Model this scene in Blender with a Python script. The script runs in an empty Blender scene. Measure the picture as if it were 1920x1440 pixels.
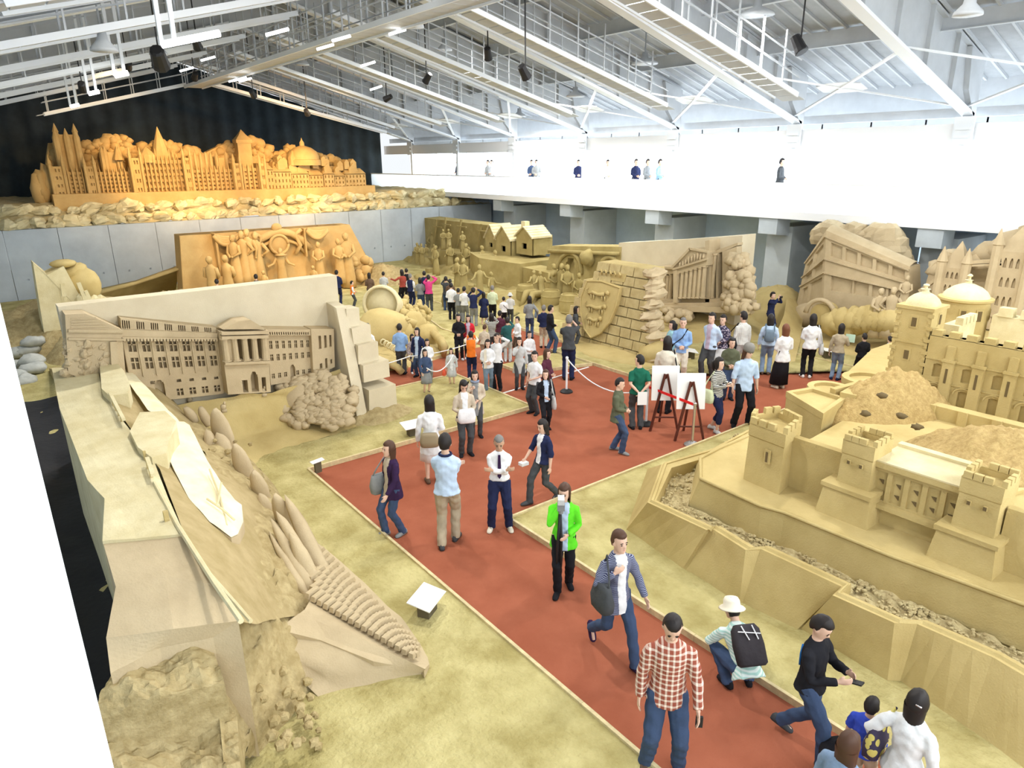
import bpy, bmesh, math, random
import numpy as np
from mathutils import Vector, Matrix, noise
from math import pi, sin, cos, radians as R_, atan2, hypot
sc = bpy.context.scene
C = sc.collection
random.seed(7)
# ---------------------------------------------------------------- camera
F = 1285.0
H = 6.0                                   # the visitors' gallery the picture was taken from
def _ray(x, y): return Vector(((x-960)/F, (720-y)/F, -1.0))
_Y = _ray(-90, 306).normalized()
_X = _ray(2690, 282).normalized(); _X = (_X - _Y*_X.dot(_Y)).normalized()
_Z = _X.cross(_Y)
RM = Matrix((_X, _Y, _Z))                 # camera axes -> hall axes (X across, Y along the hall, Z up)
cam = bpy.data.cameras.new('camera'); cam.sensor_width = 36; cam.lens = F/1920*36
cam.clip_start = 0.05; cam.clip_end = 400
cam_o = bpy.data.objects.new('camera', cam); C.objects.link(cam_o)
cam_o.matrix_world = Matrix.Translation((0, 0, H)) @ RM.to_4x4()
sc.camera = cam_o
# surveying helpers: the point of the hall seen at a photo pixel, at a known height / across / along position
def W(x, y, z=0.0):
    d = RM @ _ray(x, y); t = (z-H)/d.z; return Vector((d.x*t, d.y*t, z))
def onX(x, y, X):
    d = RM @ _ray(x, y); t = X/d.x; return Vector((X, d.y*t, H+d.z*t))
def onY(x, y, Y):
    d = RM @ _ray(x, y); t = Y/d.y; return Vector((d.x*t, Y, H+d.z*t))
def proj(p):
    c = RM.transposed() @ (Vector(p)-Vector((0, 0, H))); return 960-F*c.x/c.z, 720+F*c.y/c.z
# ---------------------------------------------------------------- world, exposure
sc.view_settings.view_transform = 'Standard'; sc.view_settings.look = 'None'
sc.view_settings.gamma = 1; sc.view_settings.use_curve_mapping = False
sc.view_settings.exposure = 0.15
world = bpy.data.worlds.new('overcast_sky'); sc.world = world; world.use_nodes = True
bg = world.node_tree.nodes['Background']; bg.inputs[0].default_value = (0.93, 0.97, 1.0, 1); bg.inputs[1].default_value = 0.9
sc.cycles.max_bounces = 6; sc.cycles.diffuse_bounces = 3; sc.cycles.use_denoising = True
def area_light(name, loc, size, power, color=(1, 1, 1), rot=(0, 0, 0), shape='DISK', size_y=None, spread=None):
    l = bpy.data.lights.new(name, 'AREA'); l.energy = power; l.color = color; l.shape = shape; l.size = size
    if size_y: l.size_y = size_y
    if spread: l.spread = spread
    o = bpy.data.objects.new(name, l); o.location = loc; o.rotation_euler = rot; C.objects.link(o); return o
def spot_light(name, loc, target, power, color, angle=60, blend=.6, size=.15):
    l = bpy.data.lights.new(name, 'SPOT'); l.energy = power; l.color = color; l.spot_size = R_(angle); l.spot_blend = blend; l.shadow_soft_size = size
    o = bpy.data.objects.new(name, l); o.location = loc; C.objects.link(o)
    o.rotation_euler = (Vector(target)-Vector(loc)).to_track_quat('-Z', 'Y').to_euler(); return o
# daylight that enters by the long window band on the right, plus an added fill light behind the visitors
area_light('window_daylight', (27.6, 20, 5.9), 2.0, 1700, (.85, .93, 1.0), (0, R_(68), 0), 'RECTANGLE', 44)
area_light('end_fill_light', (11, -3.0, 6.2), 22, 700, (.98, .98, 1.0), (R_(72), 0, 0), 'RECTANGLE', 6.5)
LAMPS = [(16.9, 6.6, 8.8, 1.0, 'pale hooded high bay lamp at the top right, nearest of all'), (18.3, 12.5, 9.8, 1.7, 'glaring wide lamp above the near sloping catwalk'), (20.4, 18.4, 9.3, 1.7, 'glaring wide lamp on the window side, second bay'), (22.5, 24.3, 8.7, 1.5, 'glaring wide lamp on the window side, third bay'), (24.0, 30.2, 8.2, 1.3, 'small glaring lamp on the window side, fourth bay'), (10.9, 18.4, 9.6, 1.0, 'high bay lamp hanging right of the ridge catwalk'), (12.4, 30.2, 9.9, 1.0, 'far high bay lamp right of the ridge catwalk'), (3.1, 18.4, 8.4, 1.0, 'high bay lamp over the left slope at upper left'), (4.5, 7.5, 10.0, 1.0, 'high bay lamp above the near left carving, out of view'), (12.5, 7.0, 11.2, 1.0, 'high bay lamp above the walkway, out of view'), (5.5, 12.6, 10.2, 1.0, 'high bay lamp on the left slope, second bay'), (13.0, 13.0, 11.0, 1.0, 'high bay lamp just right of the ridge, second bay'), (5.8, 25.5, 9.3, 1.0, 'far high bay lamp on the left slope'), (15.5, 24.0, 10.0, 1.0, 'high bay lamp between the third and fourth frames')]
LAMP_P = 330
# ---------------------------------------------------------------- materials
MATS = {}
def mat(name, col, rough=.8, var=.0, scale=5., bump=0., bscale=30., metal=0., emit=None, col2=None, detail=6., coords='Object', spec=.3):
    if name in MATS: return MATS[name]
    m = bpy.data.materials.new(name); m.use_nodes = True; nt = m.node_tree; N = nt.nodes; L = nt.links
    b = N['Principled BSDF']; b.inputs['Roughness'].default_value = rough; b.inputs['Metallic'].default_value = metal
    b.inputs['Specular IOR Level'].default_value = spec
    b.inputs['Base Color'].default_value = (*col, 1)
    tc = N.new('ShaderNodeTexCoord')
    if var > 0 or col2:
        n = N.new('ShaderNodeTexNoise'); n.inputs['Scale'].default_value = scale; n.inputs['Detail'].default_value = detail; n.inputs['Roughness'].default_value = .62
        L.new(tc.outputs[coords], n.inputs['Vector'])
        mx = N.new('ShaderNodeMix'); mx.data_type = 'RGBA'
        c2 = col2 if col2 else tuple(c*(1-var) for c in col)
        c1 = col if col2 else tuple(min(1, c*(1+var*.5)) for c in col)
        mx.inputs[6].default_value = (*c1, 1); mx.inputs[7].default_value = (*c2, 1)
        rp = N.new('ShaderNodeMapRange'); rp.inputs[1].default_value = .35; rp.inputs[2].default_value = .65
        L.new(n.outputs['Fac'], rp.inputs[0]); L.new(rp.outputs[0], mx.inputs[0]); L.new(mx.outputs[2], b.inputs['Base Color'])
    if bump > 0:
        n2 = N.new('ShaderNodeTexNoise'); n2.inputs['Scale'].default_value = bscale; n2.inputs['Detail'].default_value = 5; L.new(tc.outputs[coords], n2.inputs['Vector'])
        bp = N.new('ShaderNodeBump'); bp.inputs['Strength'].default_value = min(1, bump); bp.inputs['Distance'].default_value = .02*max(1, bump); L.new(n2.outputs['Fac'], bp.inputs['Height']); L.new(bp.outputs[0], b.inputs['Normal'])
    if emit: b.inputs['Emission Color'].default_value = (*emit[:3], 1); b.inputs['Emission Strength'].default_value = emit[3]
    MATS[name] = m; return m
def two(name, col, col2, kind='stripe', scale=20., rough=.85, axis='Z', split=.5):
    """woven patterns: stripes, plaid, floral print"""
    if name in MATS: return MATS[name]
    m = mat(name, col, rough); nt = m.node_tree; N = nt.nodes; L = nt.links; b = N['Principled BSDF']; tc = N.new('ShaderNodeTexCoord')
    def wave(ax, sc_):
        w = N.new('ShaderNodeTexWave'); w.bands_direction = ax; w.inputs['Scale'].default_value = sc_; L.new(tc.outputs['Object'], w.inputs[0])
        g = N.new('ShaderNodeMath'); g.operation = 'GREATER_THAN'; g.inputs[1].default_value = split; L.new(w.outputs['Fac'], g.inputs[0]); return g.outputs[0]
    mx = N.new('ShaderNodeMix'); mx.data_type = 'RGBA'; mx.inputs[6].default_value = (*col, 1); mx.inputs[7].default_value = (*col2, 1)
    if kind == 'stripe': L.new(wave(axis, scale), mx.inputs[0])
    elif kind == 'plaid':
        a = wave('Z', scale); c = wave('X', scale); s = N.new('ShaderNodeMath'); s.operation = 'ADD'; L.new(a, s.inputs[0]); L.new(c, s.inputs[1])
        d = N.new('ShaderNodeMath'); d.operation = 'MULTIPLY'; d.inputs[1].default_value = .5; L.new(s.outputs[0], d.inputs[0]); L.new(d.outputs[0], mx.inputs[0])
    else:
        n = N.new('ShaderNodeTexVoronoi'); n.inputs['Scale'].default_value = scale; L.new(tc.outputs['Object'], n.inputs[0])
        g = N.new('ShaderNodeMath'); g.operation = 'LESS_THAN'; g.inputs[1].default_value = split*.8; L.new(n.outputs[0], g.inputs[0]); L.new(g.outputs[0], mx.inputs[0])
    L.new(mx.outputs[2], b.inputs['Base Color']); return m
SANDB = mat('dim_olive_sand', (.44, .355, .155), .95, col2=(.33, .26, .10), scale=1.3, bump=.4, bscale=30, spec=.1)  # sand darkened in colour for the dimly lit village and tavern area
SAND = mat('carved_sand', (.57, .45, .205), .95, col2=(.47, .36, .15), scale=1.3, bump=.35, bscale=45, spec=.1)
SANDP = mat('pale_carved_sand', (.57, .46, .29), .95, col2=(.48, .38, .235), scale=1.6, bump=.3, bscale=45, spec=.1)
SANDD = mat('pale_dry_sand', (.74, .66, .42), .95, col2=(.62, .53, .30), scale=2.2, bump=.3, bscale=40, spec=.1)
PALEW = mat('overexposed_sand', (.70, .62, .45), .95, col2=(.62, .54, .38), scale=1.1, bump=.2, bscale=40, spec=.1)  # sand paled to imitate overexposure on the backing walls
CREAM = mat('glare_cream_sand', (.86, .79, .56), .9, col2=(.76, .67, .42), scale=3, bump=.2, bscale=30, spec=.1)  # near-white glare on the river ribbon is put into this colour
SANDO = mat('amber_lit_sand', (.58, .40, .17), .95, col2=(.50, .33, .13), scale=1.5, bump=.35, bscale=30, spec=.1)  # amber of the spotlights is also put into this sand colour
SANDR = mat('rough_damp_sand', (.50, .40, .21), .98, col2=(.34, .26, .12), scale=6, bump=1.0, bscale=22, spec=.1)
GROUND = mat('raked_ground_sand', (.56, .49, .23), .98, col2=(.36, .30, .115), scale=1.7, detail=12, bump=1.6, bscale=16, spec=.1)
GRAVEL = mat('crumbled_sand', (.58, .49, .27), .98, col2=(.42, .33, .17), scale=9, bump=1, bscale=25, spec=.1)
CARPET = mat('red_carpet', (.37, .120, .068), .97, col2=(.31, .095, .052), scale=1.2, bump=.3, bscale=120, spec=.05)
WOOD = mat('pale_kerb_timber', (.66, .55, .31), .7, var=.2, scale=8)
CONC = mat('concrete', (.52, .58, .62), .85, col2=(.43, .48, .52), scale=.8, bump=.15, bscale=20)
CONCD = mat('lifted_blue_concrete', (.58, .70, .84), .85, col2=(.46, .57, .70), scale=.6, bump=.2, bscale=12)  # concrete lightened and blued in place of light missing under the gallery
STEEL = mat('painted_steel', (.54, .57, .60), .55, var=.06, scale=2)
STEELW = mat('white_painted_steel', (.82, .86, .90), .5)
DECK = mat('roof_deck', (.40, .42, .44), .6, var=.15, scale=1.2)
WHITE = mat('white_paint', (.86, .88, .9), .6)
BLACKC = mat('black_curtain', (.036, .050, .060), .95, var=.3, scale=.7)
BLACKM = mat('black_metal', (.02, .02, .022), .5)
CHROME = mat('brushed_steel', (.6, .6, .6), .3, metal=.9)
GLOW = mat('lamp_glow', (1, 1, 1), .5, emit=(1, .98, .95, 6))
AMBER = mat('amber_lamp_glow', (1, .5, .1), .5, emit=(1, .45, .05, 5))
PANE = mat('daylit_frosted_pane', (.9, .95, 1), .4, emit=(.90, .96, 1.0, 2.6))
PAPER = mat('white_board', (.85, .85, .83), .6)
BRICKM = mat('sand_brick', (.55, .45, .23), .95, col2=(.44, .34, .16), scale=4, bump=.5, bscale=30, coords='Object', spec=.1)
# ---------------------------------------------------------------- mesh builder
class MB:
    def __init__(s): s.v = []; s.f = []; s.m = []; s.mi = 0
    def add(s, vs, fs):
        b = len(s.v); s.v += [Vector(p) for p in vs]; s.f += [tuple(i+b for i in f) for f in fs]; s.m += [s.mi]*len(fs); return s
    def box(s, x0, y0, z0, x1, y1, z1):
        s.add([(x0,y0,z0),(x1,y0,z0),(x1,y1,z0),(x0,y1,z0),(x0,y0,z1),(x1,y0,z1),(x1,y1,z1),(x0,y1,z1)],
              [(3,2,1,0),(4,5,6,7),(0,1,5,4),(1,2,6,5),(2,3,7,6),(3,0,4,7)]); return s
    def obox(s, c, sx, sy, sz, rz=0, rx=0, ry=0, taper=1.):
        M = Matrix.Rotation(rz, 3, 'Z') @ Matrix.Rotation(ry, 3, 'Y') @ Matrix.Rotation(rx, 3, 'X'); c = Vector(c); vs = []
        for z, t in ((-.5, 1), (.5, taper)):
            for x, y in ((-.5,-.5),(.5,-.5),(.5,.5),(-.5,.5)): vs.append(c+M @ Vector((x*sx*t, y*sy*t, z*sz)))
        return s.add(vs, [(3,2,1,0),(4,5,6,7),(0,1,5,4),(1,2,6,5),(2,3,7,6),(3,0,4,7)])
    def beam(s, p, q, w, h=None, up=(0,0,1)):
        p = Vector(p); q = Vector(q); d = (q-p).normalized(); u = Vector(up)
        if abs(d.dot(u)) > .98: u = Vector((1,0,0))
        sd = d.cross(u).normalized(); u = sd.cross(d); h = h or w; vs = []
        for e in (p, q):
            for a, b in ((-.5,-.5),(.5,-.5),(.5,.5),(-.5,.5)): vs.append(e+sd*a*w+u*b*h)
        return s.add(vs, [(0,1,2,3),(7,6,5,4),(4,5,1,0),(5,6,2,1),(6,7,3,2),(7,4,0,3)])
    def prism(s, poly, z0, z1, ztop=None):
        n = len(poly); vs = [(p[0],p[1],z0) for p in poly]+[(p[0],p[1],z1) for p in poly]
        a = sum(poly[i][0]*poly[(i+1)%n][1]-poly[(i+1)%n][0]*poly[i][1] for i in range(n))
        fs = [tuple(range(n))[::-1], tuple(range(n, 2*n))]+[(i,(i+1)%n,n+(i+1)%n,n+i) for i in range(n)]
        if a < 0: fs = [f[::-1] for f in fs]
        return s.add(vs, fs)
    def extr(s, poly3, vec):
        """extrude a planar 3-d outline by a vector"""
        n = len(poly3); vec = Vector(vec); P = [Vector(p) for p in poly3]
        return s.add(P+[p+vec for p in P], [tuple(range(n))[::-1], tuple(range(n, 2*n))]+[(i,(i+1)%n,n+(i+1)%n,n+i) for i in range(n)])
    def rings(s, rs, cap=True, close=True):
        n = len(rs[0]); b = len(s.v)
        for r in rs: s.v += [Vector(p) for p in r]
        for k in range(len(rs)-1):
            for i in range(n if close else n-1):
                j = (i+1) % n; s.f.append((b+k*n+i, b+k*n+j, b+(k+1)*n+j, b+(k+1)*n+i)); s.m.append(s.mi)
        if cap and close:
            s.f.append(tuple(b+i for i in range(n))[::-1]); s.f.append(tuple(b+(len(rs)-1)*n+i for i in range(n))); s.m += [s.mi]*2
        return s
    def tube(s, pts, rad, n=8, flat=1.):
        pts = [Vector(p) for p in pts]; rs = []; 
        if not isinstance(rad, (list, tuple)): rad = [rad]*len(pts)
        prev = None
        for i, p in enumerate(pts):
            d = (pts[min(i+1, len(pts)-1)]-pts[max(i-1, 0)]).normalized()
            a = prev if prev is not None else (Vector((1,0,0)) if abs(d.x) < .8 else Vector((0,1,0)))
            a = (a-d*a.dot(d)).normalized(); b = d.cross(a); prev = a
            rs.append([p+(a*cos(t)+b*sin(t)*flat)*rad[i] for t in [2*pi*k/n for k in range(n)]])
        return s.rings(rs)
    def lathe(s, prof, c, n=16):
        c = Vector(c); return s.rings([[c+Vector((max(r, .0005)*cos(2*pi*k/n), max(r, .0005)*sin(2*pi*k/n), z)) for k in range(n)] for r, z in prof])
    def ball(s, c, rx, ry=None, rz=None, nu=10, nv=7, M=None, amp=0., seed=0):
        ry = ry or rx; rz = rz or rx; c = Vector(c); rs = []
        for j in range(nv+1):
            t = -pi/2+pi*j/nv; r = []
            for k in range(nu):
                a = 2*pi*k/nu; d = Vector((cos(t)*cos(a), cos(t)*sin(a), sin(t)))
                if amp: q = 1+amp*noise.noise(d*1.6+Vector((seed*3.1, seed*1.7, seed))); d = d*q
                p = Vector((d.x*rx, d.y*ry, d.z*rz)); 
                if M: p = M @ p
                r.append(c+p)
            rs.append(r)
        return s.rings(rs, cap=False)
    def grid(s, fn, nu, nv, wrap=False):
        b = len(s.v)
        for j in range(nv+1):
            for i in range(nu+1): s.v.append(Vector(fn(i/nu, j/nv)))
        for j in range(nv):
            for i in range(nu):
                a = b+j*(nu+1)+i; s.f.append((a, a+1, a+nu+2, a+nu+1)); s.m.append(s.mi)
        return s
    def rough(s, amp, scale=2., seed=0, zonly=False, start=0):
        for i in range(start, len(s.v)):
            p = s.v[i]; q = p*scale+Vector((seed*7.3, seed*1.9, 3.3))
            if zonly: s.v[i] = p+Vector((0,0,amp*(noise.noise(q)+.5*noise.noise(q*2.3)+.3*noise.noise(q*5.1))))
            else: s.v[i] = p+amp*(noise.noise_vector(q)+.5*noise.noise_vector(q*2.3)+.25*noise.noise_vector(q*5.3))
        return s
    def build(s, name, mats, parent=None, smooth=False, origin=None, weld=False, autos=False):
        me = bpy.data.meshes.new(name)
        org = Vector(origin) if origin is not None else (parent_loc(parent) if parent else Vector((0,0,0)))
        me.from_pydata([tuple(p-org) for p in s.v], [], s.f)
        if not isinstance(mats, (list, tuple)): mats = [mats]
        for m in mats: me.materials.append(m)
        if any(s.m): me.polygons.foreach_set('material_index', s.m)
        bm = bmesh.new(); bm.from_mesh(me)
        if weld: bmesh.ops.remove_doubles(bm, verts=bm.verts, dist=.0005)
        bmesh.ops.recalc_face_normals(bm, faces=bm.faces); bm.to_mesh(me); bm.free()
        if smooth: me.polygons.foreach_set('use_smooth', [True]*len(me.polygons))
        if autos:
            me.polygons.foreach_set('use_smooth', [True]*len(me.polygons)); me.set_sharp_from_angle(angle=R_(40))
        o = bpy.data.objects.new(name, me); C.objects.link(o)
        if parent:
            o.parent = parent
            o.location = org-parent_loc(parent)
        else: o.location = org
        return o
def parent_loc(p):
    v = Vector((0,0,0))
    while p is not None: v += Vector(p.location); p = p.parent
    return v
def tag(o, label=None, cat=None, group=None, kind=None):
    if label: o['label'] = label
    if cat: o['category'] = cat
    if group: o['group'] = group
    if kind: o['kind'] = kind
    return o
def thing(name, loc, label, cat, group=None, rz=0., kind=None):
    o = bpy.data.objects.new(name, None); C.objects.link(o); o.location = loc; o.rotation_euler = (0,0,rz); o.empty_display_size = .2
    return tag(o, label, cat, group, kind)
def struct(name, mb, m, **k):
    o = mb.build(name, m, **k); o['kind'] = 'structure'; return o
def inst(name, me, parent, loc, rot=(0,0,0), scale=(1,1,1)):
    """another child that shares mesh data; loc in hall axes"""
    o = bpy.data.objects.new(name, me); C.objects.link(o); o.parent = parent
    o.location = Vector(loc)-parent_loc(parent); o.rotation_euler = rot; o.scale = scale; return o
def facade(mb, fn, u0, u1, v0, v1, holes, depth=.1, extra_u=(), extra_v=()):
    """front of a wall with true recesses. fn(u, v, d) -> point, d = depth behind the face; holes = (ua, ub, va, vb[, 'arch'])"""
    us = {u0, u1, *extra_u}; vs = {v0, v1, *extra_v}; tests = []
    for h in holes:
        a, b, c, d = h[:4]; us |= {a, b}; vs |= {c, d}; tests.append((a, b, c, d))
        if len(h) > 4:
            r = (b-a)/2; m_ = (a+b)/2; tests.pop(); hh = d; base = d-min(r*h[5] if len(h) > 5 else r, (d-c)*.6)
            tests.append((a, b, c, base)); vs.add(base)
            for t in (.45, .8):
                yy = base+(hh-base)*t; x_ = r*math.sqrt(max(0, 1-t*t)); us |= {m_-x_, m_+x_}; vs.add(yy); tests.append((m_-x_, m_+x_, c, yy))
            tests.append((m_-r*.42, m_+r*.42, c, hh)); us |= {m_-r*.42, m_+r*.42}
    us = sorted(us); vs = sorted(vs)
    def uq(l):
        o = [l[0]]
        for x in l[1:]:
            if x-o[-1] > 1e-5: o.append(x)
        return o
    us = uq(us); vs = uq(vs); nu = len(us)-1; nv = len(vs)-1
    H_ = [[any(a-1e-6 <= (us[i]+us[i+1])/2 <= b+1e-6 and c-1e-6 <= (vs[j]+vs[j+1])/2 <= d+1e-6 for a, b, c, d in tests) for i in range(nu)] for j in range(nv)]
    for j in range(nv):
        for i in range(nu):
            d = depth if H_[j][i] else 0
            a, b, c, e = us[i], us[i+1], vs[j], vs[j+1]
            mb.add([fn(a,c,d), fn(b,c,d), fn(b,e,d), fn(a,e,d)], [(0,1,2,3)])
            if i+1 < nu and H_[j][i] != H_[j][i+1]: mb.add([fn(b,c,0), fn(b,e,0), fn(b,e,depth), fn(b,c,depth)], [(0,1,2,3)])
            if j+1 < nv and H_[j][i] != H_[j+1][i]: mb.add([fn(a,e,0), fn(b,e,0), fn(b,e,depth), fn(a,e,depth)], [(0,1,2,3)])
    return mb
# ================================================================ THE SETTING
XR, XL, XM = 26.0, -5.0, 10.5            # window line, left wall, ridge
YE = 49.0                                 # curtained end
def roofz(x, base=7.2, top=11.6): return base+(top-base)*(1-abs(x-XM)/15.5)
b = MB(); b.box(XL, -4, -.3, 28.2, YE+1, -.004); struct('floor', b, GROUND)
# carpet: one thing, lying between the sand plots
def poly_slab(poly, z0, z1, name, m, label=None, cat=None, group=None, kind=None, parent=None):
    q = MB(); q.prism(poly, z0, z1); o = q.build(name, m, parent); tag(o, label, cat, group, kind); return o
b = MB(); b.box(4.45, -3.5, -.003, 20.2, 12.6, .012); b.box(7.2, 12.5, -.003, 14.4, 18.2, .0115); b.prism([(12.0, 16.0), (15.5, 16.0), (15.6, 27.2), (15.3, 27.2), (13.9, 24.3), (12.9, 20.8), (12.9, 18)], -.002, .011)
o = b.build('carpet', CARPET); tag(o, 'brick red carpet forming the walkways between the sand plots', 'carpet')
# sand plots: slightly raised ground inside timber kerbs
def plot(poly, label, kerbs, step=.5, amp=.03, z=.07):
    t = thing('sand_plot', (*poly[0], 0), label, 'sand')
    t['kind'] = 'structure'
    xs = [p[0] for p in poly]; ys = [p[1] for p in poly]
    bm = bmesh.new(); vs = [bm.verts.new((p[0]-poly[0][0], p[1]-poly[0][1], z)) for p in poly]; bm.faces.new(vs)
    bmesh.ops.triangulate(bm, faces=bm.faces)
    for _ in range(7):
        es = [e for e in bm.edges if e.calc_length() > step]
        if not es: break
        bmesh.ops.subdivide_edges(bm, edges=es, cuts=1); bmesh.ops.triangulate(bm, faces=[f for f in bm.faces if len(f.verts) > 3])
    for v in bm.verts:
        if not v.is_boundary:
            p = Vector((v.co.x+poly[0][0], v.co.y+poly[0][1], 0)); v.co.z += amp*(noise.noise(p*.7)+.6*noise.noise(p*2.2))
    bmesh.ops.recalc_face_normals(bm, faces=bm.faces)
    if sum(f.normal.z for f in bm.faces) < 0: bmesh.ops.reverse_faces(bm, faces=bm.faces)
    me = bpy.data.meshes.new('sand_surface'); bm.to_mesh(me); bm.free(); me.materials.append(GROUND)
    me.polygons.foreach_set('use_smooth', [True]*len(me.polygons))
    o = bpy.data.objects.new('sand_surface', me); C.objects.link(o); o.parent = t
    for a, c in kerbs:
        L_ = hypot(c[0]-a[0], c[1]-a[1]); n = max(1, round(L_/3.6))
        for k in range(n):
            p = [a[i]+(c[i]-a[i])*(k/n) for i in (0, 1)]; q = [a[i]+(c[i]-a[i])*((k+1)/n-.006/L_) for i in (0, 1)]
            kb = MB(); kb.beam((*p, .055), (*q, .055), .045, .10); kb.build('kerb_board', WOOD, t)
    return t
plot([(4.45, -3.5), (4.45, 12.5), (10.3, 12.5), (10.3, 16.0), (7.6, 16.0), (-4.95, 16.0), (-4.95, -3.5)], 'raked sand ground left of the red walkway with timber edging',
     [((4.45, -3.5), (4.45, 12.5)), ((4.45, 12.5), (10.3, 12.5)), ((10.3, 12.5), (10.3, 16.0)), ((10.3, 16.0), (7.2, 16.0))])
plot([(7.2, 17.9), (11.5, 17.9), (13.0, 18.7), (13.0, 21.0), (13.9, 24.2), (15.3, 27.2), (25.9, 27.2), (25.9, 37.9), (-4.9, 37.9), (-4.9, 16.0), (7.2, 16.0)], 'sand ground below the grey retaining wall at the far end',
     [((7.2, 17.9), (11.5, 17.9)), ((11.5, 17.9), (13.0, 18.7)), ((13.0, 18.7), (13.0, 21.0)), ((13.0, 21.0), (13.9, 24.2)), ((13.9, 24.2), (15.3, 27.2)), ((7.2, 16.0), (7.2, 17.9))], step=.9)
plot([(14.15, 12.7), (19.8, 12.7), (19.8, 8.6), (25.9, 8.6), (25.9, 27.2), (15.5, 27.2), (15.4, 18.5), (15.2, 16.2), (14.15, 16.2)], 'sand ground in front of the shield wall and temple carving',
     [((14.15, 12.7), (19.8, 12.7)), ((14.15, 12.7), (14.15, 16.2)), ((14.15, 16.2), (15.2, 16.2)), ((15.2, 16.2), (15.5, 27.2)), ((19.8, 12.7), (19.8, 8.6))], step=.7)
plot([(6.4, -3.5), (25.9, -3.5), (25.9, 8.4), (6.4, 8.4)], 'sand ground around the castle carving with a sharp front corner',
     [((6.4, 8.4), (6.4, -3.5)), ((6.4, 8.4), (20, 8.4))], step=.6)
plot([(11.9, 14.9), (14.1, 14.25), (14.1, 16.0), (11.9, 16.0)], 'small sand corner plot behind the white rope post',
     [((11.9, 14.9), (14.1, 14.25)), ((11.9, 14.9), (11.9, 16.0))], z=.05, amp=.01)
b = MB(); b.beam((10.4, 13.9, .02), (13.9, 14.2, .02), .05, .012); o = b.build('floor_tape', PAPER); tag(o, 'thin white tape line across the red carpet', 'tape')
# walls
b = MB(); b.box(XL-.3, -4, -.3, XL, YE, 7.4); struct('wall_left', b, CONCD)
# right wall: lower concrete, slab, window band, upper band
b = MB()
facade(b, lambda u, v, d: (28+d, u, v), -4, YE, -.3, 3.7, [(8.0, 9.35, 1.9, 3.0), (10.0, 11.15, 1.9, 3.0), (5.6, 7.0, 1.9, 3.0)], depth=.25, extra_u=[k*1.47 for k in range(33)])
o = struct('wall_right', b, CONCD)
for y0, y1 in ((8.0, 9.35), (10.0, 11.15), (5.6, 7.0)):
    q = MB(); q.box(28.16, y0, 1.9, 28.2, y1, 3.0); q.mi = 1; q.beam((28.15, (y0+y1)/2, 1.9), (28.15, (y0+y1)/2, 3), .03)
    struct('window_low', q, [PANE, STEEL], parent=o)
for k in range(33):                        # formwork joints in the lower wall
    pass
for i, y in enumerate([3.7+5.9*k for k in range(8)]):
    t = thing('wall_pier', (25.6, y, 0), 'grey concrete pier under the gallery, %s' % ('nearest the camera', 'second from the near end, right of the bus', 'behind the bus carving', 'behind the temple carving', 'behind the shield wall', 'behind the arch carving', 'behind the cottage carving', 'at the far corner')[i], 'pier', 'piers under the gallery', kind='structure')
    q = MB(); q.box(25.6, y-.55, -.05, 27.99, y+.55, 3.35); q.build('pier_shaft', CONC, t)
    q = MB(); q.extr([(24.7, y-.4, 3.72), (24.7, y-.4, 3.1), (25.6, y-.4, 3.0), (25.6, y-.4, 3.72)], (0, .8, 0)); q.build('corbel', CONC, t)
b = MB(); b.box(24.6, -4, 3.72, 28.3, YE, 4.0); struct('trim_1', b, WHITE)
gm = bpy.data.materials.new('frosted_glass'); gm.use_nodes = True; gn = gm.node_tree; tr_ = gn.nodes.new('ShaderNodeBsdfTranslucent'); tr_.inputs[0].default_value = (.95, .98, 1, 1); gn.links.new(tr_.outputs[0], gn.nodes['Material Output'].inputs[0])
b = MB(); b.box(24.66, -4, 4.0, 24.67, YE, 5.0); struct('window_parapet', b, gm)
b = MB(); b.box(24.62, -4, 4.98, 24.72, YE, 5.04); struct('trim_2', b, WHITE)
ws = thing('window_1', (28.1, 0, 4.0), 'long overexposed window band above the gallery on the right', 'window', kind='structure')
for k in range(27):
    y = -4+k*1.96; q = MB(); q.box(28.05, y+.03, 4.0, 28.09, y+1.93, 6.9); q.build('pane', PANE, ws)
    q = MB(); q.box(28.0, y-.03, 4.0, 28.14, y+.03, 7.2); q.build('mullion', WHITE, ws)
b = MB(); b.box(25.9, -4, 6.35, 26.1, YE, 6.95); struct('trim_3', b, WHITE)
b = MB(); b.box(28.0, -4, 6.9, 28.2, YE, 9.4); b.box(26.4, -4, 7.15, 26.5, YE, 7.45); struct('trim_4', b, STEEL)
for i in range(8):
    y = 3.7+5.9*i; q = MB(); q.box(25.9, y-.1, 4.0, 26.1, y+.1, 6.4); q.box(25.78, y-.3, 6.3, 25.86, y+.3, 7.15); q.box(25.7, y-.22, 6.75, 25.8, y+.22, 6.85); q.box(25.7, y-.22, 6.5, 25.8, y+.22, 6.6)
    o = q.build('gallery_post', STEELW); tag(o, 'slim white post between the gallery and the roof frame', 'post', 'gallery posts', 'structure')
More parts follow.
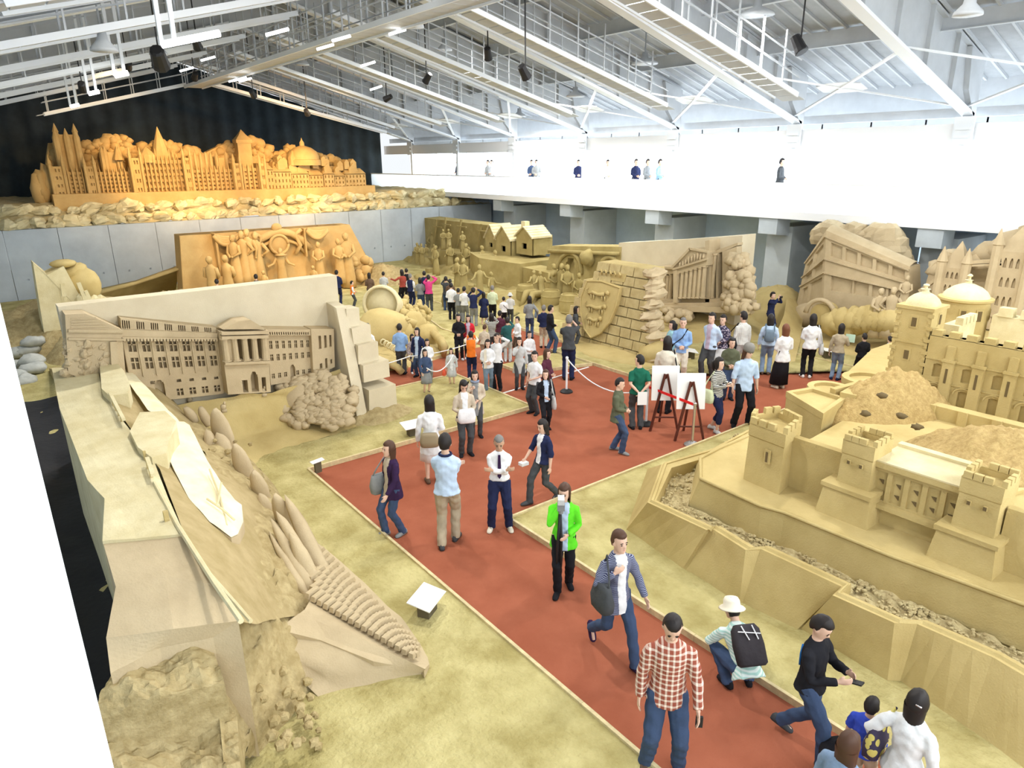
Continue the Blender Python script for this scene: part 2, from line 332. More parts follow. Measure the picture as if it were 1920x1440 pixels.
# retaining wall at the far end, one panel after another
t = thing('wall_back', (0, 38, 0), 'pale grey concrete retaining wall under the lit skyline', 'wall', kind='structure')
for k in range(16):
    x0 = -5+k*2.05; q = MB(); facade(q, lambda u, v, d: (u, 38+d, v), x0, x0+2.03, -.2, 3.15, [(x0+.5, x0+.58, .9, .98), (x0+1.45, x0+1.53, .9, .98)], .06)
    q.box(x0, 38.07, -.2, x0+2.03, 38.5, 3.15); q.add([(x0,38,3.15),(x0+2.03,38,3.15),(x0+2.03,38.1,3.15),(x0,38.1,3.15)], [(0,1,2,3)]); q.build('wall_panel', CONC, t)
b = MB(); b.grid(lambda u, v: (-5+33*u, 38.3+10.9*v, (3.15+1.0*min(1, v*10.9/1.5)) if u < .97 else 3.2), 110, 26); b.rough(.12, 1.1, 3, zonly=True); struct('floor_terrace', b, mat('terrace_sand', (.62, .54, .33), .98, col2=(.46, .37, .18), scale=2, bump=.8, bscale=9), smooth=True)
bm_ = [MB().ball((0, 0, 0), .5, .33, .22, 12, 8, amp=.5, seed=s).rough(.05, 2.5, s).build('boulder', SANDD) for s in range(6)]
for o in bm_: C.objects.unlink(o)
rk = 0
for row, (y, zz) in enumerate(((38.55, 3.35), (39.15, 3.85))):
    x = -1.0
    while x < 25.0:
        x += random.uniform(.5, .85)
        me = bm_[rk % 6].data; o = bpy.data.objects.new('boulder', me); C.objects.link(o)
        s = random.uniform(.75, 1.35); o.location = (x, y+random.uniform(-.08, .12), zz+random.uniform(-.05, .06)); o.rotation_euler = (random.uniform(-.3, .3), random.uniform(-.3, .3), random.uniform(0, 6)); o.scale = (s, s*.9, s*1.05)
        tag(o, 'rounded sand boulder in the riprap along the terrace edge', 'boulder', 'boulders along the terrace edge'); rk += 1
        if rk > 95: break
# black end curtain
b = MB(); n = 170
def cur(u, v):
    x = XL+(25.6-XL)*u; zt = roofz(x, 7.9, 12.2); return (x, YE+.08*sin(u*n*1.1), 3.2+(zt-3.2)*v)
b.grid(cur, n*2, 3); o = b.build('blackout_curtain', BLACKC, smooth=True); tag(o, 'black blackout curtain closing the far end of the hall', 'curtain')
# ---------------------------------------------------------------- roof
cl = thing('ceiling', (XM, 0, 12), 'light grey steel roof deck over the whole hall', 'ceiling', kind='structure')
for sgn, (xa, xb) in ((-1, (XL, XM)), (1, (XM, XR+2))):
    q = MB(); q.add([(xa, 0.3, roofz(xa, 9.0, 13.4)), (xb, 0.3, roofz(xb, 9.0, 13.4)), (xb, YE+1, roofz(xb, 9.0, 13.4)), (xa, YE+1, roofz(xa, 9.0, 13.4)),
                        (xa, 0.3, roofz(xa, 9.2, 13.6)), (xb, 0.3, roofz(xb, 9.2, 13.6)), (xb, YE+1, roofz(xb, 9.2, 13.6)), (xa, YE+1, roofz(xa, 9.2, 13.6))], [(0,1,2,3),(7,6,5,4),(0,4,5,1),(1,5,6,2),(2,6,7,3),(3,7,4,0)])
    q.build('roof_deck', DECK, cl)
    for k in range(78):
        y = 2.8+.6*k; r = MB(); r.beam((xa+.1 if sgn < 0 else xa, y, roofz(xa, 8.96, 13.36)), (xb, y, roofz(xb, 8.96, 13.36)), .07, .09)
        r.build('deck_rib', STEEL, cl)
for i in range(8):
    y = 3.7+5.9*i
    t = thing('roof_frame', (XM, y, 11.5), 'white steel roof frame, %s from the camera' % ('nearest', 'second', 'third', 'fourth', 'fifth', 'sixth', 'seventh', 'eighth')[i], 'roof frame', 'gable frames of the hall', kind='structure')
    for s in (-1, 1):
        xe = XM+s*15.5
        q = MB(); q.beam((xe, y, 7.2), (XM, y, 11.6), .34, .09); q.build('bottom_chord', STEELW, t)
        q = MB(); q.extr([(xe, y-.012, 7.2), (XM, y-.012, 11.6), (XM, y-.012, 13.3), (xe, y-.012, 8.9)], (0, .024, 0)); q.build('web_plate', STEEL, t)
        q = MB(); q.beam((xe, y, 8.85), (XM, y, 13.25), .3, .06); q.build('top_chord', STEEL, t)
        for k in range(1, 8):
            x = XM+s*15.5*k/8; q = MB(); q.beam((x, y, roofz(x)), (x, y, roofz(x, 8.9, 13.3)), .28, .03, up=(1, 0, 0)); q.build('stiffener', STEEL, t)
    q = MB(); q.extr([(26.1, y-.17, 6.95), (26.1, y-.17, 8.8), (24.9, y-.17, 9.1), (25.2, y-.17, 7.9)], (0, .3, 0)); q.build('haunch', STEEL, t)
# longitudinal girders
gi = 0
for x, dp in ((-3, .35), (0.5, .35), (3.8, .35), (7.2, .35), (13.8, .45), (16.8, .45), (19.8, .45), (23.0, .45)):
    t = MB(); z = roofz(x, 8.95, 13.35); t.box(x-.012, 2.6, z-dp, x+.012, YE, z); t.box(x-.09, 2.6, z-dp-.025, x+.09, YE, z-dp)
    o = t.build('purlin_girder', STEEL); tag(o, 'grey steel girder running the length of the roof, %s' % ('first', 'second', 'third', 'fourth', 'fifth', 'sixth', 'seventh', 'eighth')[gi]+' from the left', 'girder', 'roof girders', 'structure'); gi += 1
# x-bracing in each bay
for i in range(7):
    ya, yb = 3.7+5.9*i, 9.6+5.9*i; ym = (ya+yb)/2
    for s, nm in ((1, 'window'), (-1, 'left')):
        xc = XM+s*12.9; t = thing('cross_brace', (xc, ym, roofz(xc)), 'white x-shaped roof brace with gusset plate on the %s side, bay %s from the camera' % (nm, ('one', 'two', 'three', 'four', 'five', 'six', 'seven')[i]), 'brace', 'roof cross braces', kind='structure')
        P0 = lambda dx, yy: (xc+dx, yy, roofz(xc+dx, 7.35, 11.75))
        q = MB(); q.extr([P0(-.4, ym-.3), P0(-.25, ym-.75), P0(.25, ym-.75), P0(.4, ym-.3), P0(.4, ym+.3), P0(.25, ym+.75), P0(-.25, ym+.75), P0(-.4, ym+.3)], (0, 0, .03)); q.build('gusset_plate', STEELW, t)
        for dx, yy in ((-2.4, ya), (2.3, ya), (-2.4, yb), (2.3, yb)):
            q = MB(); q.beam(P0(0, ym), P0(dx, yy), .11, .05); q.build('brace_bar', STEELW, t)
# catwalks
def catwalk(p, q, w, label, group, rail=.95, drop=.0, step=.5, both=True):
    p = Vector(p); q = Vector(q); d = (q-p).normalized(); L_ = (q-p).length; sd = d.cross(Vector((0,0,1))).normalized()
    t = thing('catwalk', p, label, 'catwalk', group, kind='structure')
    for s in (-1, 1):
        m_ = MB(); m_.beam(p+sd*s*w/2, q+sd*s*w/2, .05, .14); m_.build('stringer', STEELW, t)
        m_ = MB()
        for hh in (rail, rail*.5): m_.beam(p+sd*s*w/2+Vector((0,0,hh)), q+sd*s*w/2+Vector((0,0,hh)), .035)
        m_.build('handrail', STEEL, t)
        k = 0
        m_ = MB()
        while k*1.2 <= L_: c_ = p+d*k*1.2+sd*s*w/2; m_.beam(c_, c_+Vector((0,0,rail+.5)), .04); k += 1
        m_.build('rail_posts', STEEL, t)
    k = 0; me = None
    while k*step < L_:
        c_ = p+d*(k+.5)*step
        if me is None: m_ = MB(); m_.beam(c_-sd*w/2, c_+sd*w/2, step*.93, .03, up=d.cross(sd)); o = m_.build('tread', STEEL, t, origin=c_); me = o.data
        else: inst('tread', me, t, c_)
        k += 1
    return t
catwalk((9.8, 9.0, 9.35), (9.8, 37.3, 9.35), .8, 'long straight catwalk hanging under the ridge', 'roof catwalks')
for i in range(6):
    y = 12.7+5.0*i
    catwalk((10.3, y, 10.4), (20.5, y, 7.75), .75, 'sloping stair catwalk on the window side, %s from the camera' % ('nearest', 'second', 'third', 'fourth', 'fifth', 'sixth')[i], 'roof catwalks')
    catwalk((9.3, y+.3, 10.3), (1.0, y+.3, 8.1), .75, 'sloping stair catwalk on the left slope, %s from the camera' % ('nearest', 'second', 'third', 'fourth', 'fifth', 'sixth')[i], 'roof catwalks')
catwalk((9.6, 38, 9.5), (3.6, 38, 8.0), .5, 'lighting catwalk left of the ridge before the black curtain', 'roof catwalks')
catwalk((10.8, 38, 9.6), (20.2, 38, 7.5), .5, 'lighting catwalk right of the ridge before the black curtain', 'roof catwalks')
# high bay lamps
def lamp(x, y, z, label, s=1.):
    t = thing('high_bay_lamp', (x, y, z), label, 'lamp', 'high bay lamps')
    q = MB(); q.lathe([(.28*s, -.12), (.27*s, -.06), (.12, .10), (.1, .28), (.02, .3), (.02, max(.4, roofz(x, 8.7, 13.1)-z))], (x, y, z), 14); q.build('lamp_shade', STEEL, t, smooth=True)
    q = MB(); q.lathe([(.0, -.09), (.24*s, -.09), (.24*s, -.07), (.0, -.07)], (x, y, z), 14); q.build('lamp_disc', GLOW, t)
    a = area_light('lamp_light', (x, y, z-.16), .5*s, LAMP_P, (1, .975, .93)); return t
for x, y, z, s_, lb in LAMPS: lamp(x, y, z, lb, s_)
# light frames hanging over the left slope
for px, y0_, y1_, Y, lb, L_ in ((303, -40, 84, 14, 'bright white hanging light frame with long glowing tube at upper left', 1.0), (215, 96, 142, 20, 'paired white hanging poles beside the left slope lamp', .3), (166, 134, 176, 26, 'short white hanging pole above the left end of the skyline', .3), (132, 168, 200, 32, 'farthest short white hanging pole near the left catwalk', .3)):
    a, c = onY(px, y0_, Y), onY(px, y1_, Y); a.x = c.x; t = thing('hanging_light_frame', c, lb, 'lamp', 'hanging light frames')
    for dx in (0, .22): q = MB(); q.beam(Vector((c.x+dx, Y, c.z)), Vector((c.x+dx, Y, roofz(c.x, 8.9, 13.3))), .07); q.build('pole', STEELW, t)
    q = MB(); q.tube([c, c+Vector((L_*1.0, 0, L_*.27))], .06, 8); q.build('tube', GLOW, t)
# theatre spotlights
def spot(px, py, Y, label, m, target, power=0, col=(1, .6, .25), ang=50, s=1.0):
    p = onY(px, py, Y); d = (Vector(target)-p).normalized()
    t = thing('spotlight', p, label, 'spotlight', 'theatre spotlights')
    q = MB(); q.tube([p-d*.3*s, p-d*.28*s, p, p+d*.1*s], [.07*s, .11*s, .13*s, .15*s], 10); q.build('spotlight_body', BLACKM, t)
    q = MB(); q.tube([p+d*.085*s, p+d*.09*s], [.125*s, .125*s], 10); 
    q.v = [v+d*.02 for v in q.v]; q.build('lens', m, t)
    q = MB(); q.beam(p, Vector((p.x, p.y, roofz(p.x, 8.95, 13.35))), .03); q.build('bracket', BLACKM, t)
    if power: spot_light('spotlight_beam', p+d*.2, target, power, col, ang)
AM = (1.0, .66, .30)
spot(725, 185, 30, 'orange spotlight under the roof aimed at the skyline', AMBER, (12, 40, 5.0), 3300, (1, .55, .18), 60)
spot(475, 178, 34.0, 'bright spotlight on the lighting catwalk right of the ridge', GLOW, (16, 40, 5), 2200, AM, 60)
spot(576, 212, 34.0, 'bright spotlight lower on the lighting catwalk', GLOW, (18, 40, 5), 900, AM, 60)
spot(365, 145, 33.0, 'white spotlight at the end of the ridge catwalk', GLOW, (9, 40, 5.5), 2700, AM, 55)
spot(240, 125, 30, 'black spotlight left of the ridge aimed at the skyline', AMBER, (6, 40, 5.5), 1300, AM, 55)
spot(370, 85, 24, 'small spotlight with yellow tag on the left catwalk', GLOW, (11, 32, 2), 2300, (1, .58, .2), 38)
spot(800, 150, 24, 'large black spotlight right of the ridge catwalk', BLACKM, (14, 32, 2), 1300, (1, .58, .2), 38)
spot(300, 115, 20, 'pair lamp black spotlight with square hood', BLACKM, (8.5, 32, 2), 1300, (1, .58, .2), 38, 1.5)
spot(985, 140, 16, 'black spotlight hanging on the third frame', BLACKM, (20, 18, 1))
spot(1500, 90, 11, 'long black spotlight hanging from the near sloping catwalk', BLACKM, (18, 6, 1), s=1.2)
spot(155, 165, 28, 'small black spotlight on the far left roof slope', BLACKM, (6, 38, 4))
spot(915, 105, 20, 'black spotlight on a hanging pole near the second frame', BLACKM, (20, 26, 1))
# fluorescent tubes on the rails
for i, (px, py, Y) in enumerate([(200, 90, 26), (460, 150, 30), (450, 148, 30), (520, 60, 16), (640, 72, 18), (745, 60, 18), (690, 120, 22), (440, 150, 32), (350, 130, 30), (390, 110, 28), (610, 88, 20), (705, 165, 26)]):
    p = onY(px, py, Y); q = MB(); q.tube([p+Vector((-.25, 0, -.08)), p+Vector((.25, 0, .08))], .04, 6)
    o = q.build('tube_light', GLOW); tag(o, 'small glowing tube light clipped to the roof rails', 'lamp', 'tube lights on the roof rails')
# near window beside the photographer
t = thing('window_2', (-.4, 1.2, 0), 'white window frame at the left edge, close to the camera', 'window', kind='structure')
q = MB(); q.box(-.16, 1.0, 0, .012, 1.25, 8); q.build('window_frame', WHITE, t)
q = MB(); q.box(-1.4, 1.1, .1, -.17, 1.12, 8); q.build('pane', PANE, t)

# black ground sheet along the back of the left carving
q = MB(); q.grid(lambda u, v: (-3.6+4.6*u+.12*noise.noise(Vector((u*3, v*9, 1))), 2.5+18.5*v, .115+.05*abs(noise.noise(Vector((u*5, v*14, 3))))+.04*sin(u*19)), 60, 120); o = q.build('black_sheet', mat('black_sheeting', (.012, .013, .018), .55, bump=.4, bscale=8), smooth=True); tag(o, 'rumpled black sheeting on the ground behind the left slab', 'sheeting')
# added fill panels behind the visitors' gallery, shaped as an unseen glazed end
we = thing('end_fill_panel', (11, -3.7, 3.0), 'added glowing fill panels behind the photographer, out of the picture', 'window', kind='structure')
for k in range(10):
    x = 0.2+k*2.2; q = MB(); q.box(x+.04, -3.75, 3.0, x+2.16, -3.71, 9.4); q.build('pane', PANE, we)
    q = MB(); q.box(x-.04, -3.8, 3.0, x+.04, -3.66, 9.4); q.build('mullion', WHITE, we)
# ================================================================ SAND CARVINGS
def patch(mb, rows, sub=4, zb=None, amp=.0, sc_=2., seed=0, w=True):
    """surface through surveyed control points; rows of (px, py, z) or hall points; optional skirt down to zb"""
    P = [[(W(*p) if w else Vector(p)) for p in r] for r in rows]
    nr = (len(P)-1)*sub; nc = (len(P[0])-1)*sub
    def at(u, v):
        a = min(int(v*(len(P)-1)), len(P)-2); b_ = min(int(u*(len(P[0])-1)), len(P[0])-2)
        fv = v*(len(P)-1)-a; fu = u*(len(P[0])-1)-b_
        p = (P[a][b_]*(1-fu)+P[a][b_+1]*fu)*(1-fv)+(P[a+1][b_]*(1-fu)+P[a+1][b_+1]*fu)*fv
        if amp: p = p+Vector((0,0,amp*(noise.noise(p*sc_+Vector((seed,0,0)))+.6*noise.noise(p*sc_*2.6)+.35*noise.noise(p*sc_*6))))
        return p
    mb.grid(at, nc, nr)
    if zb is not None:
        E_ = [at(i/nc, 0) for i in range(nc+1)]+[at(1, j/nr) for j in range(1, nr+1)]+[at(1-i/nc, 1) for i in range(1, nc+1)]+[at(0, 1-j/nr) for j in range(1, nr)]
        mb.rings([E_, [Vector((p.x, p.y, zb)) for p in E_]], cap=False)
    return mb
def mound(mb, cx, cy, rx, ry, h, z0=0., n=34, amp=.15, sc_=1.6, seed=0, rot=0, pw=1.):
    def f(u, v):
        a = 2*pi*u; r = v; x = r*cos(a)*rx; y = r*sin(a)*ry
        X = cx+x*cos(rot)-y*sin(rot); Y = cy+x*sin(rot)+y*cos(rot); e = (max(0, cos(pi/2*r)))**pw
        q = Vector((X, Y, seed)); z = z0+h*e+amp*min(1, 3*(1-r)+.15)*(noise.noise(q*sc_)+.7*noise.noise(q*sc_*2.4)+.4*noise.noise(q*sc_*6))
        return (X, Y, z)
    return mb.grid(f, n, n//2)
def blobs(mb, pts, r0, r1, seed=0, flat=1.):
    rr = random.Random(seed)
    for p in pts: r = rr.uniform(r0, r1); mb.ball(p, r, r*flat, r*rr.uniform(.8, 1.1), 8, 6, amp=.35, seed=rr.random()*9)
    return mb
def statue(mb, x, y, z, h, ang, arms='front', robe=True, seed=0, lean=0.):
    """carved figure with robe, arms, head and hair, h tall, facing ang (hall axes, 0 = +x)"""
    k = h/1.7; b0 = len(mb.v); n = 10
    prof = [(0, .24, .22), (.3, .23, .2), (.7, .19, .15), (.95, .165, .125), (1.05, .15, .115), (1.25, .185, .125), (1.38, .185, .11), (1.44, .09, .08), (1.49, .055, .06)] if robe else \
           [(0, .12, .09), (.45, .13, .10), (.85, .17, .12), (1.05, .15, .115), (1.25, .185, .125), (1.38, .185, .11), (1.44, .09, .08), (1.49, .055, .06)]
    mb.rings([[Vector((rx*cos(2*pi*i/n)*(1+.12*sin(5*2*pi*i/n)*(zz < .9)), ry*sin(2*pi*i/n)*(1+.12*cos(3*2*pi*i/n)*(zz < .9)), zz)) for i in range(n)] for zz, rx, ry in prof])
    mb.ball((0, .01, 1.59), .085, .1, .12, 8, 7); mb.ball((0, .1, 1.575), .02, .03, .03, 5, 4); mb.ball((0, -.03, 1.63), .1, .105, .11, 8, 6, amp=.2, seed=seed)
    T = {'front': ((.05, .2, 1.0), (.24, .02, 1.12)), 'down': ((.24, .05, .8), (.26, -.02, 1.1)), 'out': ((.5, .2, 1.05), (.3, .05, 1.12)), 'up': ((.12, .22, 1.5), (.28, .1, 1.25)), 'hip': ((.17, .02, .98), (.36, -.02, 1.12))}
    for s in (-1, 1):
        hnd, elb = T[arms]; mb.tube([(s*.17, 0, 1.37), (s*elb[0], elb[1], elb[2]), (s*hnd[0], hnd[1], hnd[2])], [.065, .055, .04], 7)
        mb.ball((s*hnd[0], hnd[1], hnd[2]), .045, .05, .045, 6, 4)
    M = Matrix.Rotation(ang-pi/2, 3, 'Z') @ Matrix.Rotation(-lean, 3, 'X')
    for i in range(b0, len(mb.v)): mb.v[i] = Vector((x, y, z))+M @ (mb.v[i]*k)
    return mb
CAMA = lambda x, y: atan2(-y, -x)
# ---------------------------------------------------------------- 1. lit skyline on the terrace
t = thing('skyline_sculpture', (11, 40, 4.1), 'long amber lit sand city skyline with palace, spires and domed church before the black curtain', 'sand sculpture')
Y0 = 40.0
def fx(px): return onY(px, 330, Y0).x
def fz(px, py): return onY(px, py, Y0).z
def bl(mb, x0, x1, yt, yb, d0=0., d1=1.2):
    xm = (x0+x1)/2; mb.box(fx(x0), Y0-.0+d0, fz(xm, yb), fx(x1), Y0+d1, fz(xm, yt)); return mb
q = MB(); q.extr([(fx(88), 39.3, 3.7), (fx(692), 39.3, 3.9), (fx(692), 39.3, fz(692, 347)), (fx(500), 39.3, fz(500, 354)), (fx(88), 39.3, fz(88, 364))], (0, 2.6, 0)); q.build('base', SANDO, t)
q = MB()                                    # clouds
outline = [(98, 350), (84, 340), (75, 355), (92, 310), (98, 290), (108, 265), (112, 250), (125, 255), (165, 262), (185, 258), (200, 252), (218, 250), (232, 250), (240, 262), (255, 270), (268, 265), (285, 260), (300, 260), (320, 262), (338, 265), (350, 272), (365, 276), (378, 285), (395, 285), (400, 278), (415, 270), (430, 260), (448, 256), (475, 254), (490, 258), (500, 268), (512, 282), (525, 280), (535, 268), (548, 272), (560, 280), (600, 282), (615, 288), (635, 292), (650, 296)]
random.seed(3)
for px, py in outline:
    yy = py
    while yy < 345:
        p = onY(px+random.uniform(-5, 5), yy+10, Y0+1.3+random.uniform(-.15, .2)); r = random.uniform(.18, .36); q.ball(p, r, .3, r*.85, 9, 6, amp=.45, seed=random.random()*9); p2 = onY(px+random.uniform(-9, 9), yy+14, Y0+1.25); q.ball(p2, r*.8, .3, r*.7, 8, 6, amp=.4, seed=random.random()*9); yy += random.uniform(7, 12)
q.build('clouds', SANDO, t, smooth=True)['kind'] = 'stuff'
q = MB(); BK = [(85, 345), (100, 290), (110, 262), (160, 266), (230, 258), (270, 268), (300, 264), (340, 270), (385, 290), (415, 275), (445, 262), (490, 264), (512, 286), (548, 278), (600, 286), (640, 300), (680, 325)]
for (xa_, ya_), (xb_, yb_) in zip(BK[:-1], BK[1:]): q.extr([(fx(xa_), Y0+1.2, 3.8), (fx(xb_), Y0+1.2, 3.8), (fx(xb_), Y0+1.2, fz(xb_, yb_+5)), (fx(xa_), Y0+1.2, fz(xa_, ya_+5))], (0, .6, 0))
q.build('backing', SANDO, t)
q = MB(); q.extr([(fx(500), Y0+.45, 4), (fx(688), Y0+.45, 4), (fx(668), Y0+.45, fz(668, 322)), (fx(640), Y0+.45, fz(640, 312)), (fx(520), Y0+.45, fz(520, 304))], (0, .8, 0)); q.build('house_tier', SANDO, t)
def buttwall(x0, x1, yt, yb, n, name='palace_wing'):
    w = MB(); ax, bx_ = fx(x0), fx(x1); xm = (x0+x1)/2; z0, z1 = fz(xm, yb), fz(xm, yt); st = (bx_-ax)/n
    holes = []
    for i in range(n):
        for j in range(5):
            zz = z0+.05+(z1-z0-.15)*j/5; holes.append((ax+st*(i+.38), ax+st*(i+.78), zz+.05, zz+(z1-z0)*.13))
    facade(w, lambda u, v, d: (u, Y0+d, v), ax, bx_, z0, z1, holes, .12)
    w.box(ax, Y0+.13, z0, bx_, Y0+1.1, z1)
    o = w.build(name, SANDO, t)
    for i in range(n+1):
        m_ = MB(); x = ax+st*i; m_.box(x-st*.12, Y0-.14, z0, x+st*.12, Y0+.02, z1+.04); m_.rings([[(x+a*st*.12, Y0-.06+c*.08, z1+.04) for a, c in ((-1,-1),(1,-1),(1,1),(-1,1))], [(x, Y0-.06, z1+.26)]*4]); m_.build('buttress', SANDO, o)
    return o
buttwall(118, 172, 322, 366, 6); buttwall(172, 250, 322, 364, 10); buttwall(268, 352, 300, 362, 11); buttwall(352, 437, 318, 361, 10); buttwall(447, 492, 315, 358, 5)
def tower(x0, x1, yt, yb, spires=True, d=.35, name='palace_tower', rows=4):
    w = MB(); ax, bx_ = fx(x0), fx(x1); xm = (x0+x1)/2; z0, z1 = fz(xm, yb), fz(xm, yt); hs = []
    for j in range(rows): 
        zz = z0+(z1-z0)*(j+.3)/rows; hs += [(ax+(bx_-ax)*.3, ax+(bx_-ax)*.44, zz, zz+(z1-z0)*.4/rows), (ax+(bx_-ax)*.56, ax+(bx_-ax)*.7, zz, zz+(z1-z0)*.4/rows)]
    facade(w, lambda u, v, dd: (u, Y0-d+dd, v), ax, bx_, z0, z1, hs, .1); w.box(ax, Y0-d+.101, z0, bx_, Y0+1.0, z1); 
    w.add([(ax,Y0-d,z0),(ax,Y0-d,z1),(ax,Y0-d+.2,z1),(ax,Y0-d+.2,z0)], [(0,1,2,3)]); w.add([(bx_,Y0-d,z0),(bx_,Y0-d,z1),(bx_,Y0-d+.2,z1),(bx_,Y0-d+.2,z0)], [(0,3,2,1)]); w.add([(ax,Y0-d,z1),(bx_,Y0-d,z1),(bx_,Y0-d+.2,z1),(ax,Y0-d+.2,z1)], [(0,1,2,3)])
    o = w.build(name, SANDO, t)
    if spires:
        for x in (ax, bx_):
            m_ = MB(); rr = max(.08, (bx_-ax)*.14); m_.tube([(x, Y0-d, z0), (x, Y0-d, z1+.1), (x, Y0-d, z1+.12), (x, Y0-d, z1+.5)], [rr, rr, rr*1.2, .01], 6); m_.build('turret', SANDO, o)
    return o
tower(95, 120, 312, 370); tower(160, 178, 312, 366); tower(246, 266, 296, 364); tower(345, 358, 296, 362); tower(437, 449, 306, 360); tower(485, 495, 306, 358, rows=3)
o = tower(122, 158, 252, 335, True, -.3, 'great_tower', 5)
q = MB()
for x in (120, 140, 158): X = fx(x); q.tube([(X, Y0+.25, fz(x, 335)), (X, Y0+.25, fz(x, 258)), (X, Y0+.25, fz(x, 240))], [.16, .15, .01], 8)
q.build('corner_turrets', SANDO, t)
q = MB(); bl(q, 198, 232, 285, 322, .2, .9)
for x in (200, 206, 228, 232): X = fx(x); q.tube([(X, Y0+.2, fz(x, 322)), (X, Y0+.2, fz(x, 285)), (X, Y0+.2, fz(x, 274))], [.12, .12, .01], 6)
q.tube([(fx(228), Y0+.1, fz(228, 300)), (fx(228), Y0+.1, fz(228, 275))], [.25, .01], 8); q.build('abbey', SANDO, t)
q = MB(); X = fx(284); q.tube([(X, Y0+.3, fz(284, 305)), (X, Y0+.3, fz(284, 290)), (X, Y0+.3, fz(284, 275))], [.45, .42, .02], 8); q.build('octagon_roof', SANDO, t)
q = MB(); X = fx(313); q.tube([(X, Y0+.5, fz(313, 305)), (X, Y0+.5, fz(313, 278)), (X, Y0+.5, fz(313, 262)), (X, Y0+.5, fz(313, 237))], [.5, .34, .22, .01], 8)
for x in (300, 306, 320, 326, 332, 338): X = fx(x); q.tube([(X, Y0+.3, fz(x, 308)), (X, Y0+.3, fz(x, 285+abs(313-x)*.4)), (X, Y0+.3, fz(x, 270+abs(313-x)*.6))], [.09, .08, .01], 6)
q.build('central_spire', SANDO, t)
q = MB(); bl(q, 362, 402, 292, 318, .2, .9); bl(q, 412, 430, 296, 318, .2, .8)
for x in (363, 372, 382, 392, 401, 412, 430): X = fx(x); q.tube([(X, Y0+.15, fz(x, 320)), (X, Y0+.15, fz(x, 292)), (X, Y0+.15, fz(x, 284))], [.1, .09, .01], 6)
q.build('palace_hall', SANDO, t)
q = MB(); X = fx(467); w_ = .5
for z0, z1, s in ((fz(467, 318), fz(467, 268), .36), (fz(467, 268), fz(467, 262), .42), ): q.obox((X, Y0+.45, (z0+z1)/2), s*2, s*1.6, z1-z0)
q.rings([[(X+a*.42, Y0+.45+c*.36, fz(467, 262)) for a, c in ((-1,-1),(1,-1),(1,1),(-1,1))], [(X+a*.18, Y0+.45+c*.16, fz(467, 252)) for a, c in ((-1,-1),(1,-1),(1,1),(-1,1))], [(X, Y0+.45, fz(467, 242))]*4]); q.build('clock_tower', SANDO, t)
q = MB(); X = fx(578); Zb = fz(578, 310); q.lathe([(1.0, Zb), (1.0, fz(578, 300)), (.92, fz(578, 299)), (.9, fz(578, 292)), (.78, fz(578, 284)), (.5, fz(578, 277)), (.14, fz(578, 273)), (.13, fz(578, 267)), (.05, fz(578, 263)), (.01, fz(578, 258))], (X, Y0+.5, 0), 18)
q.build('church_dome', SANDO, t, autos=True)
q = MB(); X = fx(555); q.tube([(X, Y0+.2, Zb), (X, Y0+.2, fz(555, 296)), (X, Y0+.2, fz(555, 290)), (X, Y0+.2, fz(555, 282))], [.3, .28, .16, .01], 8); q.build('church_turret', SANDO, t)
random.seed(5)
for x0, x1, yt, yb in ((500, 512, 318, 357), (512, 545, 322, 356), (546, 578, 326, 356), (579, 604, 328, 356), (606, 625, 326, 355), (626, 645, 330, 354), (646, 684, 326, 353)):
    w = MB(); ax, bx_ = fx(x0), fx(x1); xm = (x0+x1)/2; z0, z1 = fz(xm, yb), fz(xm, yt); n = max(2, int((x1-x0)/6)); hs = []
    for i in range(n):
        for j in range(3): hs.append((ax+(bx_-ax)*(i+.3)/n, ax+(bx_-ax)*(i+.62)/n, z0+(z1-z0)*(j*.33+.08), z0+(z1-z0)*(j*.33+.25)))
    facade(w, lambda u, v, d: (u, Y0-.1+d, v), ax, bx_, z0, z1, hs, .12); w.box(ax, Y0+.03, z0, bx_, Y0+1.1, z1)
    w.box(ax, Y0-.1, z1-.03, bx_, Y0+.1, z1); w.extr([(ax-.03, Y0-.12, z1), (bx_+.03, Y0-.12, z1), (bx_-.15, Y0+.3, z1+.32), (ax+.15, Y0+.3, z1+.32)], (0, .5, 0)); w.build('riverside_house', SANDO, t)
for k in range(26):
    px = random.uniform(520, 665); py = random.uniform(301, 322)+(px-520)*.04; p = onY(px, py, Y0+.28+.006*k); w = MB(); s = random.uniform(.22, .36); w.obox(p, s*1.2, .6, .4); w.extr([p+Vector((-s*.6, -.3, .2)), p+Vector((s*.6, -.3, .2)), p+Vector((0, -.3, .2+s*.6))], (0, .6, 0)); w.build('roof_gable', SANDO, t)
q = MB(); random.seed(9)
for px, yt in ((72, 345), (80, 335), (90, 325)): q.ball(onY(px, yt+15, Y0+.3), .3, .4, .8, 9, 7, amp=.4, seed=px)
q.build('rock_edge', SANDO, t, smooth=True)
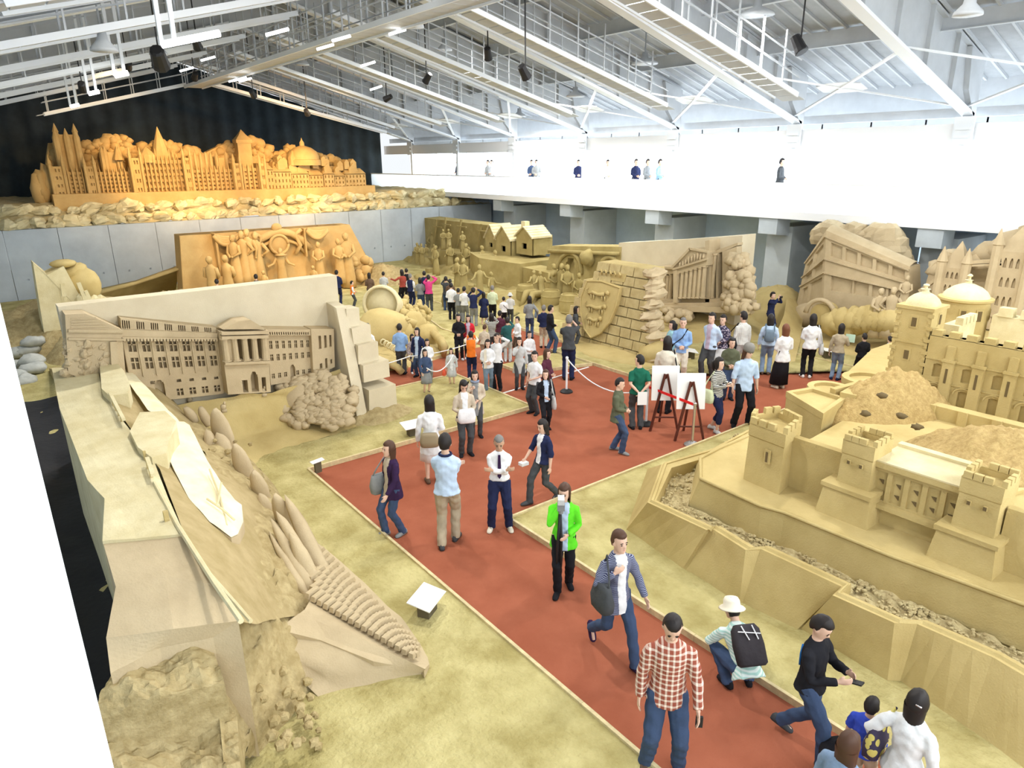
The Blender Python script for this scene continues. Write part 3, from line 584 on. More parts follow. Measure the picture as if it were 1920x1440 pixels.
# ---------------------------------------------------------------- 2. amber lit court relief
t = thing('court_relief', (11, 32, 0), 'amber lit sand relief of a royal court scene with draped curtains and arch', 'sand sculpture')
Yc = 32.0
q = MB(); tl, tr = onY(337, 442, Yc), onY(655, 421, Yc)
def cr(u, v, d): 
    return Vector((tl.x+(tr.x-tl.x)*u-(1-v)*(.35)*(0 if u > .5 else 1)*(1-2*u)+(1-v)*1.3*max(0, 2*u-1), Yc-(1-v)*.4+d, .0+(tl.z+(tr.z-tl.z)*u)*v))
q.grid(lambda u, v: cr(u, v, .1*noise.noise(Vector((u*12, v*5, 1)))*(.3+v*.3)), 60, 24)
q.rings([[cr(u, 1, 0) for u in [i/20 for i in range(21)]]+[cr(1, 0, 0), cr(1, 0, 1.2)]+[cr(1-i/20, 1, .9) for i in range(21)], [cr(u, 1, .02) for u in [i/20 for i in range(21)]]+[cr(1, 0, .1), cr(1, 0, 1.2)]+[cr(1-i/20, 1, .9) for i in range(21)]], cap=True)
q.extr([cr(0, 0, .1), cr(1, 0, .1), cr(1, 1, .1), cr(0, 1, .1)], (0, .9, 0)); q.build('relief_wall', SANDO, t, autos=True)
def cp(px, py, d=0): p = onY(px, py, Yc-.28-d); return p
q = MB(); q.tube([cp(458, 478), cp(466, 464), cp(485, 450), cp(510, 438), cp(524, 434), cp(545, 438), cp(565, 448), cp(582, 466)], .17, 6); q.tube([cp(475, 478), cp(490, 462), cp(522, 446), cp(555, 456), cp(572, 474)], .08, 6); q.build('arch_moulding', SANDO, t, smooth=True)
for x0, x1, yt, yb, nm in ((399, 412, 438, 500, 'pilaster'), (447, 458, 436, 480, 'pilaster'), (566, 574, 428, 480, 'pilaster')):
    q = MB(); a, c = cp(x0, yt), cp(x1, yb); q.box(a.x, Yc-.5, c.z, c.x, Yc+.1, a.z); q.build(nm, SANDO, t)
for x0, x1, y0_, dp in ((400, 448, 440, 16), (575, 614, 430, 14)):
    for k in range(4):
        q = MB(); pts = [cp(x0+(x1-x0)*i/8, y0_+(dp*(.35+.25*k))*(1-(i/4-1)**2)+k*.6, .08*k) for i in range(9)]; q.tube(pts, .09, 6); q.build('drapery_fold', SANDO, t, smooth=True)
q = MB(); c = cp(522, 458); q.lathe([(.02, -.12), (.42, -.1), (.5, 0)], (0, 0, 0), 18)
q.v = [c+Vector((v.x, v.z, v.y*.95)) for v in q.v]; q.tube([c+Vector((.42*cos(a), -.12, .42*sin(a))) for a in [i*pi/9 for i in range(19)]], .07, 6)
for s in (-1, 1): q.tube([c+Vector((s*.75, -.05, -.5)), c+Vector((s*1.0, -.1, -.1)), c+Vector((s*.8, -.1, .4)), c+Vector((s*1.1, -.1, .6))], .1, 6)
q.ball(c+Vector((0, 0, .75)), .25, .15, .2); q.build('crest', SANDO, t, smooth=True)
for px, py, h, arms, a in ((447, 535, 2.2, 'front', -.6), (463, 532, 2.3, 'hip', -.4), (473, 528, 2.3, 'down', -.3), (489, 535, 2.35, 'hip', -.2), (602, 530, 1.9, 'front', -.2), (640, 530, 2.1, 'front', .3), (656, 548, 2.6, 'front', .1)):
    p = cp(px, py, .55); q = MB(); statue(q, p.x, p.y, max(.1, p.z), h*.98, CAMA(p.x, p.y)+a, arms, seed=px); q.build('courtier', SANDO, t, smooth=True)
p = cp(533, 545, .6); q = MB(); statue(q, p.x, p.y, .3, 1.9, CAMA(p.x, p.y), 'out', seed=2); q.lathe([(.05, -.08), (.3, 0), (.05, .08)], (p.x, p.y-.05, 1.95), 12); q.build('queen', SANDO, t, smooth=True)
for px, py in ((402, 555), (432, 558), (498, 545), (590, 535)):
    p = cp(px, py, 1.3); q = MB(); statue(q, p.x, p.y, -.1 if px < 480 else .1, 2.3 if px < 480 else 1.3, CAMA(p.x, p.y)+2.6, 'front', seed=px); q.build('seated_lady', SANDO, t, smooth=True)
q = MB(); random.seed(4); blobs(q, [cp(random.uniform(640, 690), random.uniform(480, 520), random.uniform(-.4, .2))-Vector((0, 0, .1)) for _ in range(40)], .12, .3, 4); q.build('foliage', SANDO, t, smooth=True)['kind'] = 'stuff'
q = MB(); mound(q, 16.4, 31.5, 1.6, 1.5, 1.0, -.05, amp=.25, seed=2); mound(q, 6.4, 31.4, 2.0, 1.6, .8, 0, amp=.2, seed=5); q.build('sand_bank', SANDR, t, smooth=True)
q = MB(); patch(q, [[(190, 575, .1), (260, 560, .1), (330, 545, .2)], [(190, 550, 1.0), (255, 532, .9), (335, 505, 1.5)]], 6); q.extr([W(185, 552, 1.0), W(255, 534, .9), W(335, 507, 1.5), W(340, 500, 1.5), W(255, 530, .9), W(185, 546, 1.0)], (0, 0, .1)); q.build('curved_side_wall', SAND, t, smooth=True)
# ---------------------------------------------------------------- 3. far left carving seen from behind
t = thing('wedge_sculpture', (2, 27, 0), 'tall wedge shaped sand carving with a rounded figure at the far left', 'sand sculpture')
Yw = 27.0; wz = lambda px, py, dy=0: onY(px, py, Yw+dy)
q = MB(); q.extr([wz(62, 493), wz(88, 515), wz(120, 500), wz(150, 555), wz(152, 585), Vector((wz(150, 590).x, Yw, 0)), Vector((wz(75, 600).x, Yw, 0))], (0, .9, 0)); q.rough(.04, 2); q.build('wedge_slab', SANDD, t)
q = MB(); q.ball(wz(143, 512, .8), .45, .5, .35, 12, 8, amp=.3); q.ball(wz(158, 535, .6), .55, .5, .6, 12, 8, amp=.1); q.ball(wz(118, 494, .5), .4, .4, .14, 10, 6); q.build('figure', SAND, t, smooth=True)
q = MB()
for a, c in (((147, 530), (165, 575)), ((117, 532), (120, 555)), ((160, 545), (175, 575))): q.beam(wz(*a, -.3), wz(*c, -.3), .12)
random.seed(2); blobs(q, [wz(random.uniform(150, 192), random.uniform(560, 585), -.2) for _ in range(30)], .08, .2, 3); q.build('spires', SANDD, t)
q = MB(); mound(q, 2.2, 29.5, 3.4, 4, 1.3, 0, amp=.2, seed=8); mound(q, 2.6, 25.5, 1.6, 1.8, 1.0, 0, amp=.2, seed=9); q.build('sand_bank', SANDR, t, smooth=True)
q = MB(); q.beam((1.2, 24, .0), (1.15, 20.0, .9), .25, .3); q.build('ridge', SANDR, t)
for i, (px, py, z) in enumerate(((30, 660, .3), (52, 655, .35), (35, 685, .2), (60, 690, .25), (45, 715, .1), (62, 640, .6), (30, 705, .12), (58, 675, .4))):
    p = W(px, py, z); q = MB(); q.ball(p, .36, .26, .17, 12, 8, amp=.3, seed=i); q.rough(.05, 3.4, i); o = q.build('sandbag', mat('sandbag_cloth', (.42, .43, .40), .9, var=.15, scale=6), smooth=True); tag(o, 'light grey sandbag in the pile on the dark ground at far left', 'sandbag', 'sandbags at the far left')
# ---------------------------------------------------------------- 4. palace front relief panel
t = thing('palace_relief', (4, 15.5, 0), 'pale sand relief of a long palace front with tree, rising to a plain sky', 'sand sculpture')
Yp = 15.5; ZT = 3.38
q = MB(); q.box(1.05, Yp, -.05, 6.72, Yp+.42, ZT); q.build('backing_wall', PALEW, t)
# side pillar with stacked blocks
q = MB(); q.extr([(6.4, 14.25, 0), (6.4, 14.55, 1.2), (6.4, 14.75, 2.0), (6.4, 14.95, 2.72), (6.4, Yp+.3, 2.80), (6.4, Yp+.3, 0)], (.26, 0, 0)); q.build('end_wall', PALEW, t)
bl_ = [((645, 565), (680, 620), 2.4), ((660, 620), (693, 650), 2.0), ((665, 650), (700, 685), 1.65), ((670, 685), (708, 740), 1.2), ((675, 735), (725, 785), .45)]
for i, ((ax, ay), (bx_, by), z) in enumerate(bl_):
    y = 14.88-.15*i; zt = (2.66, 2.25, 1.85, 1.40, .80)[i]; q = MB(); q.box(6.6+.03*i, y, zt-(.46 if i < 4 else .8), 6.95+.13*i+.06*(i % 2), 15.4, zt); bmq = q; q.v = [v+.05*noise.noise_vector(v*2.1) for v in q.v]; q.build('stone_block', PALEW, t)
q = MB(); mound(q, 7.0, 14.4, 1.0, .7, .35, 0, amp=.12, seed=4); q.build('rubble_foot', SANDR, t, smooth=True)
# three receding wings drawn in relief: given by photo corners (top-left, top-right, bottom-right, bottom-left)
def wing(c4, nu, rows, dpt, holes, name, off, ex=()):
    tl_, tr_, br_, bl__ = [onY(x, y, Yp-off) for x, y in c4]
    def fn(u, v, d): 
        a = bl__.lerp(br_, u); b_ = tl_.lerp(tr_, u); p = a.lerp(b_, v); return Vector((p.x, p.y+d, p.z))
    m_ = MB(); facade(m_, fn, 0, 1, 0, 1, holes, dpt); 
    m_.rings([[fn(0,0,0), fn(1,0,0), fn(1,1,0), fn(0,1,0)], [fn(0,0,off+.05), fn(1,0,off+.05), fn(1,1,off+.05), fn(0,1,off+.05)]], cap=False)
    return m_.build(name, SANDP, t), fn
def muntin(par, fn, a, b_, c, d, dep, w=.05):
    m_ = MB(); um, vm = (a+b_)/2, c+(d-c)*.58; e = (b_-a)*.16; ev = (d-c)*.09
    m_.add([fn(um-e/2, c, dep), fn(um+e/2, c, dep), fn(um+e/2, d, dep), fn(um-e/2, d, dep), fn(um-e/2, c, dep+.1), fn(um+e/2, c, dep+.1), fn(um+e/2, d, dep+.1), fn(um-e/2, d, dep+.1)], [(0,1,2,3),(0,4,5,1),(1,5,6,2),(2,6,7,3),(3,7,4,0)])
    m_.add([fn(a, vm-ev/2, dep), fn(b_, vm-ev/2, dep), fn(b_, vm+ev/2, dep), fn(a, vm+ev/2, dep), fn(a, vm-ev/2, dep+.1), fn(b_, vm-ev/2, dep+.1), fn(b_, vm+ev/2, dep+.1), fn(a, vm+ev/2, dep+.1)], [(0,1,2,3),(0,4,5,1),(1,5,6,2),(2,6,7,3),(3,7,4,0)])
    m_.build('window', SANDP, par)
# left long wing 7 bays: top storey, middle, small lights, ground
L4 = ((228, 635), (408, 637), (422, 738), (251, 757))
hs = []; wn = []
for i in range(7):
    u = .03+i*.139
    for v0, v1 in ((.80, .985), (.53, .71)): hs.append((u+.02, u+.098, v0, v1)); wn.append((u+.02, u+.098, v0, v1))
    if i != 2: hs.append((u+.035, u+.085, .28, .33))
    if i not in (1, 2): hs.append((u+.02, u+.09, .05, .17)); wn.append((u+.02, u+.09, .05, .17))
hs.append((.245, .345, .0, .34, 'arch', 1.3))
o, fn = wing(L4, 7, 4, .14, hs, 'left_wing', .30)
for h in wn: muntin(o, fn, *h, .02)
for i in range(8):
    u = .012+i*.139; m_ = MB(); m_.add([fn(u-.008, .42, -.03), fn(u+.008, .42, -.03), fn(u+.008, 1.05, -.03), fn(u-.008, 1.05, -.03), fn(u-.008, .42, .03), fn(u+.008, .42, .03), fn(u+.008, 1.05, .03), fn(u-.008, 1.05, .03)], [(0,1,2,3),(0,4,5,1),(1,5,6,2),(2,6,7,3),(3,7,4,0)]); m_.build('pilaster', SANDP, o)
# cornice + balustrade over the left wing
o, fn = wing(((228, 618), (408, 625), (408, 638), (229, 637)), 1, 1, .05, [], 'cornice', .44)
hs = []
for g in range(7):
    for k in range(4): a = .01+g*.143+k*.021; hs.append((a, a+.012, .15, .85))
o, fn = wing(((226, 597), (405, 614), (406, 625), (228, 619)), 1, 1, .15, hs, 'balustrade', .34)
o, fn = wing(((228, 632), (408, 634), (408, 640), (229, 640)), 1, 1, .05, [(k/30+.005, k/30+.018, 0, .6) for k in range(30)], 'dentils', .5)
# gable end at the left
q = MB(); G = lambda x, y, d: onY(x, y, Yp-d)
q.extr([G(122, 590, .5), G(160, 588, .5), G(228, 618, .5), G(230, 640, .5), G(240, 745, .5), G(128, 700, .5)], (0, .5, 0)); q.build('gable_end', SANDP, t)
for k in range(5): 
    q = MB(); q.beam(G(133, 598+k*5, .5), G(180+k*9, 596+k*5.2, .5), .03); q.build('gable_moulding', SANDP, t)
q = MB(); q.beam(G(128, 620, .52), G(232, 621, .52), .06); q.beam(G(128, 635, .52), G(232, 637, .52), .04); q.beam(G(212, 640, .52), G(218, 740, .52), .12); q.build('string_course', SANDP, t)
q = MB(); random.seed(8); blobs(q, [G(random.uniform(120, 205), random.uniform(640, 700), random.uniform(.3, .5)) for _ in range(110)], .04, .10, 3); q.rough(.05, 5); q.build('crumbled_edge', SANDP, t)['kind'] = 'stuff'
# central portico
o, fn = wing(((412, 622), (500, 620), (508, 735), (428, 740)), 1, 1, .28, [(.32, .44, .55, .90), (.53, .65, .55, .90), (.74, .86, .55, .90), (.35, .47, .02, .22), (.55, .72, .02, .35, 'arch'), (.80, .90, .02, .25)], 'portico', .62)
for u in (.07, .27, .49, .70, .92):
    p0, p1 = fn(u, .54, -.02), fn(u, .90, -.02); m_ = MB(); m_.tube([p0, p0.lerp(p1, .04), p0.lerp(p1, .05), p0.lerp(p1, .95), p0.lerp(p1, .96), p1], [.1, .1, .07, .06, .1, .1], 8); m_.build('column', SANDP, o)
m_ = MB(); m_.beam(fn(0, .51, -.05), fn(1, .51, -.05), .1, .06); m_.beam(fn(0, .92, -.05), fn(1, .92, -.05), .12, .07); m_.beam(fn(0, .99, -.07), fn(1, .99, -.07), .14, .07); m_.build('entablature', SANDP, o)
m_ = MB(); m_.extr([G(418, 618, .75), G(498, 617, .75), G(470, 600, .75), G(445, 603, .75)], (0, .5, 0)); m_.build('pediment', SANDP, o)
# right wing
hs = []; wn = []
for i in range(7):
    u = .02+i*.14
    for v0, v1 in ((.72, .88), (.48, .61), (.12, .22)):
        if not (i == 3 and v0 < .2): hs.append((u+.02, u+.085, v0, v1)); wn.append((u+.02, u+.085, v0, v1))
hs.append((.46, .58, .02, .36, 'arch', 1.2))
o, fn = wing(((500, 628), (583, 628), (588, 708), (508, 722)), 1, 1, .12, hs, 'right_wing', .3)
for h in wn: muntin(o, fn, *h, .02)
o, fn = wing(((498, 617), (583, 618), (583, 629), (500, 629)), 1, 1, .1, [(.02+k*.05, .045+k*.05, .1, .55) for k in range(19)], 'balustrade', .42)
o, fn = wing(((583, 617), (626, 617), (628, 688), (588, 706)), 1, 1, .12, [(.3, .42, .55, .85), (.55, .66, .55, .85), (.78, .88, .55, .85), (.3, .42, .1, .22), (.55, .66, .05, .3), (.8, .88, .12, .24)], 'end_pavilion', .45)
# forecourt and tree
q = MB(); patch(q, [[(130, 720, 1.2), (282, 765, 1.1), (428, 742, 1.1), (508, 735, 1.05), (640, 692, 1.2)], [(150, 790, 1.0), (330, 800, .8), (450, 775, .75), (560, 745, .75), (660, 715, .9)], [(150, 860, .9), (380, 850, .4), (470, 810, .3), (570, 790, .25), (680, 760, .3)], [(180, 930, .8), (430, 900, .1), (500, 860, .04), (600, 825, .04), (700, 795, .04)]], 7, amp=.06, sc_=2.2); q.build('forecourt', SAND, t, smooth=True)
q = MB(); random.seed(6)
tc_ = []
for k in range(170):
    px = random.gauss(600, 34); py = random.uniform(700, 800)
    if 515 < px < 665 and ((px-595)/78)**2+((py-752)/56)**2 < 1.05: tc_.append((px, py))
for px, py in tc_:
    z = .15+(808-py)/110*1.1; q.ball(W(px, py, z), random.uniform(.12, .19), random.uniform(.12, .18), random.uniform(.08, .13), 9, 6, amp=.55, seed=px)
q.build('tree_foliage', SANDP, t, smooth=True)['kind'] = 'stuff'
q = MB(); c0 = W(600, 790, .1); q.ball(c0+Vector((0, .25, .45)), .75, .4, .65, 14, 9, amp=.2); q.build('tree_core', SANDP, t, smooth=True)
for px, py in ((452, 742), (495, 740), (420, 770), (357, 755)):
    p = W(px, py, 1.0); q = MB(); q.obox(p, .1, .1, .06); q.ball(p+Vector((0, 0, .08)), .06, .04, .07, 7, 5, amp=.4, seed=px); q.ball(p+Vector((.03, 0, .16)), .03, .03, .04, 6, 4); q.build('garden_statue', SANDP, t, smooth=True)
# ---------------------------------------------------------------- 5. big slab with river relief, left foreground
t = thing('river_slab_sculpture', (1, 9, 0), 'huge pale sand slab with river ribbon, stone blades and cobbled tail at left', 'sand sculpture')
ZS = 2.1
q = MB(); Lx = [(97, 690), (111, 764), (133, 819), (164, 900), (196, 935), (192, 1015)]; Rx = [(183, 690), (192, 732), (230, 789), (286, 858), (316, 935), (345, 1000)]
rows = [[(l[0], l[1], ZS), ((l[0]+r[0])/2, (l[1]+r[1])/2, ZS), (r[0], r[1], ZS)] for l, r in zip(Lx, Rx)]
patch(q, rows, 5, zb=0, amp=.012, sc_=3); q.build('slab_top', SANDD, t)
q = MB(); patch(q, [[(193, 1017, ZS-.03), (265, 1002, ZS-.03), (345, 1003, ZS-.03)], [(217, 1100, ZS-.1), (310, 1080, ZS-.1), (400, 1095, ZS-.15)], [(199, 1196, ZS-.25), (325, 1180, ZS-.25), (447, 1165, ZS-.35)], [(207, 1262, ZS-.45), (300, 1215, ZS-.45), (400, 1195, ZS-.5)]], 6, zb=0, amp=.008); q.build('slab_front', SANDP, t)
q = MB(); q.tube([W(x, y, ZS+.01) for x, y in ((290, 905), (333, 985), (400, 1090), (452, 1165))], .028, 6); q.build('edge_ridge', SANDD, t)
q = MB(); q.tube([W(x, y, ZS-.12) for x, y in ((318, 975), (370, 1050), (440, 1130), (470, 1165))], .022, 6); q.build('edge_ridge', SANDD, t)
# embankment sloping from the slab to the rubble
q = MB(); patch(q, [[(183, 690, ZS), (215, 672, 1.9), (275, 690, 1.5), (350, 780, .9)], [(235, 790, ZS), (290, 800, 1.8), (350, 830, 1.4), (420, 850, .7)], [(300, 880, ZS), (350, 900, 1.8), (440, 930, 1.2), (500, 930, .5)], [(345, 1000, ZS), (400, 1000, 1.75), (460, 1000, 1.2), (520, 1000, .4)], [(400, 1095, ZS-.1), (440, 1090, 1.6), (490, 1080, 1.0), (560, 1090, .3)], [(447, 1165, 1.7), (480, 1170, 1.4), (520, 1160, .8), (590, 1150, .25)]], 6, amp=.015); q.build('embankment', mat('shaded_bank_sand', (.46, .36, .19), .95, col2=(.36, .28, .13), scale=3, bump=.6, bscale=25, spec=.1), t, smooth=True)  # bank browned in colour to stand in for its shade
# raised platforms
for nm, pts, z in (('platform', [(243, 808), (262, 773), (310, 770), (330, 790), (332, 800), (318, 822), (311, 850), (285, 858), (258, 838)], ZS+.1), ('platform', [(185, 672), (210, 670), (232, 695), (244, 720), (240, 738), (205, 742), (190, 728)], ZS+.14)):
    P_ = [W(x, y, z) for x, y in pts]; q = MB(); q.prism([(p.x, p.y) for p in P_], z-.9, z); q.v = [v+.012*noise.noise_vector(v*9) for v in q.v]; q.build(nm, SANDD, t)
# unrolled map / river ribbon
q = MB(); patch(q, [[(213, 672, 2.0), (222, 672, 1.98), (228, 675, 1.96)], [(246, 724, 1.98), (262, 712, 1.92), (299, 751, 1.8)], [(277, 768, 1.95), (305, 768, 1.86), (326, 779, 1.74)], [(325, 798, 1.92), (330, 796, 1.88), (346, 800, 1.7)]], 6, zb=None, amp=.02); q.v = q.v; q.build('river_ribbon', CREAM, t, smooth=True)
q = MB(); rr_ = [[(330, 790, 1.95), (345, 790, 1.9), (355, 796, 1.86)], [(311, 848, 1.98), (345, 835, 1.9), (388, 862, 1.7)], [(326, 880, 1.95), (365, 878, 1.85), (415, 905, 1.6)], [(354, 934, 1.88), (400, 925, 1.75), (440, 935, 1.5)], [(393, 978, 1.75), (425, 968, 1.62), (453, 945, 1.42)], [(433, 1006, 1.55), (446, 1000, 1.5), (456, 978, 1.38)]]
patch(q, rr_, 6, amp=.015); q.build('river_ribbon', CREAM, t, smooth=True)
q2 = MB(); patch(q2, [[(x, y, z-.0) for x, y, z in r] for r in rr_], 3, zb=.9); q2.v = [v-Vector((0, 0, .03)) for v in q2.v]; q2.build('ribbon_core', SANDP, t)
for a, c in (((393, 880), (425, 985)), ((388, 935), (440, 975)), ((415, 905), (395, 975))): 
    q = MB(); q.tube([W(*a, 1.82), W((a[0]+c[0])/2+4, (a[1]+c[1])/2, 1.72), W(*c, 1.6)], .015, 5); q.build('ribbon_line', SANDD, t)
for (ax, ay), (bx_, by), n in (((203, 740), (229, 790), 6), ((273, 862), (284, 894), 3)):
    for k in range(n):
        p = W(ax+(bx_-ax)*k/(n-1), ay+(by-ay)*k/(n-1), ZS); q = MB(); q.obox(p+Vector((0, 0, .06)), .035, .035, .14); q.build('railing_post', SAND, t)
    q = MB(); q.beam(W(ax+3, ay-3, ZS+.13), W(bx_+3, by-3, ZS+.13), .05, .04); q.build('railing', SANDD, t)
q = MB(); p = W(313, 976, ZS); q.obox(p+Vector((0, 0, .05)), .05, .05, .14); q.build('railing_post', SAND, t)
# rubble slope and front blocks
q = MB(); patch(q, [[(330, 790, 1.2), (395, 800, .75), (430, 830, .35), (455, 855, .05)], [(400, 870, 1.15), (470, 870, .6), (500, 890, .3), (520, 920, .05)], [(400, 985, 1.5), (490, 975, .8), (560, 1000, .35), (590, 1010, .05)], [(430, 1060, 1.45), (505, 1075, .9), (560, 1090, .5), (640, 1110, .05)], [(450, 1160, 1.3), (500, 1170, .9), (560, 1160, .5), (640, 1180, .05)], [(400, 1195, 1.4), (470, 1230, .9), (530, 1230, .5), (600, 1290, .02)], [(410, 1330, .9), (460, 1330, .6), (520, 1330, .3), (570, 1330, 0)], [(420, 1440, .7), (450, 1430, .4), (470, 1420, .15), (500, 1410, -.02)]], 10, amp=.11, sc_=3.2, seed=3); q.build('rubble_slope', SANDR, t, smooth=True)
q = MB(); random.seed(12)
for k in range(260):
    px = random.uniform(370, 600); py = random.uniform(820, 1400)
    if px < 370+(py-820)*.2+20 or px > 470+(py-820)*.38: continue
    p = W(px, py, max(.05, 1.05-(px-400)/210)); r = random.uniform(.03, .075); q.ball(p, r, r, r*.8, 5, 4, amp=.5, seed=k)
o = q.build('loose_clods', SANDR, t); o['kind'] = 'stuff'
q = MB(); patch(q, [[(210, 1272, 1.55), (300, 1215, 1.55), (398, 1205, 1.5)], [(185, 1300, 1.5), (300, 1270, 1.5), (402, 1225, 1.45)], [(180, 1345, 1.35), (300, 1310, 1.35), (420, 1275, 1.3)]], 12, zb=0, amp=.09, sc_=4); q.build('rough_block', SANDR, t, smooth=False)
q = MB(); patch(q, [[(180, 1330, 1.25), (300, 1350, 1.0), (430, 1320, .9)], [(185, 1440, 1.0), (330, 1390, .8), (445, 1345, .8)], [(230, 1520, .8), (350, 1490, .7), (450, 1440, .7)]], 12, zb=0, amp=.07, sc_=4); q.build('rough_block', SANDR, t)
# leaning blades
def blade(a, c, za, zc, w, th=.09, name='stone_blade'):
    p, r = W(*a, za), W(*c, zc); d = r-p; L_ = d.length; q = MB(); n = 9; sd = Vector((.75, -.65, 0)).normalized(); up = d.normalized(); nr = up.cross(sd).normalized(); sd = nr.cross(up)
    rs = []
    for j in range(n+1):
        tt = j/n; ww = w*(sin(pi*min(.98, tt*.8+.14)))**.7*(1 if tt < .98 else .3); cc = p+d*tt
        rs.append([cc+sd*ww*cos(2*pi*i/8)+nr*th*sin(2*pi*i/8)*(.6+.4*sin(pi*tt)) for i in range(8)])
    q.rings(rs); q.rough(.012, 6, a[0]); return q.build(name, SANDP, t, smooth=True)
for a, c, za, zc, w in (((336, 782), (315, 757), .95, 1.3, .1), ((368, 792), (346, 763), .9, 1.25, .1), ((392, 800), (375, 762), .8, 1.2, .1), ((430, 850), (402, 766), .6, 1.5, .2), ((400, 850), (388, 806), .8, 1.15, .12), ((428, 862), (408, 812), .7, 1.1, .15), ((470, 915), (440, 832), .5, 1.3, .17), ((500, 950), (475, 883), .4, 1.1, .15), ((455, 890), (436, 872), .7, .9, .07), ((505, 975), (488, 925), .4, .8, .12), ((545, 1000), (515, 927), .3, 1.0, .15),
                       ((600, 1140), (510, 975), .25, 1.0, .10), ((615, 1135), (520, 960), .2, 1.1, .10), ((600, 1120), (545, 1000), .25, .95, .12), ((625, 1110), (535, 930), .15, .95, .12), ((590, 1145), (505, 1000), .3, .85, .07)):
    blade(a, c, za, zc, w)
# triangular tail with cobbles
TA, TB, TC_, TD = (571, 1143, .62), (590, 1010, .12), (800, 1225, .10), (793, 1252, .26)
q = MB(); patch(q, [[(520, 1180, .6), (571, 1143, .62), (620, 1060, .25), (585, 1010, .06)], [(600, 1200, .45), (650, 1180, .45), (700, 1140, .18), (680, 1080, .05)], [(700, 1240, .3), (730, 1225, .3), (770, 1200, .12), (745, 1140, .04)], [(790, 1258, .12), (795, 1256, .2), (805, 1245, .12), (800, 1225, .04)]], 6, zb=-.02); q.build('tail_mass', SANDP, t, smooth=False)
q = MB(); patch(q, [[(560, 1150, .6), (680, 1200, .42), (798, 1255, .22)], [(490, 1200, .5), (600, 1260, .25), (790, 1262, .1)], [(600, 1310, .05), (660, 1300, .02), (790, 1270, .02)]], 5); q.build('tail_face', SANDP, t, smooth=True)
q = MB(); q.box(-.06, -.045, -.02, .06, .045, .02); q.v = [Vector((v.x*(.8 if v.z > 0 else 1), v.y*(.8 if v.z > 0 else 1), v.z)) for v in q.v]
o = q.build('cobble', SANDP); cme = o.data; bpy.data.objects.remove(o)
c00, c10, c01, c11 = W(585, 1120, .63), W(785, 1240, .27), W(598, 1030, .15), W(790, 1215, .12)
for i in range(17):
    for j in range(7):
        u = (i+(j % 2)*.5)/17; v = (j+.5)/7; p = (c00.lerp(c10, u)).lerp(c01.lerp(c11, u), v); p.z += .015+.03*sin(pi*v)
        a, z_ = c00.lerp(c10, u), c01.lerp(c11, u); sl = atan2(a.z-z_.z, (a-z_).to_2d().length); dr = c10-c00
        wv = (a-z_).length/7
        inst('cobble', cme, t, p, (0, 0, atan2(dr.y, dr.x)), (dr.length/17/.12*.80, max(.4, wv/.09*.80), 1.6))
# ---------------------------------------------------------------- 6. reclining scientist head
t = thing('giant_head_sculpture', (10, 20, 0), 'giant sand carving of a reclining head with curly hair, open hood and resting hand', 'sand sculpture')
HC = Vector((9.95, 19.7, .72))
q = MB(); q.ball(HC, .92, .72, .74, 22, 14, amp=.10, seed=1); q.ball(HC+Vector((.5, -.1, -.12)), .5, .55, .5, 14, 9); q.ball(HC+Vector((-.75, .1, -.1)), .7, .6, .55, 12, 8, amp=.15); q.build('head', SAND, t, smooth=True)
q = MB(); q.tube([HC+Vector((.85, -.1, .28)), HC+Vector((1.08, -.16, .12)), HC+Vector((1.02, -.14, -.02))], [.07, .15, .07], 8); q.build('nose', SAND, t, smooth=True)
q = MB(); e0 = HC+Vector((.12, -.72, .12)); q.tube([e0+Vector((.0, 0, .16)), e0+Vector((.1, -.03, .1)), e0+Vector((.1, -.03, -.05)), e0+Vector((.0, -.0, -.16)), e0+Vector((-.05, 0, -.05))], [.04, .06, .06, .05, .03], 8); q.build('ear', SAND, t, smooth=True)
q = MB(); q.tube([HC+Vector((.62, -.48, .36)), HC+Vector((.82, -.38, .34))], [.05, .03], 6); q.tube([HC+Vector((.66, -.45, .26)), HC+Vector((.80, -.36, .24))], [.06, .03], 6); q.build('brow_and_eye', SAND, t, smooth=True)
c = Vector((10.35, 20.5, 1.42)); fw = Vector((-.62, -.78, .05)).normalized(); sd_ = Vector((.78, -.62, 0)); up_ = fw.cross(sd_)
if up_.z < 0: up_ = -up_
ring_ = lambda r, o_, ry=1., dz=0: [c-fw*o_+sd_*r*cos(a)+up_*r*ry*sin(a)+Vector((0, 0, dz)) for a in [2*pi*i/26 for i in range(26)]]
q = MB(); q.rings([ring_(.52, .10), ring_(.55, -.02), ring_(.62, 0), ring_(.64, .25, 1, -.02), ring_(.62, .8, 1, -.2), ring_(.5, 1.3, 1, -.5), ring_(.3, 1.6, 1, -.8)], cap=False); q.rings([ring_(.52, .10), ring_(.50, .45)], cap=True); q.build('hood', SANDD, t, smooth=True)
q = MB()
for dx in (-.3, 0, .3): q.beam(c-fw*.38+sd_*dx-up_*.42, c-fw*.38+sd_*dx+up_*.25, .05)
q.beam(c-fw*.38-sd_*.48+up_*.22, c-fw*.38+sd_*.48+up_*.22, .06); q.build('window_bars', SAND, t)
q = MB(); random.seed(11); pts = []
for k in range(230):
    px = random.gauss(765, 26); py = random.gauss(602, 28)
    if ((px-763)/48)**2+((py-600)/48)**2 < 1: pts.append(W(px, py, max(.2, 1.3-abs(px-755)/80-(py-560)/110)))
blobs(q, pts, .07, .14, 5); q.build('curls', SAND, t, smooth=True)['kind'] = 'stuff'
q = MB(); q.ball(W(765, 615, .4), .75, .6, .6, 14, 9, amp=.2); q.ball(W(800, 630, .35), .48, .42, .42, 14, 9, amp=.15)
q.build('hand', SAND, t, smooth=True)
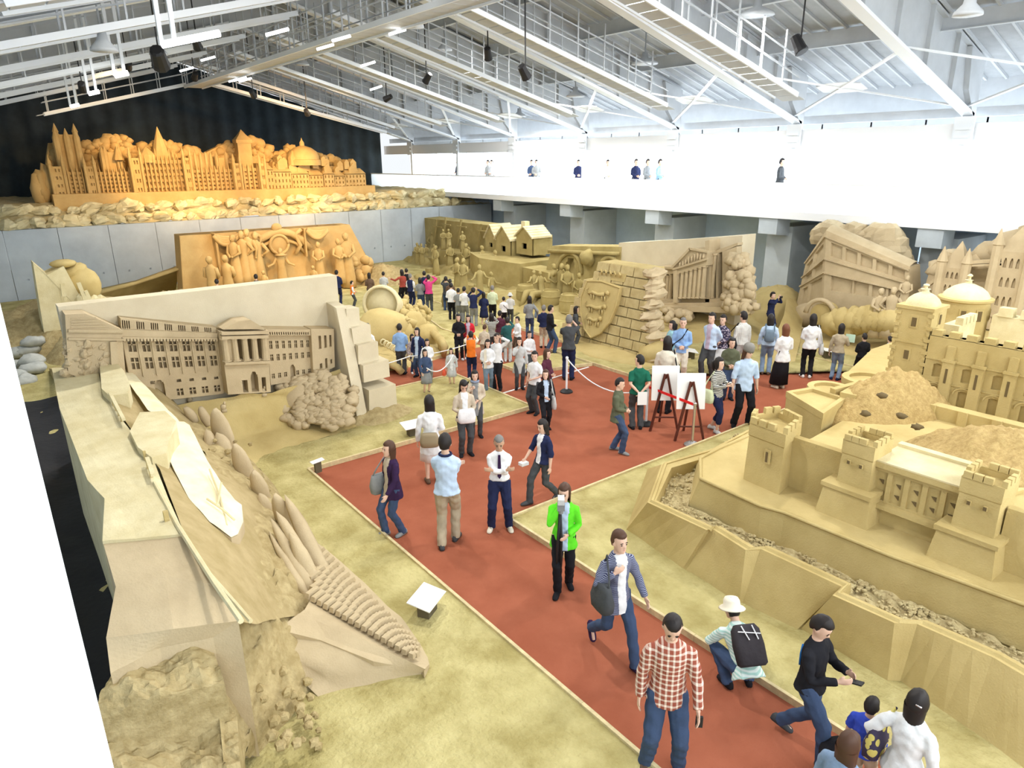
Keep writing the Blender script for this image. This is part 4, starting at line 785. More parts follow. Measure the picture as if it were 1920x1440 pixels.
for k in range(4):
    q = MB(); q.tube([W(812+5*k, 625+4*k, .5), W(825+3*k, 635+5*k, .45), W(826+2*k, 655+4*k, .1)], [.13, .12, .08], 8); q.build('finger', SAND, t, smooth=True)
for k in range(4):
    q = MB(); q.tube([W(690+7*k, 665+k*3, .3), W(730+5*k, 668+k*7, .25), W(760-k*2, 690+k*3, .08)], .11, 7); q.build('collar_fold', SAND, t, smooth=True)
for k in range(14):
    q = MB(); p = W(700+6*k, 632+3.2*k, .55); q.tube([p+Vector((.09*cos(a), 0, .09*sin(a))) for a in [i*pi/4 for i in range(9)]], .03, 5); q.build('lace_ring', SANDD, t, smooth=True)
q = MB(); mound(q, 9.6, 19.3, 2.6, 1.7, .4, 0, amp=.06, seed=3); q.build('shoulder_mass', SAND, t, smooth=True)
# ---------------------------------------------------------------- 7. village with cottage
t = thing('village_relief', (22, 32, 0), 'grey brown sand village scene with gabled cottage, masts and workers', 'sand sculpture')
Xv = 22.6; v = lambda x, y, d=0: onX(x, y, Xv-d)
q = MB(); a, c = v(795, 408), v(1000, 432)
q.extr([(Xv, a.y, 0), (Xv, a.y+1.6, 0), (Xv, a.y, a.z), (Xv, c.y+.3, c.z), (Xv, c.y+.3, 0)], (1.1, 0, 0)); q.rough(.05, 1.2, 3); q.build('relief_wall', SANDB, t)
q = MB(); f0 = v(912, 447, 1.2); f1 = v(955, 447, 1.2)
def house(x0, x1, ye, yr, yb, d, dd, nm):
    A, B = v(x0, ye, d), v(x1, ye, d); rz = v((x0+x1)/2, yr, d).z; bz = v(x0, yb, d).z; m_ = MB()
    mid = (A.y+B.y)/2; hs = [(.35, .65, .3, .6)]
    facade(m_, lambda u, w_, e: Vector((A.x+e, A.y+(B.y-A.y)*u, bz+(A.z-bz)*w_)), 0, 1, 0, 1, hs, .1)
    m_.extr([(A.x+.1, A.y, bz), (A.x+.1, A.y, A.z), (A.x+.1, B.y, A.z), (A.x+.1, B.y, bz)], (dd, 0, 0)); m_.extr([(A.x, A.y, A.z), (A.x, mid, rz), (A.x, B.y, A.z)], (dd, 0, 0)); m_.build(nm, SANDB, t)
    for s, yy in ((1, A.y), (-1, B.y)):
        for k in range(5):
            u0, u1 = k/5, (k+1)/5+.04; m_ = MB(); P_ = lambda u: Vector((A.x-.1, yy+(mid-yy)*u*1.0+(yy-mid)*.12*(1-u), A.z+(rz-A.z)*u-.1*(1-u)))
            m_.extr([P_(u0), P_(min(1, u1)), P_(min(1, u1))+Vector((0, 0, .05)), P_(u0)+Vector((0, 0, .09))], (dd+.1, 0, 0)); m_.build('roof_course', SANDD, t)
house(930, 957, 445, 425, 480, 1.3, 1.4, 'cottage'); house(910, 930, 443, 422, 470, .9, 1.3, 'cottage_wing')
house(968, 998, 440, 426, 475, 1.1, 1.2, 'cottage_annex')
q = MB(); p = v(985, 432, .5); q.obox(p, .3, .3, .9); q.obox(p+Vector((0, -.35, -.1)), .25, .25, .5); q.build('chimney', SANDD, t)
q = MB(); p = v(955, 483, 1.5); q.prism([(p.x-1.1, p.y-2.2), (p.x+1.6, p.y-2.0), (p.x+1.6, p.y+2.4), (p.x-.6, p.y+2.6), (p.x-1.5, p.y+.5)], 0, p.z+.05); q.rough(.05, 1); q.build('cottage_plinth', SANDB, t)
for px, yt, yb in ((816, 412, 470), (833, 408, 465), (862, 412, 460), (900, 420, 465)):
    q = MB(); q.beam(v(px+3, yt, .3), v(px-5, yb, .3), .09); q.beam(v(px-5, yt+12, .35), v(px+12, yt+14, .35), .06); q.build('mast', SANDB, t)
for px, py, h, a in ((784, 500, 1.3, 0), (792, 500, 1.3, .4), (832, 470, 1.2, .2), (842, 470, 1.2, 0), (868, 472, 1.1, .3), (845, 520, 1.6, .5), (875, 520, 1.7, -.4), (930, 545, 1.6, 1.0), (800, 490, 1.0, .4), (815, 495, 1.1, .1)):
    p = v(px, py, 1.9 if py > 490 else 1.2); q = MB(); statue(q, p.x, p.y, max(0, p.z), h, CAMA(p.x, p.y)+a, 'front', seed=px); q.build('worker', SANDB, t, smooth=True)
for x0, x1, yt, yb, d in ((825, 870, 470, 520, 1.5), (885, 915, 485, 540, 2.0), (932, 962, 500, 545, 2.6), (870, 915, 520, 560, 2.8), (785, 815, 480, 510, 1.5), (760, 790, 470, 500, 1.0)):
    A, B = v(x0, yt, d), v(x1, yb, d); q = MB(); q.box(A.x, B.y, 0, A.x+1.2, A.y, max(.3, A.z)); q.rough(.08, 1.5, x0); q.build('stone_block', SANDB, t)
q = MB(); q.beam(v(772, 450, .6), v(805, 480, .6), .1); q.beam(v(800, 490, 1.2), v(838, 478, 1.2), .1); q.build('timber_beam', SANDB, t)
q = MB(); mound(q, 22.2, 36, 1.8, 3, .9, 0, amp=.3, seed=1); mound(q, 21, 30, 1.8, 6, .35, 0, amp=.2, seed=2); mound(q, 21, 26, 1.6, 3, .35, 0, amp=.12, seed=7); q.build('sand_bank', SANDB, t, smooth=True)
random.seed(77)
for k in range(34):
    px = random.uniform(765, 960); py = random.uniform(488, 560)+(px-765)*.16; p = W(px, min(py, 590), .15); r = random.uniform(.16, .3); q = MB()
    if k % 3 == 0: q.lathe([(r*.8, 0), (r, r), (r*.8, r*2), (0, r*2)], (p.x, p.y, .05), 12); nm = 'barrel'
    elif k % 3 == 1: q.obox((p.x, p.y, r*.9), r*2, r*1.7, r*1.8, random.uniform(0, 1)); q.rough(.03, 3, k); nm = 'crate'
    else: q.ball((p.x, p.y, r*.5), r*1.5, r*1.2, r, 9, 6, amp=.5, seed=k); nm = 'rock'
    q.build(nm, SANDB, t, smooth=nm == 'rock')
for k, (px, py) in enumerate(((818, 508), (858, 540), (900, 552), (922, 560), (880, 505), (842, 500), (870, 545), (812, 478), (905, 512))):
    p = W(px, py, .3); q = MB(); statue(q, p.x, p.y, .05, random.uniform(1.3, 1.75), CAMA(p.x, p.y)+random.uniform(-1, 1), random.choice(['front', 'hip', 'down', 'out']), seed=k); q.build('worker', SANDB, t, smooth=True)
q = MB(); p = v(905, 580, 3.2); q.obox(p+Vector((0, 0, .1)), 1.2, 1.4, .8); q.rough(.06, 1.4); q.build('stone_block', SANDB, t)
# ---------------------------------------------------------------- 8. tavern arch with seated figures
t = thing('tavern_relief', (20, 21, 0), 'brown sand relief of a tavern arch with seated drinkers and barrels', 'sand sculpture')
Xa = 20.6; v = lambda x, y, d=0: onX(x, y, Xa-d)
a, c = v(1035, 461), v(1165, 463)
q = MB(); hs = []; 
def af(u, w_, e): return Vector((Xa-.25*(1-w_)+e, a.y+(c.y-a.y)*u+(1-w_)*(.5 if u < .1 else 0), a.z*w_+(c.z-a.z)*u*w_))
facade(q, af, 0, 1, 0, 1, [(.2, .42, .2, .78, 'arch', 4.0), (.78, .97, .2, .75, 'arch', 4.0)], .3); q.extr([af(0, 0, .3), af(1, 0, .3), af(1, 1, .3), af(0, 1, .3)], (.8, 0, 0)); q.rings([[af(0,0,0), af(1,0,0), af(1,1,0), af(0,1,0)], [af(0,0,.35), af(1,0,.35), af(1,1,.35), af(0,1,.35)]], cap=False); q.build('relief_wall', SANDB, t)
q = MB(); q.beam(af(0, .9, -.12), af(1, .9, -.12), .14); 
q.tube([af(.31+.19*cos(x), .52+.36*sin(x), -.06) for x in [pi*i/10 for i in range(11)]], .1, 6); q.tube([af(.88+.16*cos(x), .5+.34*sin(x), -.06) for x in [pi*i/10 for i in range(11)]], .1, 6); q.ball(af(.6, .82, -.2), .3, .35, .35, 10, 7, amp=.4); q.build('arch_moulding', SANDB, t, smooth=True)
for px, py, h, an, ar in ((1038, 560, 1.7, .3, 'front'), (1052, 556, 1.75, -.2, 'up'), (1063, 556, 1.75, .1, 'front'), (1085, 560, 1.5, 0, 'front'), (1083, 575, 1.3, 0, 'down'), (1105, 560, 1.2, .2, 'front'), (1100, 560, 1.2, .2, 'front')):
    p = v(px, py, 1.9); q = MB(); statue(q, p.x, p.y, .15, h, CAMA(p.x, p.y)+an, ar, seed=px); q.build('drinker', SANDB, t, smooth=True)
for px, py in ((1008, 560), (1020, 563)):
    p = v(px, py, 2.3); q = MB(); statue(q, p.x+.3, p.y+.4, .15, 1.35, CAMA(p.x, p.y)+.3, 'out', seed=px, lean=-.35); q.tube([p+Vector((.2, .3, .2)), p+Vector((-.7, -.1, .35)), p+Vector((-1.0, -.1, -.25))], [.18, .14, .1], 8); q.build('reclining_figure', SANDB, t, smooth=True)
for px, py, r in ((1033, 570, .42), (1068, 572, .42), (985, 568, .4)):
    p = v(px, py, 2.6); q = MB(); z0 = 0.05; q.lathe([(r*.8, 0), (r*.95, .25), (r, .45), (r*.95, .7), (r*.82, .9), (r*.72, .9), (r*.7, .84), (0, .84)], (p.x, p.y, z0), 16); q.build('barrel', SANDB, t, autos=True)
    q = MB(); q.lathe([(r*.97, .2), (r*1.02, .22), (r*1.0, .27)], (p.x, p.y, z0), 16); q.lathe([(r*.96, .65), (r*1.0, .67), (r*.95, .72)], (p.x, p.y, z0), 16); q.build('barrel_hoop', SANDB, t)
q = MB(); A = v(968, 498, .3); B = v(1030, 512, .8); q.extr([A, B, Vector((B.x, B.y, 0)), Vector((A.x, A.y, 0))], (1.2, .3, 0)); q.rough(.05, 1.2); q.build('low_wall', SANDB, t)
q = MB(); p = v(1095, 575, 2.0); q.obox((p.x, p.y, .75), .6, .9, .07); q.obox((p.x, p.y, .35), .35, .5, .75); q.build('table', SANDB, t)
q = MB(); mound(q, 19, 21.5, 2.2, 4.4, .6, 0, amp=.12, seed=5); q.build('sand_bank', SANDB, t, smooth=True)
# ---------------------------------------------------------------- 9. brick wall with shield
t = thing('shield_wall_sculpture', (16, 15.5, 0), 'ruined sand brick wall bearing a heraldic shield with lions and carved crown', 'sand sculpture')
Xs = 16.0
def sw(y, z, d=0): return Vector((Xs-.55*(1-z/2.8)-d, y, z))
# outline (y from 17.2 left to 13.2 right) per course
prof = [(0, 17.3, 13.15), (.31, 17.25, 13.2), (.62, 17.1, 13.3), (.93, 17.0, 13.55), (1.24, 16.85, 13.7), (1.55, 16.7, 13.75), (1.86, 16.55, 13.75), (2.17, 16.15, 13.8), (2.48, 16.05, 13.85)]
q = MB()
for z, yl, yr in prof: 
    A = sw(yl-.05, z, -.07); q.extr([sw(yl-.04, z, -.06), sw(yr+.05, z, -.06), sw(yr+.05, z+.3, -.06), sw(yl-.04, z+.3, -.06)], (.7, 0, 0))
q.build('wall_core', SAND, t)
random.seed(21)
for ci, (z, yl, yr) in enumerate(prof):
    y = yl-(.25 if ci % 2 else 0); first = True
    ys = [yl]; 
    while ys[-1]-.48 > yr+.2: ys.append(ys[-1]-random.uniform(.4, .6) if len(ys) > 1 or ci % 2 == 0 else ys[-1]-.27)
    ys.append(yr)
    for i in range(len(ys)-1):
        j = random.uniform(0, .03); m_ = MB(); e = .018
        f = [sw(ys[i]-e, z+e, j), sw(ys[i+1]+e, z+e, j), sw(ys[i+1]+e, z+.31-e, j), sw(ys[i]-e, z+.31-e, j)]
        m_.extr(f, (.14+j, 0, 0)); m_.v = [p+.012*noise.noise_vector(p*6) for p in m_.v]; m_.build('brick', BRICKM, t)
q = MB(); pts = [(16.25, 2.15), (15.6, 2.22), (14.75, 2.12), (14.8, 1.55), (14.98, 1.0), (15.3, .6), (15.65, .4), (16.0, .62), (16.3, 1.1), (16.4, 1.6)]
q.extr([sw(y, z, .14) for y, z in pts], (.16, 0, 0)); q.tube([sw(y, z, .15) for y, z in pts+pts[:1]], .03, 6); q.build('shield', SAND, t)
q = MB()
for zc, w_ in ((1.78, .62), (1.35, .58), (.95, .42)):   # three walking lions
    yc = 15.62; D = .18
    q.tube([sw(yc+w_*.75, zc, D), sw(yc+w_*.4, zc+.06, D), sw(yc, zc+.02, D), sw(yc-w_*.45, zc+.07, D)], [.03, .06, .055, .07], 7); q.ball(sw(yc-w_*.65, zc+.12, D), .07, .08, .08, 8, 6)
    for dy in (.5, .3, -.3, -.5): q.tube([sw(yc+w_*dy, zc, D), sw(yc+w_*(dy-.06), zc-.16, D)], [.03, .02], 5)
    q.tube([sw(yc+w_*.75, zc, D), sw(yc+w_*.95, zc+.1, D), sw(yc+w_*.8, zc+.18, D)], .018, 5)
q.build('lions', SAND, t, smooth=True)
q = MB()
for i in range(5): y = 15.75-i*.2; q.tube([sw(y, 2.42, .04), sw(y-.06, 2.5, .1), sw(y, 2.58, .12)], .035, 5)
q.extr([sw(15.9, 2.28, .02), sw(14.75, 2.28, .02), sw(14.7, 2.55, .02), sw(15.85, 2.4, .02)], (.1, 0, 0)); q.build('crown', SAND, t)
random.seed(22)
for i, (z, yl, yr) in enumerate(prof):
    m_ = MB(); m_.ball((Xs-.55*(1-z/2.8)+.35, yr+.0, z+.15), .42, .26, .2, 10, 7, amp=.5, seed=i); m_.rough(.03, 5, i); m_.build('broken_stone', SANDP, t)
q = MB(); q.ball((16.0, 13.3, .3), .75, .5, .45, 14, 9, amp=.25); q.ball((15.9, 14.9, 0), 1.2, 2.3, .25, 16, 8, amp=.3); q.build('foot_mass', SAND, t, smooth=True)
# ---------------------------------------------------------------- 10. temple
t = thing('temple_relief', (20.5, 16.5, 0), 'sand relief of a columned museum front with carved pediment and bush', 'sand sculpture')
Xt = 20.6; v = lambda x, y, d=0: onX(x, y, Xt-d)
q = MB(); A, B, Cc = v(1160, 456), v(1290, 449), v(1392, 441)
q.extr([(Xt, A.y, 0), (Xt, A.y, A.z), (Xt, v(1262, 452).y, v(1262, 450).z), (Xt, Cc.y, Cc.z), (Xt, Cc.y, 0)], (.8, 0, 0)); q.rough(.03, 2); q.build('backing_wall', PALEW, t)
def col_row(x0, x1, ytl, ytr, ybl, ybr, n, d, nm='column', r=.1):
    for i in range(n):
        u = i/(n-1); px = x0+(x1-x0)*u; p, s_ = v(px, ytl+(ytr-ytl)*u, d), v(px, ybl+(ybr-ybl)*u, d); s_.y = p.y
        m_ = MB(); m_.tube([s_, s_.lerp(p, .03), s_.lerp(p, .04), s_.lerp(p, .95), s_.lerp(p, .96), p], [r*1.3, r*1.3, r, r*.85, r*1.35, r*1.35], 8); m_.build(nm, SANDP, t)
col_row(1216, 1259, 528, 514, 562, 562, 8, .45, r=.075); col_row(1272, 1322, 512, 498, 560, 560, 7, .75, r=.09); col_row(1331, 1341, 478, 475, 560, 560, 3, .45, r=.07)
def slabv(pts, d, th, nm, m=SANDP):
    m_ = MB(); m_.extr([v(x, y, d) for x, y in pts], (th, 0, 0)); return m_.build(nm, m, t)
slabv([(1212, 520), (1236, 504), (1262, 502), (1266, 513), (1240, 515), (1214, 530)], .55, .6, 'left_entablature'); slabv([(1210, 514), (1236, 499), (1265, 501), (1265, 505), (1237, 504), (1212, 520)], .65, .6, 'left_cornice')
slabv([(1267, 503), (1325, 483), (1325, 498), (1269, 514)], .85, .9, 'entablature'); slabv([(1262, 501), (1293, 467), (1326, 473), (1325, 485), (1268, 505)], .8, .9, 'pediment')
q = MB(); q.beam(v(1261, 501, .85), v(1294, 466, .85), .08); q.beam(v(1293, 466, .85), v(1328, 472, .85), .08); q.beam(v(1262, 505, .9), v(1327, 485, .9), .07); q.build('pediment_moulding', SANDP, t)
q = MB(); random.seed(3)
for k in range(9): p = v(1275+5.5*k, 497-2*k-(4 if 2 < k < 7 else 0), .83); q.ball(p, .05, .05, .12, 6, 5, amp=.4, seed=k)
q.build('pediment_figures', SANDP, t)
slabv([(1322, 452), (1330, 450), (1330, 580), (1322, 580)], .6, .6, 'pier'); slabv([(1330, 474), (1383, 455), (1383, 460), (1330, 482)], .3, .3, 'right_entablature')
slabv([(1354, 472), (1381, 462), (1383, 556), (1354, 560)], .3, .3, 'right_wall'); slabv([(1342, 476), (1346, 475), (1346, 560), (1342, 560)], .35, .3, 'pilaster')
slabv([(1262, 502), (1268, 502), (1268, 568), (1262, 568)], .9, .9, 'pilaster')
for k in range(3):
    slabv([(1214, 562+k*6), (1392, 560+k*8), (1392, 572+k*8), (1214, 570+k*6)], .6+.22*k, .6+.22*k, 'step')
q = MB(); random.seed(31); pts = []
for k in range(170):
    px = random.gauss(1388, 20); py = random.uniform(475, 582)
    if abs(px-1385) < 14+24*((py-470)/110): pts.append(v(px, py, .5+.5*(py-475)/110+random.uniform(-.1, .2)))
blobs(q, pts, .11, .22, 7); q.build('bush', SANDP, t, smooth=True)['kind'] = 'stuff'
q = MB(); pts = [W(random.uniform(1238, 1300), random.uniform(570, 625), .15) for _ in range(50)]; pts = [p+Vector((0, 0, .6*max(0, 1-abs(p.x-19.3)/1.6))) for p in pts if p.x < 22]; blobs(q, pts, .12, .2, 8); q.build('bush', SANDP, t, smooth=True)['kind'] = 'stuff'
q = MB(); mound(q, 21.2, 15.5, 3.2, 3.2, .55, .0, amp=.08, seed=2); mound(q, 23.7, 14.2, 2.2, 1.7, 1.3, 0, amp=.15, seed=4); mound(q, 19.2, 15.4, 1.6, 2.0, .3, 0, amp=.06); q.build('sand_bank', SAND, t, smooth=True)
q = MB(); patch(q, [[(1420, 690, .05), (1450, 640, .3), (1470, 590, .9), (1475, 560, 1.2)], [(1490, 680, .05), (1500, 640, .2), (1505, 600, .5), (1500, 560, .9)]], 4, amp=.04); q.build('sand_ramp', SAND, t, smooth=True)
# ---------------------------------------------------------------- 11. double decker bus
t = thing('bus_sculpture', (23, 11, 0), 'sand carving of a double decker bus leaning downhill with clouds behind', 'sand sculpture')
Xb = 22.6
bv = lambda x, y, d=0: onX(x, y, Xb-d)
side = ((1549, 432), (1706, 500), (1697, 590), (1543, 585))
S = [bv(*p) for p in side]
def bf(u, w_, e): p = S[3].lerp(S[2], u).lerp(S[0].lerp(S[1], u), w_); return p+Vector((e, 0, 0))
hs = []
for i in range(5): u = .07+i*.185; hs.append((u, u+.145, .71, .88))
for i, (u, uu) in enumerate(((.09, .36), (.38, .56), (.60, .76), (.79, .90))): hs.append((u, uu, .28, .47))
hs.append((.93, .99, .53, .58)); hs.append((.915, .99, .16, .42, 'arch', 1))
q = MB(); facade(q, bf, 0, 1, 0, 1, hs, .1); q.rings([[bf(0,0,0), bf(1,0,0), bf(1,1,0), bf(0,1,0)], [bf(0,0,1.7), bf(1,0,1.2), bf(1,1,.7), bf(0,1,.9)]], cap=False)
q.build('bus_side', SANDP, t)
q = MB(); q.grid(lambda u, w_: bf(w_, 1, 0)+Vector((.8*u, 0, .16*sin(pi*u)*(1-.3*w_))), 8, 14); q.build('bus_roof', SANDP, t, smooth=True)
# front
Fr = [bv(1549, 432), bv(1543, 585), W(1490, 585, .55), W(1512, 487, 2.45)]
fL = lambda u, w_, e: Fr[2].lerp(Fr[1], u).lerp(Fr[3].lerp(Fr[0], u), w_)+Vector((.4*e, -.9*e, 0))
q = MB(); facade(q, fL, 0, 1, 0, 1, [(.1, .42, .70, .85), (.5, .9, .72, .88), (.15, .45, .52, .64), (.5, .9, .53, .66), (.12, .35, .2, .42), (.42, .92, .18, .45)], .08); q.build('bus_front', SANDP, t)
for nm, a, c_ in (('band', .66, .69), ('band', .49, .52), ('band', .93, .96)):
    q = MB(); q.beam(bf(0, a, -.03), bf(1, a, -.03), .06, .05); q.beam(fL(0, a, -.03), fL(1, a, -.03), .05); q.build(nm, SANDP, t)
def arcpts(cx, cy, r, d, n=12, a0=0, a1=2*pi): return [bv(cx+r*cos(a0+(a1-a0)*i/n), cy-r*sin(a0+(a1-a0)*i/n), d) for i in range(n+1)]
q = MB(); c = bv(1546, 588, .5); q.tube([c+Vector((-.25, 0, 0)), c+Vector((.3, 0, 0))], [.36, .36], 18); q.build('front_wheel', SAND, t)
q = MB(); q.tube([c+Vector((-.3, .5*cos(a), .5*sin(a))) for a in [pi*i/10 for i in range(11)]], .08, 6); q.build('mudguard', SANDP, t, smooth=True)
q = MB(); q.grid(lambda u, w_: W(1505, 560, .9).lerp(W(1560, 572, .95), u)+Vector((-.7*w_, -.1*w_, -.5*w_*w_+.1*sin(pi*u))), 8, 6); q.rings([[p, Vector((p.x, p.y, .2))] for p in [W(1505, 560, .9), W(1560, 572, .95)]], cap=False, close=False); q.ball(W(1515, 590, .6), .55, .5, .45, 12, 8, amp=.1); q.build('bonnet', SANDP, t, smooth=True)
q = MB(); q.beam(W(1487, 612, .3), W(1530, 632, .2), .12, .2); q.build('bumper', SANDP, t)
for x, nm in ((1625, 'hedge'), ):
    q = MB(); random.seed(41); pts = []
    for k in range(12):
        px = 1560+k*10; q.ball(onX(px, 606-(k > 3)*6+random.uniform(-4, 4), 21.7), .38, .34, .42, 10, 8, amp=.35, seed=k)
    q.build(nm, SAND, t, smooth=True)
for px, py, h, a, ar in ((1639, 632, 1.5, .3, 'front'), (1661, 634, 1.55, -.1, 'hip'), (1690, 600, 1.2, 0, 'front')):
    p = onX(px, py, 21.6) if px < 1680 else bv(1690, 590, .1); q = MB(); statue(q, p.x, p.y, p.z, h, CAMA(p.x, p.y)+a, ar, seed=px); q.build('passenger', SANDP, t, smooth=True)
q = MB()
for px, py, r in ((1545, 432, .5), (1560, 426, .5), (1585, 432, .4), (1605, 428, .45), (1628, 440, .45), (1645, 435, .55), (1662, 440, .6), (1672, 460, .6), (1676, 480, .6), (1650, 460, .6), (1620, 450, .5), (1590, 450, .5)): q.ball(onX(px, py+8, 24.4), r, r, r*.85, 11, 8, amp=.3, seed=px)
q.extr([onX(1520, 600, 24.2), onX(1690, 600, 24.2), onX(1678, 470, 24.2), onX(1560, 440, 24.2)], (.5, 0, 0)); q.build('clouds', SANDP, t, smooth=False)['kind'] = 'stuff'
q = MB(); mound(q, 23, 11.2, 3.0, 3.0, .28, 0, amp=.06, seed=2); q.build('sand_bank', SAND, t, smooth=True)
# ---------------------------------------------------------------- 12. tower bridge
t = thing('bridge_sculpture', (23, 7, 0), 'sand relief of a twin towered bridge with clouds at the right edge', 'sand sculpture')
Xg = 23.0; gv = lambda x, y, d=0: onX(x, y, Xg-d)
q = MB(); q.extr([gv(1712, 600), gv(1745, 500), gv(1775, 470), gv(1800, 480), gv(1850, 470), gv(1880, 455), gv(1990, 440), gv(1990, 640)], (.6, 0, 0)); q.rough(.04, 1.2); q.build('backing', SANDP, t)
for x0, x1, yt, yb, pk in ((1765, 1812, 500, 600, 452), (1870, 1935, 470, 620, 425)):
    A, B = gv(x0, yt, .5), gv(x1, yt, .5); zb = gv(x0, yb, .5).z; m_ = MB(); hs = []
    for j in range(4):
        for i in range(3): hs.append((.25+.19*i, .36+.19*i, .08+.24*j, .2+.24*j, 'arch', 1))
    facade(m_, lambda u, w_, e: Vector((A.x+e, A.y+(B.y-A.y)*u, zb+(A.z-zb)*w_)), 0, 1, 0, 1, hs, .08); m_.box(A.x+.081, B.y, zb-.8, A.x+.6, A.y, A.z); m_.build('bridge_tower', SANDP, t)
    for y in (A.y, B.y): m_ = MB(); m_.tube([(A.x, y, zb-.5), (A.x, y, A.z+.15), (A.x, y, A.z+.17), (A.x, y, A.z+.6)], [.13, .13, .16, .01], 8); m_.build('turret', SANDP, t)
    m_ = MB(); pkz = gv((x0+x1)/2, pk, .5).z; m_.rings([[(A.x, A.y, A.z), (A.x, B.y, A.z), (A.x+.6, B.y, A.z), (A.x+.6, A.y, A.z)], [(A.x+.3, (A.y+B.y)/2, pkz)]*4]); m_.build('spire', SANDP, t)
q = MB(); q.beam(gv(1812, 492, .4), gv(1880, 488, .4), .2, .1); q.beam(gv(1812, 498, .4), gv(1880, 495, .4), .2, .06); q.build('walkway', SANDP, t)
q = MB(); q.beam(gv(1725, 545, .4), gv(1770, 515, .4), .2, .08); q.beam(gv(1725, 575, .4), gv(1880, 590, .4), .3, .12); q.build('deck', SANDP, t)
q = MB()
for px, py, r in ((1760, 500, .35), (1785, 478, .3), (1835, 485, .35), (1855, 470, .4), (1880, 462, .4), (1910, 455, .5), (1950, 450, .6)): q.ball(onX(px, py+5, 23.3), r, r, r*.9, 10, 7, amp=.35, seed=px)
q.build('clouds', SANDP, t, smooth=True)['kind'] = 'stuff'
q = MB(); mound(q, 22.5, 6, 2.4, 5, .8, 0, amp=.12, seed=12); q.build('sand_bank', SAND, t, smooth=True)
# ---------------------------------------------------------------- 13. castle
t = thing('castle_sculpture', (12, 4, 0), 'large golden sand castle with crenellated towers, domed keep, moat and zigzag outer wall', 'sand sculpture')
cg = t
# outer wall, folded panels
crest = [(1403, 806), (1330, 845), (1240, 871), (1214, 942), (1325, 994), (1333, 990), (1398, 1031), (1426, 1029), (1578, 1100), (1561, 1116), (1677, 1168), (1720, 1170), (1861, 1232), (1960, 1290), (2100, 1370)]
base = [(1385, 815), (1295, 862), (1212, 880), (1171, 997), (1275, 1072), (1282, 1076), (1385, 1139), (1390, 1138), (1489, 1186), (1497, 1184), (1663, 1284), (1686, 1284), (1860, 1410), (1960, 1490), (2100, 1600)]
cw = [W(x, y, .85) for x, y in crest]; bw = [W(x, y, .0) for x, y in base]
q = MB()
for i in range(len(cw)-1):
    n = 4
    for k in range(n):
        a, b_ = k/n, (k+1)/n; q.add([bw[i].lerp(bw[i+1], a), bw[i].lerp(bw[i+1], b_), cw[i].lerp(cw[i+1], b_), cw[i].lerp(cw[i+1], a)], [(0,1,2,3)])
mi_r = [(1403, 812), (1360, 835), (1308, 873), (1290, 949), (1370, 985), (1464, 1015), (1611, 1086), (1760, 1150), (1920, 1223), (2100, 1330)]
inner = [p+Vector((.16, -.04, 0)) if i > 2 else p+Vector((.03, -.2, 0)) for i, p in enumerate(cw)]
for i in range(len(cw)-1): q.add([cw[i], cw[i+1], inner[i+1], inner[i]], [(0,1,2,3)]); q.add([inner[i], inner[i+1], inner[i+1]-Vector((-.05, 0, .4)), inner[i]-Vector((-.05, 0, .4))], [(0,1,2,3)])
q.build('outer_wall', SAND, t)
q = MB(); q.tube([p+Vector((.07, -.03, .0)) for p in cw], .035, 5); q.build('wall_coping', SAND, t)
mi_ = [(1403, 812), (1360, 835), (1308, 873), (1290, 949), (1370, 985), (1420, 1000), (1464, 1015), (1611, 1086), (1640, 1100), (1715, 1132), (1760, 1150), (1920, 1223), (2100, 1330)]
mo = [(1385, 812), (1335, 845), (1245, 872), (1218, 942), (1330, 992), (1402, 1034), (1430, 1030), (1577, 1103), (1566, 1120), (1680, 1171), (1722, 1173), (1862, 1236), (2060, 1350)]
q = MB(); patch(q, [[(x, y, .68) for x, y in mo], [((x+X)/2, (y+Y)/2, .64) for (x, y), (X, Y) in zip(mo, mi_)], [(x, y, .68) for x, y in mi_]], 9, amp=.06, sc_=5); q.build('moat_bed', GRAVEL, t)
q = MB(); random.seed(51)
for k in range(900):
    u = random.random()*(len(mo)-1); i = int(u); f = u-i; w_ = random.uniform(.03, .97)
    px = (mo[i][0]*(1-f)+mo[i+1][0]*f)*(1-w_)+(mi_[i][0]*(1-f)+mi_[i+1][0]*f)*w_; py = (mo[i][1]*(1-f)+mo[i+1][1]*f)*(1-w_)+(mi_[i][1]*(1-f)+mi_[i+1][1]*f)*w_
    r = random.uniform(.012, .035); q.ball(W(px, py, .69), r, r, r*.8, 5, 3, amp=.6, seed=k)
o = q.build('moat_clods', GRAVEL, t); o['kind'] = 'stuff'
# inner bank and terrace
c2 = [(1408, 815), (1350, 840), (1313, 859), (1313, 897), (1427, 949), (1471, 961), (1672, 1043), (1920, 1133), (2100, 1210)]
m2 = [(1403, 815), (1345, 845), (1304, 875), (1290, 949), (1400, 1000), (1464, 1015), (1650, 1105), (1920, 1223), (2100, 1330)]
q = MB(); patch(q, [[(x, y, .64) for x, y in m2], [(x, y, 1.2) for x, y in c2]], 4); q.build('inner_bank', SAND, t, smooth=False)
ins = [W(x, y, 1.2) for x, y in c2]
q = MB(); q.tube(ins, .03, 5); q.build('bank_edge', SAND, t, smooth=True)
q = MB(); q.prism([(p.x, p.y) for p in ins]+[(24.5, ins[-1].y), (24.5, 7.9), (18.0, 7.9), (15.2, 7.2), (14.0, 5.9), (11.2, 5.7), (9.6, 5.75)], .2, 1.19); o = q.build('terrace', SAND, t)
